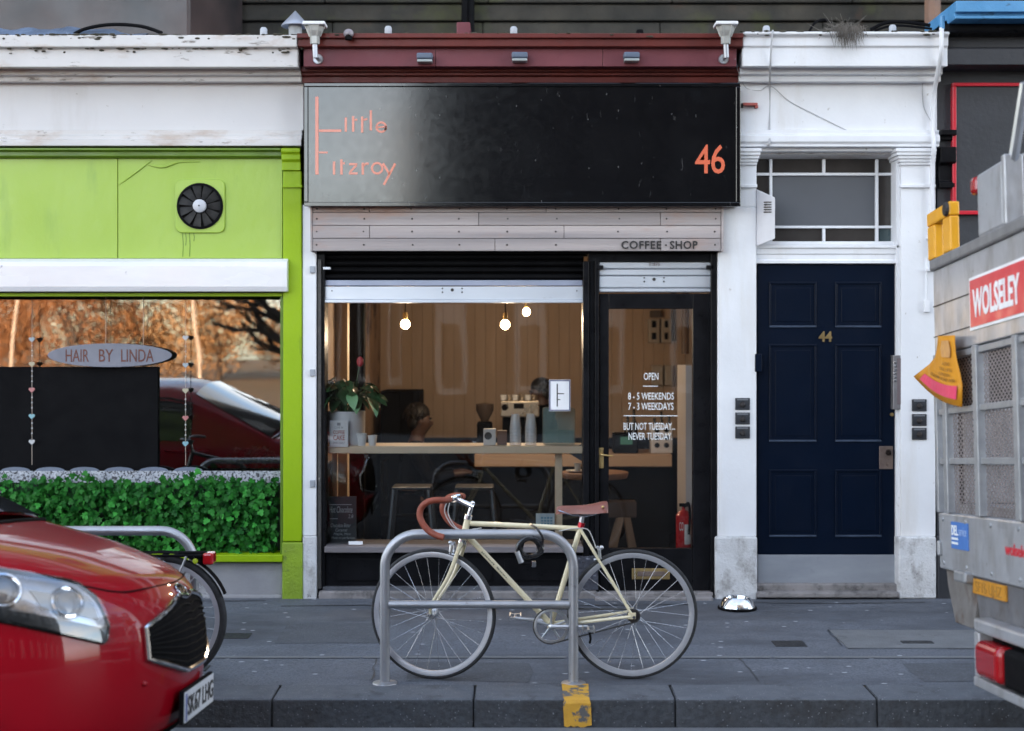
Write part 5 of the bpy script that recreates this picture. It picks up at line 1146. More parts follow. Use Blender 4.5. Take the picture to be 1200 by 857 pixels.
ic = thing('door_intercom', stand_at(1051, 480, .0), 'slim steel intercom strip on the right edge of the navy door', 'intercom')
MB().bp(1046.6, 416.5, 1057, 480, -.01, .05).build('case', M('worn_steel', (.30, .29, .30), (.20, .19, .20), 9, rough=.45, metal=.7), ic, bevel=.003)
for k in range(6): MB().bp(1047.4, 424 + k * 4.2, 1050.5, 426.4 + k * 4.2, -.014, -.0102).build('button', chrome, ic, bevel=.001)
MB().bp(1051.5, 420, 1056.3, 474, -.013, -.0102).build('cover', M('brown_patina', (.20, .16, .17), rough=.5, metal=.5), ic, bevel=.001)
t = thing('door_bracket', stand_at(888, 440, .0), 'small dark bracket at the left edge of navy door', 'bracket'); MB().bp(884.8, 415, 893, 436, -.02, .06).build('block', navy, t, bevel=.004)
# dog bowl
yb_ = -.36; bc = (X(864, yb_), yb_, pav(yb_))
bw_ = thing('dog_bowl', bc, 'shiny steel dog bowl on pavement by the white pilaster', 'bowl')
r = 21.5 * (CAM_D + yb_) / FPX
MB().lathe([(r * .9, 0.001), (r, .002), (r, .012), (r * .80, .062), (r * .66, .078), (r * .60, .074), (r * .5, .03), (0, .025)], bc, 'z', 36).build('bowl', M('bright_steel', (.72, .74, .78), rough=.16, metal=1), bw_, smooth=True)
MB().torus((bc[0], bc[1], bc[2] + .008), r, .008, 'z', 36, 8).build('rubber_ring', black_matt, bw_, smooth=True)

# ------------------------------------------------------------------ cycle stands
def stand(px0, px1, y, label):
    z0 = pav(y); s_ = FPX / (CAM_D + y); x0, x1 = X(px0, y), X(px1, y); top = z0 + .765; rb = .17
    t = thing('cycle_stand', ((x0 + x1) / 2, y, z0), label, 'bike stand', 'steel cycle stands on the pavement')
    P = [(x0, y, z0)] + [(x0 + rb - rb * math.cos(R(a)), y, top - rb + rb * math.sin(R(a))) for a in range(0, 91, 9)] + [(x1 - rb + rb * math.sin(R(a)), y, top - rb + rb * math.cos(R(a))) for a in range(0, 91, 9)] + [(x1, y, z0)]
    MB().tube(P, .025, 14).build('hoop', stainless, t, smooth=True)
    MB().tube([(x0 + .02, y, z0 + .405), (x1 - .02, y, z0 + .405)], .021, 12).build('crossbar', stainless, t, smooth=True)
    for x in (x0, x1): MB().lathe([(.026, .012), (.062, .007), (.064, .0), (0, 0)], (x, y, z0 + .001), 'z', 24).build('base_plate', stainless, t, smooth=True)
    return t
YS = -2.235
stand(451, 672, YS, 'bent steel tube cycle stand in front of the cream bicycle')
stand(-10, 227, -2.12, 'steel tube cycle stand rising behind the red car bonnet')

# ------------------------------------------------------------------ bicycles
tyre_m = M('tyre_rubber', (.018, .0185, .021), (.03, .031, .034), 20, rough=.75, bump=.3, bscale=90)
rim_m = M('rim_alloy', (.50, .51, .55), (.42, .43, .47), 8, rough=.4, metal=.5)
spoke_m = M('spoke_steel', (.62, .63, .66), rough=.25, metal=.95)
def wheel(parent, c, r, axle, n_sp=28, tw=.0128, rm=rim_m, rimw=.022, seed=0.0):
    """axle: unit vector; built about the y axis and then turned"""
    q = Vector((0, 1, 0)).rotation_difference(Vector(axle)).to_euler()
    ro = r - 2 * tw + .004
    w = MB().ring([(ro, -.010), (ro + .004, -.0115), (ro - .003, -.0125), (ro - rimw, -.009), (ro - rimw - .002, 0), (ro - rimw, .009), (ro - .003, .0125), (ro + .004, .0115), (ro, .010)], n=72).build('wheel', rm, None, smooth=True, ang=60)
    w.parent = parent; w.location = c; w.rotation_euler = q
    k = MB().torus((0, 0, 0), r - tw, tw, 'y', 72, 12).build('tyre', tyre_m, None, smooth=True); k.parent = w
    k = MB().lathe([(0, -.055), (.006, -.055), (.006, -.04), (.020, -.038), (.022, -.032), (.013, -.028), (.013, .028), (.022, .032), (.020, .038), (.006, .04), (.006, .055), (0, .055)], (0, 0, 0), 'y', 16).build('hub', alu, None, smooth=True); k.parent = w
    sp = None
    for i in range(n_sp):
        side = 1 if i % 2 else -1; cross = 1 if (i // 2) % 2 else -1
        if sp is None or i < 4:
            a = Vector((.021 * math.cos(cross * 1.15), side * .033, .021 * math.sin(cross * 1.15))); b = Vector((ro - rimw, 0, 0))
            base = MB().tube([a, b], .0012, 4, cap=False).build('spoke', spoke_m, None, fix=False); base.parent = w; o = base
            if sp is None: sp = {}
            sp[i] = base
        else:
            o = sp[i % 4].copy(); COL.objects.link(o); o.parent = w
        o.rotation_euler = (0, seed + 2 * math.pi * i / n_sp, 0)
    return w
cream_f = M('cream_enamel', (.80, .72, .50), (.74, .66, .45), 4, rough=.25, coat=.6, stain=((.45, .42, .33), 26, .70, .76))
tape = M('tan_bar_tape', (.26, .055, .026), (.19, .04, .02), 30, rough=.55, bump=.5, bscale=60)
leather = M('brown_leather', (.22, .075, .055), (.17, .055, .04), 9, rough=.38, bump=.2, bscale=70)
YB = -2.14
bz0 = pav(YB)
bk = thing('road_bicycle', (X(627, YB), YB, bz0), 'cream fixed gear road bicycle with tan drop bars leaning on the stand', 'bicycle')
ORG[bk.name] = Vector((0, 0, 0)); bk.rotation_euler = (R(1.2), 0, 0)
SB = FPX / (CAM_D + YB)
def B(px, py, y=0): return Vector(((px - 627) / SB, y, (797.3 - py) / SB))
RW = 76.3 / SB
BBp = B(645.5, 733); ST = B(680, 619.5); HT = B(548.3, 609.5); HB = B(542.6, 633); RH = B(741, 721); FH = B(507, 721)
sa = (B(553, 592) - B(541.5, 640)).normalized()             # steering axis
SA = Quaternion(sa, R(-14)); S0 = B(547, 615)
def steer(p): return S0 + SA @ (Vector(p) - S0)
m = MB()
m.tube([BBp, ST], .0145, 12); m.tube([B(551, 614.5), B(679, 620.5)], .0135, 12); m.tube([B(549, 630), BBp], .0155, 12); m.tube([HB - sa * .0, HT], .0175, 14)
for s_ in (-1, 1):
    m.tube([ST + Vector((0, s_ * .012, -.01)), RH + Vector((-.01, s_ * .062, .012))], [.008, .0065], 8)
    m.tube([BBp + Vector((.02, s_ * .03, 0)), RH + Vector((-.015, s_ * .062, .0))], [.010, .0075], 8)
    m.box(RH.x - .028, RH.x + .012, s_ * .062 - .003, s_ * .062 + .003, RH.z - .012, RH.z + .020)
m.lathe([(0, -.035), (.02, -.035), (.02, .035), (0, .035)], tuple(BBp), 'y', 18)
m.build('frame', cream_f, bk, smooth=True)
m = MB()
for p, t_ in ((HT, 1), (HB, -1)): m.tube([p, p + sa * .022 * t_], .021, 14)
m.build('headset', chrome, bk, smooth=True)
# fork: crown, two curved blades, dropouts - turned with the bars
m = MB(); cr_ = HB - sa * .028
for s_ in (-1, 1):
    P = bez([cr_ + Vector((0, s_ * .015, 0)), cr_ + Vector((0, s_ * .045, -.012)), cr_ * .55 + FH * .45 + Vector((.012, s_ * .052, 0)), FH + Vector((.010, s_ * .053, .06)), FH + Vector((0, s_ * .053, 0))], 6)
    m.tube(P, [.0145 - .008 * i / (len(P) - 1) for i in range(len(P))], 10)
m.tube([cr_ - sa * .005, cr_ + sa * .03], .0165, 12)
m.map(steer); m.build('fork', cream_f, bk, smooth=True)
FHs = steer(FH); axl = SA @ Vector((0, 1, 0))
wheel(bk, FHs, RW, axl, seed=.1); wheel(bk, RH, RW, (0, 1, 0), seed=.25)
# stem, bar, tape
ql = B(553, 594); cl = B(532.5, 585.5)
m = MB(); m.tube([HT, ql + (ql - HT) * .15], .0115, 12); m.tube([ql + Vector((.012, 0, -.004)), cl], [.015, .0125], 12); m.tube([cl + Vector((0, -.026, 0)), cl + Vector((0, .026, 0))], .020, 14); m.ball(tuple(ql + (ql - HT) * .2), .0135, n=10, m=6)
m.tube([cl + Vector((-.004, 0, .012)), cl + Vector((.03, 0, .017))], .008, 8)
m.map(steer); m.build('stem', chrome, bk, smooth=True)
m = MB(); m.tube([cl + Vector((0, -.10, 0)), cl + Vector((0, .10, 0))], .0125, 12); m.map(steer); hb = m.build('handlebar', chrome, bk, smooth=True)
for s_ in (-1, 1):
    d = lambda px, py, y_: B(px, py, 0) - B(532.5, 585.5) + cl + Vector((0, s_ * y_, 0))
    P = bez([cl + Vector((0, s_ * .10, 0)), cl + Vector((-.004, s_ * .165, 0)), d(521, 585.4, .192), d(512, 588, .20), d(505.4, 594.5, .202), d(504, 603, .205), d(508, 612, .21), d(515, 619.5, .212), d(524, 624.5, .214), d(533.5, 627, .215)], 6)
    m = MB(); m.tube(P, .0165, 12); m.map(steer); m.build('bar_tape', tape, hb, smooth=True)
cab = M('pale_cable', (.62, .62, .62), rough=.4)
m = MB(); m.tube([steer(q) for q in bez([cl + Vector((-.02, -.06, -.005)), B(524, 600, -.06), B(531, 616, -.04), B(541, 625, -.02), B(539, 636, .0)], 6)], .0027, 6); m.tube([steer(q) for q in bez([cl + Vector((-.01, -.05, -.01)), B(528, 602, -.055), B(535, 618, -.03), B(545, 622, -.02), B(566, 619, -.015)], 6)], .0027, 6); m.build('brake_cable', cab, bk, smooth=True)
m = MB(); m.tube(bez([B(655, 623, -.016), B(672, 620, -.017), B(688, 621, -.016), B(695, 634, -.014), B(698, 643, -.012)], 6), .0027, 6); m.build('brake_cable', cab, bk, smooth=True)
def caliper(at, up, tr=lambda p: p):
    m = MB()
    for s_ in (-1, 1):
        m.tube([tr(at + Vector((0, s_ * .004, .012))), tr(at + Vector((-.008 * up, s_ * .034, .0))), tr(at + Vector((-.012 * up, s_ * .034, -.03))), tr(at + Vector((-.010 * up, s_ * .018, -.046)))], [.006, .0075, .006, .006], 8)
    m.ball(tuple(tr(at + Vector((-.02 * up, 0, .01)))), .012, n=10, m=6); m.tube([tr(at + Vector((-.02 * up, -.02, -.042))), tr(at + Vector((.02 * up, -.02, -.05)))], .006, 8)
    m.build('brake_caliper', alu, bk, smooth=True)
caliper(B(532, 640), 1, steer); caliper(B(700, 645), -1)
# saddle
S_ = [(-.135, .012, .000), (-.10, .016, .004), (-.05, .022, .004), (0, .034, .006), (.05, .056, .012), (.09, .072, .022), (.125, .076, .030), (.137, .06, .024)]
v = []; f = []; nk = 9
sc0 = B(681.5, 597)
for x, w, z in S_:
    for k in range(nk):
        a = math.pi * k / (nk - 1); v.append((sc0.x + x, w * math.cos(a), sc0.z + z + .012 * math.sin(a) ** .6 - (.030 + .012 * max(0, x) / .13) * abs(math.cos(a)) ** 2.5))
for i in range(len(S_) - 1):
    for k in range(nk - 1): f.append((i * nk + k, i * nk + k + 1, (i + 1) * nk + k + 1, (i + 1) * nk + k))
f += [tuple(range(nk)), tuple(range((len(S_) - 1) * nk, len(S_) * nk))[::-1]]
v2 = [(p[0], p[1] * .92, p[2] - .006) for p in v]
m = MB().add(v, f); o = m.build('saddle', leather, bk, smooth=True, ang=70); sd = o.modifiers.new('s', 'SUBSURF'); sd.levels = 1; sd.render_levels = 2
m = MB()
for s_ in (-1, 1): m.tube(bez([sc0 + Vector((-.12, s_ * .012, -.01)), sc0 + Vector((-.04, s_ * .022, -.032)), sc0 + Vector((.05, s_ * .022, -.032)), sc0 + Vector((.11, s_ * .035, 0))], 5), .0035, 6)
m.build('saddle_rail', chrome, o, smooth=True)
m = MB()
for s_ in (-1, 1): m.ball((sc0.x + .105, s_ * .066, sc0.z + .016), .008, n=8, m=6)
m.build('rivet', brass, o, smooth=True)
sdir_ = (ST - BBp).normalized()
MB().tube([ST, B(682.5, 603)], .0125, 12).build('seat_post', alu, bk, smooth=True)
MB().tube([ST + sdir_ * .0, ST + sdir_ * .028], .0175, 14).build('seat_clamp', M('red_anodised', (.45, .015, .03), rough=.3, metal=.5), bk, smooth=True)
MB().tube([sc0 + Vector((-.015, 0, -.036)), sc0 + Vector((.03, 0, -.030))], .014, 10).build('saddle_clamp', chrome, bk, smooth=True)
# drivetrain
yc_ = -.045
m = MB(); rc = .088
m.ring([(rc, yc_ - .002), (rc + .006, yc_), (rc, yc_ + .002), (rc - .012, yc_ + .002), (rc - .012, yc_ - .002)], tuple(BBp), 'y', 44)
for k in range(5):
    a = 2 * math.pi * k / 5 + .3; m.tube([BBp + Vector((.015 * math.cos(a), yc_, .015 * math.sin(a))), BBp + Vector(((rc - .008) * math.cos(a), yc_, (rc - .008) * math.sin(a)))], .006, 6)
m.build('chainring', alu, bk, smooth=True)
pe = B(688, 733)
m = MB(); m.tube([BBp + Vector((0, -.06, 0)), pe + Vector((0, -.065, 0))], [.013, .010], 10); m.ball(tuple(BBp + Vector((0, -.062, 0))), .016, (1, .5, 1), 12, 8); m.build('crank_arm', alu, bk, smooth=True)
fe = B(604, 729)
m = MB(); m.tube([BBp + Vector((0, .06, 0)), fe + Vector((0, .065, 0))], [.013, .010], 10); m.build('crank_arm', alu, bk, smooth=True)
for p, s_ in ((pe, -1), (fe, 1)):
    m = MB(); y0 = s_ * .075
    for dx in (-.028, .028): m.box(p.x + dx - .003, p.x + dx + .003, min(y0, y0 + s_ * .085), max(y0, y0 + s_ * .085), p.z - .012, p.z + .012)
    for yy in (y0, y0 + s_ * .082): m.box(p.x - .03, p.x + .03, yy - .003, yy + .003, p.z - .006, p.z + .006)
    m.tube([p + Vector((0, y0 - s_ * .01, 0)), p + Vector((0, y0 + s_ * .085, 0))], .007, 8); m.build('pedal', alu, bk)
m = MB(); m.tube([pe + Vector((.005, -.09, -.01)), pe + Vector((.012, -.11, -.05)), pe + Vector((.008, -.10, -.075))], .006, 6); m.build('toe_strap', black_matt, bk)
chain_m = M('chain', (.06, .058, .055), (.12, .12, .12), 90, rough=.45, metal=.8)
rs_ = .034; m = MB()
m.tube([BBp + Vector((0, yc_, rc + .003)), RH + Vector((0, yc_, rs_))], .0042, 6); m.tube([BBp + Vector((0, yc_, -rc - .003)), RH + Vector((0, yc_, -rs_))], .0042, 6)
m.tube([RH + Vector((rs_ * math.sin(R(a)), yc_, rs_ * math.cos(R(a)))) for a in range(0, 181, 18)], .0042, 6); m.tube([BBp + Vector((-(rc + .003) * math.sin(R(a)), yc_, (rc + .003) * math.cos(R(a)))) for a in range(0, 181, 12)], .0042, 6); m.build('chain', chain_m, bk)
MB().lathe([(0, yc_ - .004), (rs_, yc_ - .002), (rs_, yc_ + .002), (0, yc_ + .004)], tuple(RH), 'y', 20).build('sprocket', nail_m, bk)
for c in (RH,): MB().tube([c + Vector((0, -.085, 0)), c + Vector((0, .085, 0))], .008, 8).build('axle_nut', chrome, bk)
MB().tube([FHs - axl * .075, FHs + axl * .075], .008, 8).build('axle_nut', chrome, bk)
tdir = B(679, 620.5) - B(551, 614.5)
# small dark decals down the tube
dd = (BBp - B(549, 630)).normalized(); nrm = Vector((0, -1, 0)); upv = dd.cross(nrm).normalized()
def dfn(p):
    base = B(549, 630) + dd * (.10 + p.x) - upv * p.z * -1
    zz_ = p.z; return base + nrm * (math.sqrt(max(.0, .0155 ** 2 - zz_ ** 2)) + .0008 + (.0 - p.y))
text('fixed gear', M('grey_decal', (.10, .10, .09), rough=.5), bk, 0, .20, -.005, .006, 0, name='decal', depth=.0006, fn=dfn)
# cable lock hung over the stand and top tube
yl_ = YS - .005; lk = thing('cable_lock', stand_at(622, 660, yl_), 'coiled black cable lock hanging from the cycle stand', 'lock')
m = MB(); P = []
for i in range(110):
    a = 2 * math.pi * i / 24; P.append((X(621, yl_) + (.054 + .013 * math.sin(i * .31)) * math.cos(a), yl_ - .036 - .010 * math.sin(i * .17), Z(642, yl_) + (.048 + .013 * math.cos(i * .23)) * math.sin(a)))
m.tube(P, .0078, 7)
zt_ = pav(YS) + .765
m.tube(bez([(X(632, yl_), yl_ - .04, Z(646, yl_)), (X(636, yl_), yl_ - .05, zt_ - .02), (X(630, yl_), yl_ - .045, zt_ + .028), (X(624, yl_), yl_ + .035, zt_ + .04), (X(620, yl_), yl_ + .11, zt_ + .035), (X(616, yl_), yl_ + .125, zt_ - .01), (X(612, yl_), yl_ + .06, zt_ - .05), (X(612, yl_), yl_ - .03, Z(650, yl_))], 6), .006, 7)
m.build('coil', M('lock_black', (.012, .012, .014), rough=.3, coat=.4), lk, smooth=True)
MB().tube([(X(606, yl_), yl_ - .045, Z(645, yl_)), (X(611, yl_), yl_ - .045, Z(658, yl_))], .014, 10).build('lock_head', alu, lk, smooth=True)
MB().tube([(X(609, yl_), yl_ - .048, Z(659, yl_)), (X(626, yl_), yl_ - .048, Z(659, yl_))], .008, 8).build('lock_barrel', black_matt, lk, smooth=True)
MB().box(X(623, yl_), X(628, yl_), yl_ - .056, yl_ - .038, Z(663, yl_), Z(656, yl_)).build('lock_cap', chrome, lk, bevel=.002)

# second bicycle, mostly behind the car
Y2 = -2.22; b2 = thing('black_bicycle', (X(100, Y2), Y2, pav(Y2)), 'black bicycle with rear rack and red light half hidden behind red car', 'bicycle')
ORG[b2.name] = Vector((0, 0, 0)); S2 = FPX / (CAM_D + Y2)
def D(px, py, y=0): return Vector(((px - 100) / S2, y, (803 - py) / S2))
r2 = 75 / S2; rh = Vector(((191 - 100) / S2, 0, r2)); fh2 = rh + Vector((-1.05, 0, 0)); bb2 = rh + Vector((-.43, 0, -.06)); st2 = rh + Vector((-.56, 0, .40)); hd2 = rh + Vector((-.98, 0, .50))
blk = M('black_enamel', (.012, .012, .014), rough=.25, coat=.5); wr = M('white_rim', (.55, .56, .60), (.48, .49, .53), 6, rough=.4, metal=.3)
m = MB(); m.tube([bb2, st2], .016, 10); m.tube([st2, hd2], .016, 10); m.tube([bb2, hd2 + Vector((-.02, 0, -.12))], .018, 10); m.tube([hd2, hd2 + Vector((-.04, 0, -.14))], .02, 10)
for s_ in (-1, 1): m.tube([st2, rh + Vector((0, s_ * .065, 0))], .008, 8); m.tube([bb2, rh + Vector((0, s_ * .065, 0))], .009, 8); m.tube([hd2 + Vector((-.04, s_ * .05, -.14)), fh2 + Vector((0, s_ * .055, 0))], .011, 8)
m.build('frame', blk, b2, smooth=True)
wheel(b2, rh, r2, (0, 1, 0), tw=.020, rm=wr, rimw=.024, seed=.2); wheel(b2, fh2, r2, (0, 1, 0), tw=.020, rm=wr, rimw=.024)
m = MB()
m.ring([(r2 + .014, -.028), (r2 + .022, -.012), (r2 + .022, .012), (r2 + .014, .028), (r2 + .019, .012), (r2 + .019, -.012)], tuple(rh), 'y', 30, arc=(R(22), R(125))); m.build('mudguard', black_matt, b2, smooth=True)
zr = (803 - 652) / S2; xa, xb = (150 - 100) / S2, (238 - 100) / S2
m = MB(); 
for s_ in (-.065, .065): m.tube([(xa, s_, zr), (xb, s_, zr)], .007, 7)
for k in range(5): m.box(xa + (xb - xa) * k / 4.2, xa + (xb - xa) * k / 4.2 + .02, -.065, .065, zr - .005, zr + .004)
m.box(xb - .12, xb + .02, -.02, .02, zr - .004, zr + .012); m.build('rack', black_matt, b2, smooth=True)
m = MB()
for s_ in (-1, 1): m.tube([rh + Vector((.01, s_ * .075, .02)), (xb - .07, s_ * .07, zr - .002)], .006, 7)
m.build('rack_stay', M('grey_stay', (.42, .43, .46), rough=.4, metal=.5), b2, smooth=True)
m = MB(); m.box(xb + .005, xb + .06, -.045, .045, zr - .05, zr + .01); m.build('tail_light', M('red_lens', (.50, .01, .015), rough=.15, coat=1), b2, bevel=.012)
MB().box(xb - .04, xb + .004, -.03, .03, zr - .045, zr + .004).build('light_housing', black_matt, b2, bevel=.006)
MB().ball((xb - .03, -.045, zr - .03), .014, (1, .5, 1), 10, 6).build('reflector_sticker', M('hi_vis_yellow', (.55, .70, .03), rough=.5), b2)
bar2 = MB().tube(bez([hd2 + Vector((.05, -.28, .12)), hd2 + Vector((-.06, -.2, .13)), hd2 + Vector((-.05, 0, .10)), hd2 + Vector((-.06, .2, .13)), hd2 + Vector((.05, .28, .12))], 5), .012, 8).build('handlebar', blk, b2, smooth=True)
MB().tube([hd2, hd2 + Vector((-.02, 0, .11))], .013, 8).build('stem', blk, b2, smooth=True)
# ------------------------------------------------------------------ red car, parked at the kerb
ROLL = R(-4.4)
car = thing('parked_car', (X(226, -3.7), -3.70, -.100), 'glossy red hatchback parked at the kerb, nose pointing right', 'car')
ORG[car.name] = Vector((0, 0, 0)); car.rotation_euler = (ROLL, 0, 0)
paint = M('red_car_paint', (.26, .002, .009), (.24, .002, .008), 4, rough=.35, rvar=.02, metal=.0, spec=.1, coat=.62, coatr=.03)
# station lists of the nose: x of centre line, height, half width
NV = [(-.13, .17, .80), (-.05, .24, .845), (-.012, .33, .862), (0, .44, .868), (-.004, .54, .868), (-.016, .62, .866), (-.045, .69, .861), (-.095, .745, .854), (-.175, .795, .846), (-.30, .84, .836), (-.45, .885, .822), (-.62, .922, .806), (-.81, .955, .79), (-1.0, .98, .775)]
XE = -.90; NX = 2.5
NV = [(a * .9, b + .05 * max(0, (b - .3) / .6), c) for a, b, c in NV]
def nv(v):
    v = max(0, min(len(NV) - 1.0001, v)); i = int(v); t = v - i
    a, b, c, d = NV[max(i - 1, 0)], NV[i], NV[i + 1], NV[min(i + 2, len(NV) - 1)]
    return [.5 * (2 * b[k] + (c[k] - a[k]) * t + (2 * a[k] - 5 * b[k] + 4 * c[k] - d[k]) * t * t + (3 * b[k] - a[k] - 3 * c[k] + d[k]) * t ** 3) for k in range(3)]
def nose(t, v, off=0.0):
    """t: -90..90 degrees from the car's right (towards the road) to its left"""
    def raw(t, v):
        xf, zf, w = nv(v); L_ = xf - XE; s_, c_ = math.sin(t), max(0, math.cos(t))
        cr_ = .015 * max(0, min(1, (v - 5) / 5))
        return Vector((xf - L_ * (1 - c_ ** (2 / NX)), w * math.copysign(abs(s_) ** (2 / NX), s_), zf - cr_ * s_ * s_))
    p = raw(t, v)
    if off:
        e = .01; a = raw(min(t + e, 1.56), v) - raw(t - e, v); b = raw(t, min(v + .05, 12.99)) - raw(t, v - .05)
        n_ = a.cross(b)
        if n_.length > 1e-9:
            n_.normalize(); 
            if n_.x < 0 and n_.dot(Vector((1, p.y, .3))) < 0: n_ = -n_
            if n_.dot(Vector((.6, p.y, .6))) < 0: n_ = -n_
            p = p + n_ * off
    return p
def v_of_z(z):
    lo, hi = 0., 13.
    for _ in range(40):
        mid = (lo + hi) / 2
        if nv(mid)[1] < z: lo = mid
        else: hi = mid
    return lo
def fpt(y, z, off=0.):                                        # point on the front face from lateral y and height z
    v = v_of_z(z); w = nv(v)[2]; s_ = min(.999, abs(y) / w) ** (NX / 2); return nose(math.copysign(math.asin(s_), y), v, off)
TS = [-90, -84, -77, -70, -62, -54, -46, -38, -30, -22, -14, -7, 0, 7, 14, 22, 30, 38, 46, 54, 62, 70, 77, 84, 90]
VN = [i * .5 for i in range(27)]
m = MB(); v = [nose(R(t), vv) for vv in VN for t in TS]; n = len(TS)
m.add(v, [(i * n + k, i * n + k + 1, (i + 1) * n + k + 1, (i + 1) * n + k) for i in range(len(VN) - 1) for k in range(n - 1)])
# cabin and tail: cross sections behind the nose
def section(x, f, shrink=0.):
    pts = []
    up = [(.836, .94), (.80, 1.03), (.735, 1.18), (.665, 1.36), (.57, 1.445)]
    lo = [nose(R(90), vv) for vv in VN]
    for i, p in enumerate(lo):
        vv = VN[i]
        if vv >= 9:
            k = (vv - 9); j = min(int(k), 3); t = k - j; a, b = up[j], up[j + 1]; u = (a[0] + (b[0] - a[0]) * t, a[1] + (b[1] - a[1]) * t)
            y, z = p.y + (u[0] - p.y) * f, p.z + (u[1] - p.z) * f
        else: y, z = p.y, p.z + (.06 * f * max(0, vv - 5) / 4)
        pts.append((x, y * (1 - shrink), z))
    return pts
secs = [section(-0.90, 0), section(-1.02, .16), section(-1.30, .5), section(-1.62, .88), section(-1.85, 1.0), section(-2.50, 1.02), section(-3.20, .98), section(-3.55, .8, .01), section(-3.80, .4, .03), section(-3.92, .12, .06)]
for s_ in (1, -1):
    vv = [(p[0], p[1] * s_, p[2]) for sec in secs for p in sec]; k_ = len(VN)
    m.add(vv, [(i * k_ + j, i * k_ + j + 1, (i + 1) * k_ + j + 1, (i + 1) * k_ + j) for i in range(len(secs) - 1) for j in range(k_ - 1)])
ny = 9; vv = []
for i, sec in enumerate(secs):
    p = sec[-1]
    for k in range(ny):
        t = -1 + 2 * k / (ny - 1); vv.append((p[0], p[1] * t, p[2] + (.045 if i == 0 else .04) * (1 - t * t)))
m.add(vv, [(i * ny + k, i * ny + k + 1, (i + 1) * ny + k + 1, (i + 1) * ny + k) for i in range(len(secs) - 1) for k in range(ny - 1)])
a = secs[-1]; m.add([(p[0], p[1], p[2]) for p in a] + [(p[0], -p[1], p[2]) for p in a], [(i, i + 1, len(a) + i + 1, len(a) + i) for i in range(len(a) - 1)])
for p in m.v: pass
m.build('body', paint, car, smooth=True, ang=50)
dglass = M('car_glass', (.02, .022, .025), rough=.05, rvar=.01, coat=1)
# windscreen and side glass, a few millimetres proud of the shell
def strip(name, i0, i1, j0, j1, off, side):
    vv = []; nj = 6
    for i in range(i0, i1 + 1):
        for j in range(nj + 1):
            jj = j0 + (j1 - j0) * j / nj; a_ = int(min(jj, len(VN) - 2)); t = jj - a_; p = Vector(secs[i][a_]).lerp(Vector(secs[i][a_ + 1]), t)
            vv.append((p.x, (p.y + off) * side, p.z + off * .3))
    MB().add(vv, [(i * (nj + 1) + j, i * (nj + 1) + j + 1, (i + 1) * (nj + 1) + j + 1, (i + 1) * (nj + 1) + j) for i in range(i1 - i0) for j in range(nj)]).build(name, dglass, car, smooth=True)
for sd_ in (1, -1): strip('side_window', 3, 7, 19.5, 24.5, .006, sd_)
vv = []
for i in range(0, 4):
    p = secs[i][-1]
    for k in range(13):
        t = -1 + 2 * k / 12; vv.append((p[0] + .006, p[1] * t * .98, p[2] + (.045 if i == 0 else .04) * (1 - t * t) + .012))
MB().add(vv, [(i * 13 + k, i * 13 + k + 1, (i + 1) * 13 + k + 1, (i + 1) * 13 + k) for i in range(3) for k in range(12)]).build('windscreen', dglass, car, smooth=True)
m = MB(); m.tube([nose(R(t), 12.6, .004) for t in range(-70, 71, 10)], .010, 6); m.build('wiper_cowl', black_matt, car, smooth=True)
for sd_ in (1, -1): m = MB(); m.tube([(-.94, sd_ * .1, 1.085), (-.97, sd_ * .1 - .55, 1.085)], .007, 6); m.build('wiper', black_matt, car)
# wheels
for x in (-.90, -3.2):
    for sd_ in (1, -1):
        y0 = sd_ * .78
        w = MB().ring([(.31, -.09), (.31, .09), (.29, .105), (.22, .10), (.22, -.10), (.29, -.105)], (x, y0, .30), 'y', 40).build('wheel', tyre_m, car, smooth=True)
        mm = MB(); mm.lathe([(0, sd_ * .07), (.05, sd_ * .075), (.2, sd_ * .06), (.215, sd_ * .095)], (x, y0, .30), 'y', 30); mm.build('rim', alu, w, smooth=True)
        for k in range(5):
            a_ = 2 * math.pi * k / 5; MB().tube([(x + .03 * math.cos(a_), y0 + sd_ * .085, .30 + .03 * math.sin(a_)), (x + .205 * math.cos(a_), y0 + sd_ * .085, .30 + .205 * math.sin(a_))], .022, 6).build('spoke', alu, w)
        MB().ring([(.34, 0), (.365, 0), (.365, sd_ * .010), (.34, sd_ * .010)], (x, sd_ * .866, .30), 'y', 24, arc=(R(-5), R(185))).build('arch_trim', black_matt, car)
# bonnet shut line
def ppath(pts, off): return [nose(R(t), v, off) for t, v in pts]
bl_ = [(-68, 10.3), (-54, 9.2), (-42, 8.05), (-30, 7.25), (-18, 7.2), (0, 7.15), (18, 7.2), (30, 7.25), (42, 8.05), (54, 9.2), (68, 10.3)]
m = MB(); m.tube(bez(ppath(bl_, .0005), 4), .0035, 6); m.build('shut_line', black_matt, car)
# grille: black recess patch, chrome surround, curved slats
def gtop(y): return .742 - .012 * (1 - min(1, abs(y) / .10)) - .085 * max(0, (abs(y) - .08) / .38) ** 1.4
def gbot(y): return .455 + .085 * max(0, (abs(y) - .14) / .32) ** 1.2
gw = .46; nu, nw = 28, 8; vv = []
for i in range(nu + 1):
    y = -gw + 2 * gw * i / nu
    for j in range(nw + 1): z = gbot(y) + (gtop(y) - gbot(y)) * j / nw; vv.append(fpt(y, z, .004))
MB().add(vv, [(i * (nw + 1) + j, (i + 1) * (nw + 1) + j, (i + 1) * (nw + 1) + j + 1, i * (nw + 1) + j + 1) for i in range(nu) for j in range(nw)]).build('grille', black_matt, car, smooth=True)
gr_ = [o for o in car.children if o.name.startswith('grille')][0]
edge = [fpt(-gw + 2 * gw * i / 40, gtop(-gw + 2 * gw * i / 40), .008) for i in range(41)] + [fpt(gw - 2 * gw * i / 40, gbot(gw - 2 * gw * i / 40), .008) for i in range(41)]
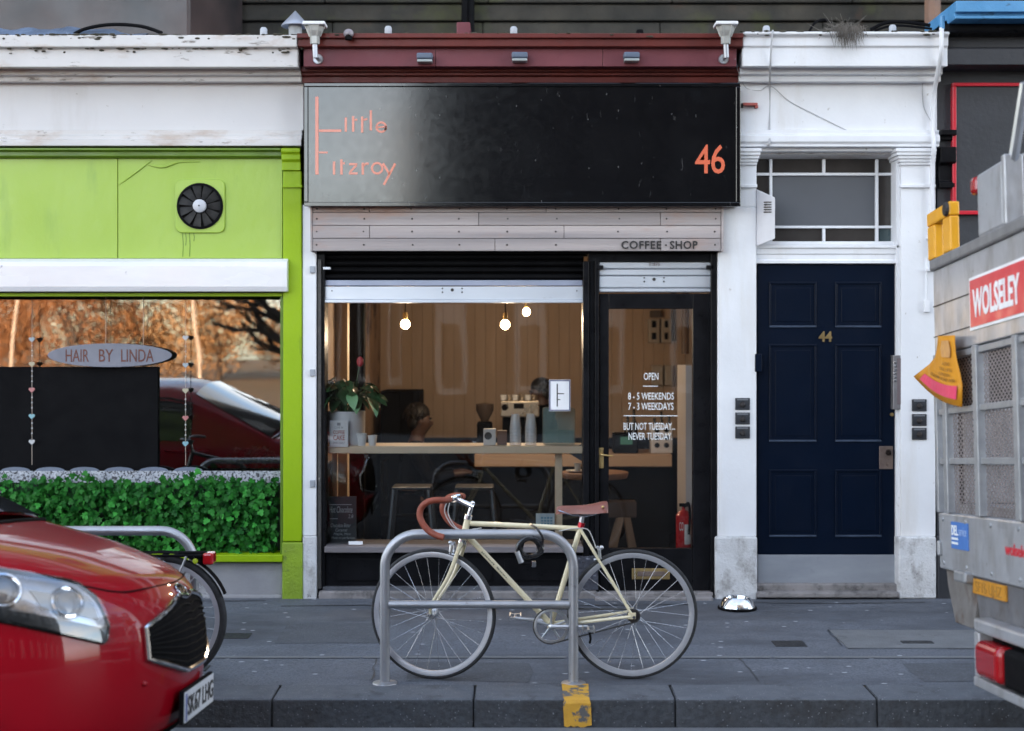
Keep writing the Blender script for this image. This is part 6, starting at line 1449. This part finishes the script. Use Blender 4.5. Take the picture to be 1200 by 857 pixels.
MB().tube(edge, .0115, 8, closed=True).build('surround', chrome, gr_, smooth=True)
slat_m = M('grille_slat', (.004, .004, .004), rough=.75, spec=.15)
for k in range(8):
    f_ = (k + 1) / 9; P = []
    for i in range(25):
        y = -gw * .97 + 2 * gw * .97 * i / 24; z = gbot(y) + (gtop(y) - gbot(y)) * f_; P.append(fpt(y, z, .008))
    MB().tube(P, .004, 6).build('slat', slat_m, gr_, smooth=True)
# badge
m = MB(); c = nose(0, 6.55, .004); n0 = (nose(0, 6.55, .02) - c).normalized()
ux = Vector((0, 1, 0)); uy = n0.cross(ux).normalized()
m.tube([c + ux * .062 * math.cos(R(a)) + uy * .031 * math.sin(R(a)) for a in range(0, 360, 12)], .006, 6, closed=True); m.build('badge', chrome, car, smooth=True)
m = MB(); m.add([c + n0 * .002 + ux * .06 * math.cos(R(a)) + uy * .029 * math.sin(R(a)) for a in range(0, 360, 12)], [tuple(range(30))]); m.build('badge_field', black_matt, car)
text('KIA', chrome, car, -.038, .038, -.014, .014, 0, name='badge_lettering', depth=.002, fn=lambda p: c + n0 * (.003 - p.y) + ux * p.x - uy * p.z * (1 if uy.z < 0 else -1))
# headlights
refl = M('headlamp_reflector', (.62, .64, .68), (.42, .44, .48), 7, rough=.22, metal=.6)
lens = glass('headlamp_lens', tint=(.95, .96, .97), boost=1.6)
def lamp_v(side, u):                                          # u from inner (0) to outer (1): v limits
    t = 40 + 32 * u
    bot = 4.6 + 1.6 * u ** 1.1; top = 7.9 + 2.3 * u ** .85
    if u < .06: g = .5 + .5 * (u / .06) ** .5; mid = (bot + top) / 2; bot, top = mid + (bot - mid) * g, mid + (top - mid) * g
    return t, bot, top
for sd_ in (-1, 1):
    def patch(name, mat, par, off, u0=0, u1=1, w0=0., w1=1., nu=24, nw=10):
        vv = []
        for i in range(nu + 1):
            t, b, tp = lamp_v(sd_, u0 + (u1 - u0) * i / nu)
            for j in range(nw + 1): vv.append(nose(R(t * sd_), b + (tp - b) * (w0 + (w1 - w0) * j / nw), off))
        return MB().add(vv, [(i * (nw + 1) + j, (i + 1) * (nw + 1) + j, (i + 1) * (nw + 1) + j + 1, i * (nw + 1) + j + 1) for i in range(nu) for j in range(nw)]).build(name, mat, par, smooth=True)
    hl = patch('headlight', refl, car, .003)
    patch('lower_trim', M('lamp_dark_trim', (.06, .065, .07), rough=.25) if 'lamp_dark_trim' not in bpy.data.materials else bpy.data.materials['lamp_dark_trim'], hl, .006, 0, 1, .02, .20)
    patch('indicator_housing', M('lamp_inner_white', (.75, .77, .80), rough=.3) if 'lamp_inner_white' not in bpy.data.materials else bpy.data.materials['lamp_inner_white'], hl, .007, .08, .55, .3, .62)
    for u, w_, r_ in ((.30, .50, .055), (.78, .52, .06)):
        t, b, tp = lamp_v(sd_, u); c1_ = nose(R(t * sd_), b + (tp - b) * w_, .006); nn_ = (nose(R(t * sd_), b + (tp - b) * w_, .03) - c1_).normalized(); a1 = nn_.orthogonal().normalized(); a2 = nn_.cross(a1)
        MB().tube([c1_ + (a1 * math.cos(R(a)) + a2 * math.sin(R(a))) * r_ for a in range(0, 360, 18)], .010, 8, closed=True).build('lamp_ring', chrome, hl, smooth=True)
        MB().ball(tuple(c1_), r_ * .8, (1, 1, 1), 14, 8).map(lambda p: c1_ + (p - c1_) - nn_ * (p - c1_).dot(nn_) * .75).build('bulb_lens', M('lamp_glass_ball', (.30, .32, .36), rough=.05, coat=1) if 'lamp_glass_ball' not in bpy.data.materials else bpy.data.materials['lamp_glass_ball'], hl, smooth=True)
    patch('cover', lens, hl, .020)
    P = [nose(R(lamp_v(sd_, i / 24)[0] * sd_), lamp_v(sd_, i / 24)[1], .008) for i in range(25)] + [nose(R(lamp_v(sd_, 1 - i / 24)[0] * sd_), lamp_v(sd_, 1 - i / 24)[2], .008) for i in range(25)]
    MB().tube(P, .0065, 6, closed=True).build('seal', black_matt, hl, smooth=True)
# lower intake, plate
vv = []
for i in range(21):
    y = -.62 + 1.24 * i / 20
    for j in range(5): vv.append(fpt(y, .18 + (.075 - .03 * abs(y) / .62) * j / 4, .004))
MB().add(vv, [(i * 5 + j, i * 5 + 5 + j, i * 5 + 6 + j, i * 5 + 1 + j) for i in range(20) for j in range(4)]).build('lower_intake', black_matt, car, smooth=True)
plate_m = M('number_plate', (.66, .68, .72), rough=.35); xp = .018; zp = .265
MB().box(.0, xp, -.27, .27, zp - .005, zp + .125).build('plate_holder', black_matt, car, bevel=.004)
pl_ = MB().box(xp, xp + .006, -.262, .262, zp, zp + .118).build('number_plate', plate_m, car, bevel=.002)
text('SK67 LHG', ink, pl_, -.225, .245, zp + .022, zp + .098, 0, name='plate_lettering', depth=.002, bold=.012, fn=lambda p: Vector((xp + .0065 - p.y, p.x, p.z)))
MB().box(xp + .006, xp + .007, -.258, -.235, zp + .006, zp + .112).build('plate_band', M('plate_blue', (.03, .06, .30), rough=.4), pl_)
MB().ball(tuple(nose(R(-28), 3.0, .002)), .012, n=10, m=6).build('parking_sensor', paint, car, smooth=True)

# ------------------------------------------------------------------ truck with folded tail lift
TX, TY = 2.005, -2.90
tk = thing('flatbed_truck', (TX, TY, -.171), 'silver builders merchant truck, rear tail lift folded up at right edge', 'truck')
ORG[tk.name] = Vector((0, 0, 0)); tk.rotation_euler = (ROLL, 0, 0)
sil = M('truck_silver', (.46, .47, .50), (.40, .41, .44), 4, rough=.38, metal=.45, bump=.08, bscale=6, stain=((.24, .225, .215), 5, .48, .72, (1, 1, .35)), stain2=((.15, .13, .12), 20, .64, .70))
galv = M('truck_galvanised', (.36, .37, .39), (.27, .28, .30), 14, rough=.5, metal=.5, stain=((.20, .15, .12), 16, .66, .74))
# local frame: x along the truck (forward +), y = -u towards the road, z = height w
def U(u0, u1, w0, w1, x0, x1): return MB().box(x0, x1, -u1, -u0, w0, w1)
WB = 2.3
tg = U(0, WB, 1.80, 2.20, 0, .05).build('tail_lift', sil, tk, bevel=.006)
U(-.01, WB + .01, 2.20, 2.255, -.015, .07).build('top_rail', M('worn_rail', (.28, .28, .29), (.20, .20, .21), 9, rough=.5, metal=.5), tg, bevel=.01)
for w in (1.885, 2.03): U(0, WB, w - .0025, w + .0025, -.003, -.0005).build('seam', nail_m, tg)
U(0, WB, .80, 1.06, 0, .06).build('lower_panel', sil, tg, bevel=.008)
mesh_m = M('expanded_mesh', (.22, .19, .19), (.16, .14, .14), 12, rough=.6, metal=.2, alpha_mesh=14)
U(.0, .035, 1.06, 1.80, -.01, .05).build('frame_post', galv, tg, bevel=.004)
for u in (.13, .57, 1.06, 1.55, 2.04): U(u, u + .055, 1.062, 1.798, -.012, .045).build('mesh_post', galv, tg, bevel=.004)
for w in (1.285, 1.515, 1.765): U(.04, WB, w, w + .028, .0, .035).build('mesh_bar', galv, tg, bevel=.003)
for u0, u1 in ((.19, .565), (.63, 1.055), (1.12, 1.545), (1.61, 2.035)):
    for w0, w1 in ((1.065, 1.284), (1.314, 1.514), (1.544, 1.764)):
        MB().add([(.02, -u0, w0), (.02, -u1, w0), (.02, -u1, w1), (.02, -u0, w1)], [(0, 1, 2, 3)]).build('mesh_panel', mesh_m, tg, fix=False)
for w in (1.09 - .06, .83):
    for k in range(7): MB().lathe([(0, -.006), (.009, -.005), (.011, 0)], (-.0003, -.07 - k * .33, w), 'x', 10).build('bolt', galv, tg)
for u in (.3, 1.3): U(u, u + .16, .765, .815, -.03, .02).build('hinge', galv, tg, bevel=.01)
# signs on the lift
red_v = M('red_vinyl', (.58, .03, .045), (.52, .025, .04), 5, rough=.35)
sgn = U(.545, 1.28, 1.865, 2.095, -.006, -.001).build('brand_panel', vinyl, tg)
U(.56, 1.265, 1.878, 2.082, -.0085, -.0062).build('brand_field', red_v, sgn)
def tfn(xo): return lambda p: Vector((xo + p.y, -p.x, p.z))
text('WOLSELEY', vinyl, sgn, .60, 1.17, 1.915, 2.04, 0, bold=.028, depth=.002, fn=tfn(-.0087))
text('wolseley', red_v, tg, .90, 1.17, .905, .968, 0, bold=.02, depth=.002, fn=tfn(-.0003))
bs = U(.20, .44, .905, 1.025, -.004, -.0003).build('sticker', M('blue_vinyl', (.07, .19, .52), rough=.4), tg)
text('DEL', vinyl, bs, .21, .30, .965, 1.01, 0, bold=.03, depth=.0015, fn=tfn(-.0042)); text('service', M('pale_blue_print', (.3, .42, .68), rough=.5), bs, .31, .42, .965, 1.005, 0, depth=.0015, fn=tfn(-.0042))
for w in (.945, .925): U(.21, .30, w, w + .010, -.0055, -.0041).build('sticker_line', vinyl, bs)
# under-run: skirt, plate, bumper, lamp
m = MB(); m.prism([(-.0, .80), (-.42, .80), (-.5, .80), (-.38, .56), (-.12, .56), (-.02, .72)], .03, .07, 'x'); m.build('hinge_bracket', M('grimy_bracket', (.20, .19, .185), (.13, .12, .115), 7, rough=.6, stain=((.10, .07, .055), 6, .52, .66)), tk, bevel=.006)
sk_ = M('dirty_skirt', (.14, .14, .15), (.09, .09, .10), 6, rough=.6, stain=((.08, .07, .065), 5, .52, .68))
m = MB(); m.prism([(-.44, .795), (-WB, .795), (-WB, .50), (-.62, .50), (-.50, .60)], .02, .06, 'x'); m.build('skirt', sk_, tk, bevel=.006)
yp_ = U(.45, .86, .725, .79, .008, .0195).build('rear_plate', M('yellow_plate', (.55, .25, .02), (.45, .19, .015), 9, rough=.5, stain=((.12, .07, .03), 12, .55, .66)), tk, bevel=.002)
text('SF16 UHZ', M('plate_smudge', (.34, .17, .03), rough=.6), yp_, .49, .82, .735, .78, 0, depth=.0015, fn=tfn(.0078))
bp_ = U(.66, WB, .585, .64, -.06, .02).build('bumper', sil, tk, bevel=.01)
U(.66, .72, .40, .584, -.06, .02).build('bumper_end', sil, bp_, bevel=.006); U(.66, WB, .36, .40, -.065, .02).build('bumper_lip', sil, bp_, bevel=.006); U(.72, WB, .40, .584, .0, .015).build('bumper_back', black_matt, bp_)
tlm = M('tail_lamp_red', (.34, .008, .012), (.28, .006, .01), 30, rough=.15, coat=.6)
U(.77, 1.06, .415, .565, -.10, -.005).build('tail_lamp', tlm, tk, bevel=.035, seg=4); U(1.065, 1.4, .41, .565, -.08, -.005).build('tail_lamp_housing', black_matt, tk, bevel=.02)
U(.02, .05, .86, .93, -.02, .05).build('side_marker', galv, tk, bevel=.008)
# corner column with lamp, yellow cage frame
U(.66, .98, 2.256, 2.53, .0, .07).build('column', sil, tk, bevel=.012); U(.982, 1.02, 2.256, 2.545, -.005, .075).build('column_edge', sil, tk, bevel=.006)
lc_ = U(.59, .66, 2.45, 2.53, -.01, .06).build('marker_lamp', tlm, tk, bevel=.02)
m = MB(); m.tube([(.04, -1.0, 2.52), (.04, -1.16, 2.80)], .022, 8); m.build('grab_rail', alu, tk, smooth=True)
yel = M('yellow_steel', (.75, .36, .012), (.66, .30, .01), 6, rough=.4)
yk = U(-.05, .30, 2.42, 2.485, -.01, .04).build('yellow_frame', yel, tk, bevel=.008); U(-.05, .06, 2.256, 2.419, -.008, .038).build('frame_leg', yel, yk, bevel=.008); U(.19, .30, 2.256, 2.419, -.008, .038).build('frame_leg', yel, yk, bevel=.008)
MB().lathe([(0, -.012), (.03, -.012), (.035, 0)], (-.011, -.27, 2.452), 'x', 14).build('bolt', nail_m, yk)
# body, chassis, wheels, cab ahead
U(-.0, WB, .95, 1.10, .10, 4.2).build('bed', galv, tk); 
for u in (0, WB - .04): U(u, u + .04, 1.101, 1.55, .12, 4.2).build('drop_side', sil, tk, bevel=.01)
U(0, WB, 1.101, 2.5, 4.1, 4.18).build('headboard', galv, tk, bevel=.01)
for u in (.7, 1.4): U(u, u + .2, .62, .949, .12, 5.6).build('chassis_rail', black_matt, tk)
for x in (1.25, 5.0):
    for u in (.28, WB - .28):
        w = MB().ring([(.42, -.13), (.42, .13), (.39, .15), (.24, .14), (.24, -.14), (.39, -.15)], (x, -u, .42), 'y', 36).build('wheel', tyre_m, tk, smooth=True); MB().lathe([(0, -.10), (.1, -.10), (.22, -.06), (.24, -.13)], (x, -u, .42), 'y', 24).build('rim', galv, w, smooth=True)
cb_ = U(.05, WB - .05, .62, 2.45, 4.35, 6.1).build('cab', M('cab_white', (.6, .6, .62), rough=.35, coat=.5), tk, bevel=.12, seg=4)
U(.15, WB - .15, 1.45, 2.2, 6.0, 6.12).build('windscreen', dglass, cb_, bevel=.03); U(.03, .06, 1.45, 2.1, 5.0, 5.8).build('side_window', dglass, cb_); U(WB - .06, WB - .03, 1.45, 2.1, 5.0, 5.8).build('side_window', dglass, cb_)
# yellow warning flag hanging off the lift edge
yf_ = -2.98; t = thing('warning_flag', (1.95, -3.1, 1.35), 'curled yellow fan shaped flag with pink band hanging on the truck corner', 'flag')
s0 = (CAM_D + yf_) / FPX
def fl(px, py):                                               # the flag hangs along the plane of the lift and curls past its corner
    xf = TX - .035 + .018 * math.sin((px - 1070) * .11); d = FPX * xf / (px - 600); return Vector((xf, d - CAM_D, CAM_Z - (py - HOR) * d / FPX))
top = [(1099, 395), (1110, 392.5), (1119, 393)]; 
rowsL = [(1099, 394), (1098, 405), (1095.5, 420), (1086, 430), (1070.5, 441.5)]; 
left = [(1099, 394), (1098.6, 402), (1097.5, 410), (1095.5, 419), (1089, 427), (1080, 434), (1070.5, 441.5)]
right = [(1118.5, 393), (1118.8, 402), (1119.5, 412), (1121, 422), (1125, 438), (1127.5, 452), (1127, 477)]
grid = []; nu_ = 12; nL = len(left)
for i in range(nL):
    for j in range(nu_ + 1):
        t_ = j / nu_; px = left[i][0] + (right[i][0] - left[i][0]) * t_; py = left[i][1] + (right[i][1] - left[i][1]) * t_
        if i >= 3: py += (i - 2) / 4 * 9.0 * math.sin(math.pi * t_) * .9
        grid.append(fl(px, py))
qs = [(i * (nu_ + 1) + j, i * (nu_ + 1) + j + 1, (i + 1) * (nu_ + 1) + j + 1, (i + 1) * (nu_ + 1) + j) for i in range(nL - 1) for j in range(nu_)]
o = MB().add(grid, qs).build('cloth', M('flag_yellow', (.62, .27, .02), (.54, .22, .015), 7, rough=.55, spec=.2, stain=((.55, .33, .12), 12, .6, .7)), t, smooth=True)
so = o.modifiers.new('th', 'SOLIDIFY'); so.thickness = .003; so.offset = 1
def fcol(t_, i_):
    i = int(i_); f = i_ - i; i2 = min(i + 1, nL - 1); k = t_ * nu_; j = int(min(k, nu_ - 1)); g = k - j
    p = grid[i * (nu_ + 1) + j].lerp(grid[i * (nu_ + 1) + j + 1], g); q = grid[i2 * (nu_ + 1) + j].lerp(grid[i2 * (nu_ + 1) + j + 1], g); return p.lerp(q, f) + Vector((-.006, -.002, 0))
band = [fcol(.10 + .80 * k / 16, 5.02) for k in range(17)] + [fcol(.10 + .80 * k / 16, 5.68) for k in range(17)]
MB().add(band, [(k, k + 1, k + 18, k + 17) for k in range(16)]).build('pink_band', M('pink_print', (.72, .05, .13), rough=.5), t, fix=False)
brn = M('brown_print', (.28, .14, .04), rough=.6)
for s_, i0, i1, a, b in (('ASTRO', 3.15, 3.42, .42, .72), ('TAIL LIFTS', 3.62, 3.88, .34, .78), ('LONDON', 4.05, 4.30, .38, .72), ('0208 530 300', 4.46, 4.72, .20, .86)):
    text(s_, brn, t, a, b, i0, i1, 0, depth=.0, fn=lambda p, i0=i0, i1=i1: fcol(p.x, i0 + i1 - p.z) + Vector((-.001, 0, 0)))
m = MB(); mid = [fcol(.3, .7), fcol(.7, .7), fcol(.8, 1.8), fcol(.75, 2.7), fcol(.35, 2.7), fcol(.25, 1.8)]; m.add(mid, [tuple(range(6))]); m.build('faded_emblem', M('faded_print', (.50, .24, .09), (.62, .33, .09), 30, rough=.6), t, fix=False)
# ------------------------------------------------------------------ the far side of the street: what the glass reflects
def simple_tree(px, dist, h, label, leaf_mat, leaves=3800, seed=1, cr=None, bare=False, trunk_h=.2):
    y = -(dist - CAM_D); x = (px - 600) / FPX * dist; random.seed(seed)
    t = thing('park_tree', (x, y, .05), label, 'tree', 'trees across the street')
    bark = bpy.data.materials.get('tree_bark') or M('tree_bark', (.07, .05, .04), (.045, .034, .028), 8, rough=.9)
    m = MB(); tips = []
    def grow(p, d, L_, r, lvl):
        q = p + d * L_; mid = (p + q) / 2 + Vector((random.uniform(-1, 1), random.uniform(-1, 1), 0)) * L_ * .06
        m.tube([p, mid, q], [r, r * .85, r * .68], 6, cap=False); tips.append((q, lvl))
        if lvl == 0: return
        for k in range(3 if lvl > 1 else 3):
            a = random.uniform(0, 6.28); sp = random.uniform(.45, .85); up = Vector((math.cos(a) * sp, math.sin(a) * sp, random.uniform(.15, .75)))
            grow(q if k else (p + q) / 2 + (q - p) * .2, (d * .75 + up).normalized(), L_ * random.uniform(.6, .8), r * .6, lvl - 1)
    grow(Vector((0, 0, -.1)), Vector((0, 0, 1)), h * trunk_h, h * .022, 4 if bare else 3)
    m.map(lambda p: p + Vector((x, y, .05))); m.build('trunk', bark, t, fix=False)
    if leaves:
        cw = cr or h * .42; lmb = MB()
        cl = [(Vector((random.gauss(0, .45) * cw, random.gauss(0, .45) * cw, h * random.uniform(.14, .95))), random.uniform(.10, .2) * h) for _ in range(38)]
        for k in range(leaves):
            c, r_ = random.choice(cl); d = Vector((random.gauss(0, 1), random.gauss(0, 1), random.gauss(0, 1))).normalized() * r_ * random.random() ** .4
            p = c + d + Vector((x, y, 0)); s_ = random.uniform(.07, .16) * h / 10; a = Vector((random.gauss(0, 1), random.gauss(0, 1), random.gauss(0, 1))).normalized(); b = a.orthogonal().normalized()
            lmb.add([p - a * s_, p + b * s_ * .6, p + a * s_, p - b * s_ * .6], [(0, 1, 2, 3)])
        o = lmb.build('crown', leaf_mat, t, fix=False); o['kind'] = 'stuff'
    return t
rust = M('autumn_leaf', (.33, .15, .06), (.24, .10, .042), .4, rough=.7); rust2 = M('autumn_leaf_gold', (.40, .225, .10), (.30, .155, .065), .4, rough=.7)
for px, d, h, lab, mt, sd in ((-40, 78, 9.5, 'rust coloured park tree reflected at the left edge of salon window', rust, 1), (75, 74, 8.8, 'rust coloured park tree reflected above the oval plaque', rust, 2), (165, 80, 9.8, 'broad orange park tree reflected behind the right heart string', rust2, 3), (255, 76, 9.0, 'golden park tree reflected near the lime pilaster', rust2, 4), (20, 90, 9.5, 'farther rust tree reflected between the nearer two on left', rust, 5), (350, 84, 9.5, 'golden brown park tree reflected right of the lime pilaster', rust2, 6)):
    simple_tree(px, d, h, lab, mt, 10000, sd)
bt_ = thing('bare_tree', ((352 - 600) / FPX * 30, -20.5, .05), 'bare black branched tree reflected in the salon window corner', 'tree')
bkm = M('black_bark', (.012, .010, .009), rough=.9); random.seed(21)
def Q(px, py, d=30.): return Vector(((px - 600) / FPX * d, -(d - CAM_D), CAM_Z - (py - HOR) * d / FPX))
MB().tube([Q(352, 445), Q(350, 410), Q(346, 375), Q(340, 300)], [.22, .20, .17, .10], 8).build('trunk', bkm, bt_, smooth=True)
def twig(m, p, d, L_, r, lvl):
    q = p + d * L_; mid = (p + q) / 2 + Vector((random.uniform(-1, 1), random.uniform(-1, 1), random.uniform(-1, 1))) * L_ * .08
    m.tube([p, mid, q], [r, r * .8, r * .6], 5, cap=False)
    if lvl:
        for k in range(3): twig(m, p.lerp(q, .45 + .27 * k), (d + Vector((random.uniform(-.7, .4), random.uniform(-.6, .6), random.uniform(-.5, .8)))).normalized(), L_ * .62, r * .58, lvl - 1)
for a_, b_ in (((350, 410), (300, 385)), ((348, 390), (290, 362)), ((347, 378), (285, 345)), ((345, 360), (300, 325)), ((350, 420), (310, 405)), ((346, 372), (400, 330)), ((344, 350), (395, 300)), ((342, 330), (300, 270))):
    p, q = Q(*a_), Q(*b_); m = MB(); twig(m, p, (q - p).normalized(), (q - p).length, .085, 3); m.build('branch', bkm, bt_, fix=False)
# lamp columns in the reflection
for px, lean, lab in ((8, .012, 'pale leaning pole reflected at the far left of salon window'), (232, -.03, 'orange lit leaning pole reflected right of the heart string')):
    d = 60; y = -(d - CAM_D); x = (px - 600) / FPX * d; m = MB(); m.tube([(x, y, .05), (x + lean * 8 * 3, y, 8)], [.09, .05], 8); solo(m, 'lamp_post', M('pole_paint', (.5, .38, .30), rough=.6), lab, 'pole', smooth=True)
# pale terrace and tall dark tenement opposite
def block(name, px0, px1, dist, h, mat, label, wmat, storeys, bays, wcol):
    y = -(dist - CAM_D); x0, x1 = (px0 - 600) / FPX * dist, (px1 - 600) / FPX * dist
    t = thing(name, ((x0 + x1) / 2, y, .05), label, 'building')
    MB().box(x0, x1, y - 9, y, .0, h).build('wall', mat, t)
    MB().box(x0 - .2, x1 + .2, y - 9, y + .25, h, h + .35).build('cornice', mat, t)
    rw = (x1 - x0) / bays; sh_ = h / storeys
    for i in range(storeys):
        for j in range(bays):
            a = x0 + rw * (j + .3); z = sh_ * i + sh_ * .28
            f = MB().box(a, a + rw * .4, y, y + .06, z, z + sh_ * .55).build('window', wcol if i else wwh, t)
            MB().box(a + rw * .08, a + rw * .32, y + .06, y + .075, z + .15, z + sh_ * .55 - .4).build('pane', wmat, f)
        MB().box(x0, x1, y, y + .12, sh_ * i + sh_ * .92, sh_ * i + sh_).build('string_course', mat, t)
    return t
wwh = M('sash_white', (.34, .33, .32), rough=.6); wdk = M('reflected_window', (.03, .035, .04), rough=.1); sandst = M('pale_sandstone', (.42, .34, .27), (.36, .28, .22), 2, rough=.85); darkst = M('dark_tenement_stone', (.018, .016, .016), (.012, .011, .011), 1.5, rough=.9)
block('pale_terrace', 470, 600, 70, 13, M('grey_sandstone', (.17, .15, .13), (.13, .115, .10), 2, rough=.85), 'pale stone terrace reflected in the middle of coffee shop window', wdk, 4, 5, wwh)
block('dark_tenement', 482, 1500, 27, 15.5, darkst, 'tall dark tenement reflected across the black sign and the door', wdk, 5, 11, M('grey_sash', (.10, .10, .105), rough=.6))
block('low_reflection_blocker', 372, 481, 27.5, 3.7, darkst, 'low dark building added to block tree reflections behind the potted plant', wdk, 1, 3, M('dull_sash', (.10, .09, .08), rough=.6))  # unseen low building added to keep the trees out of the coffee window
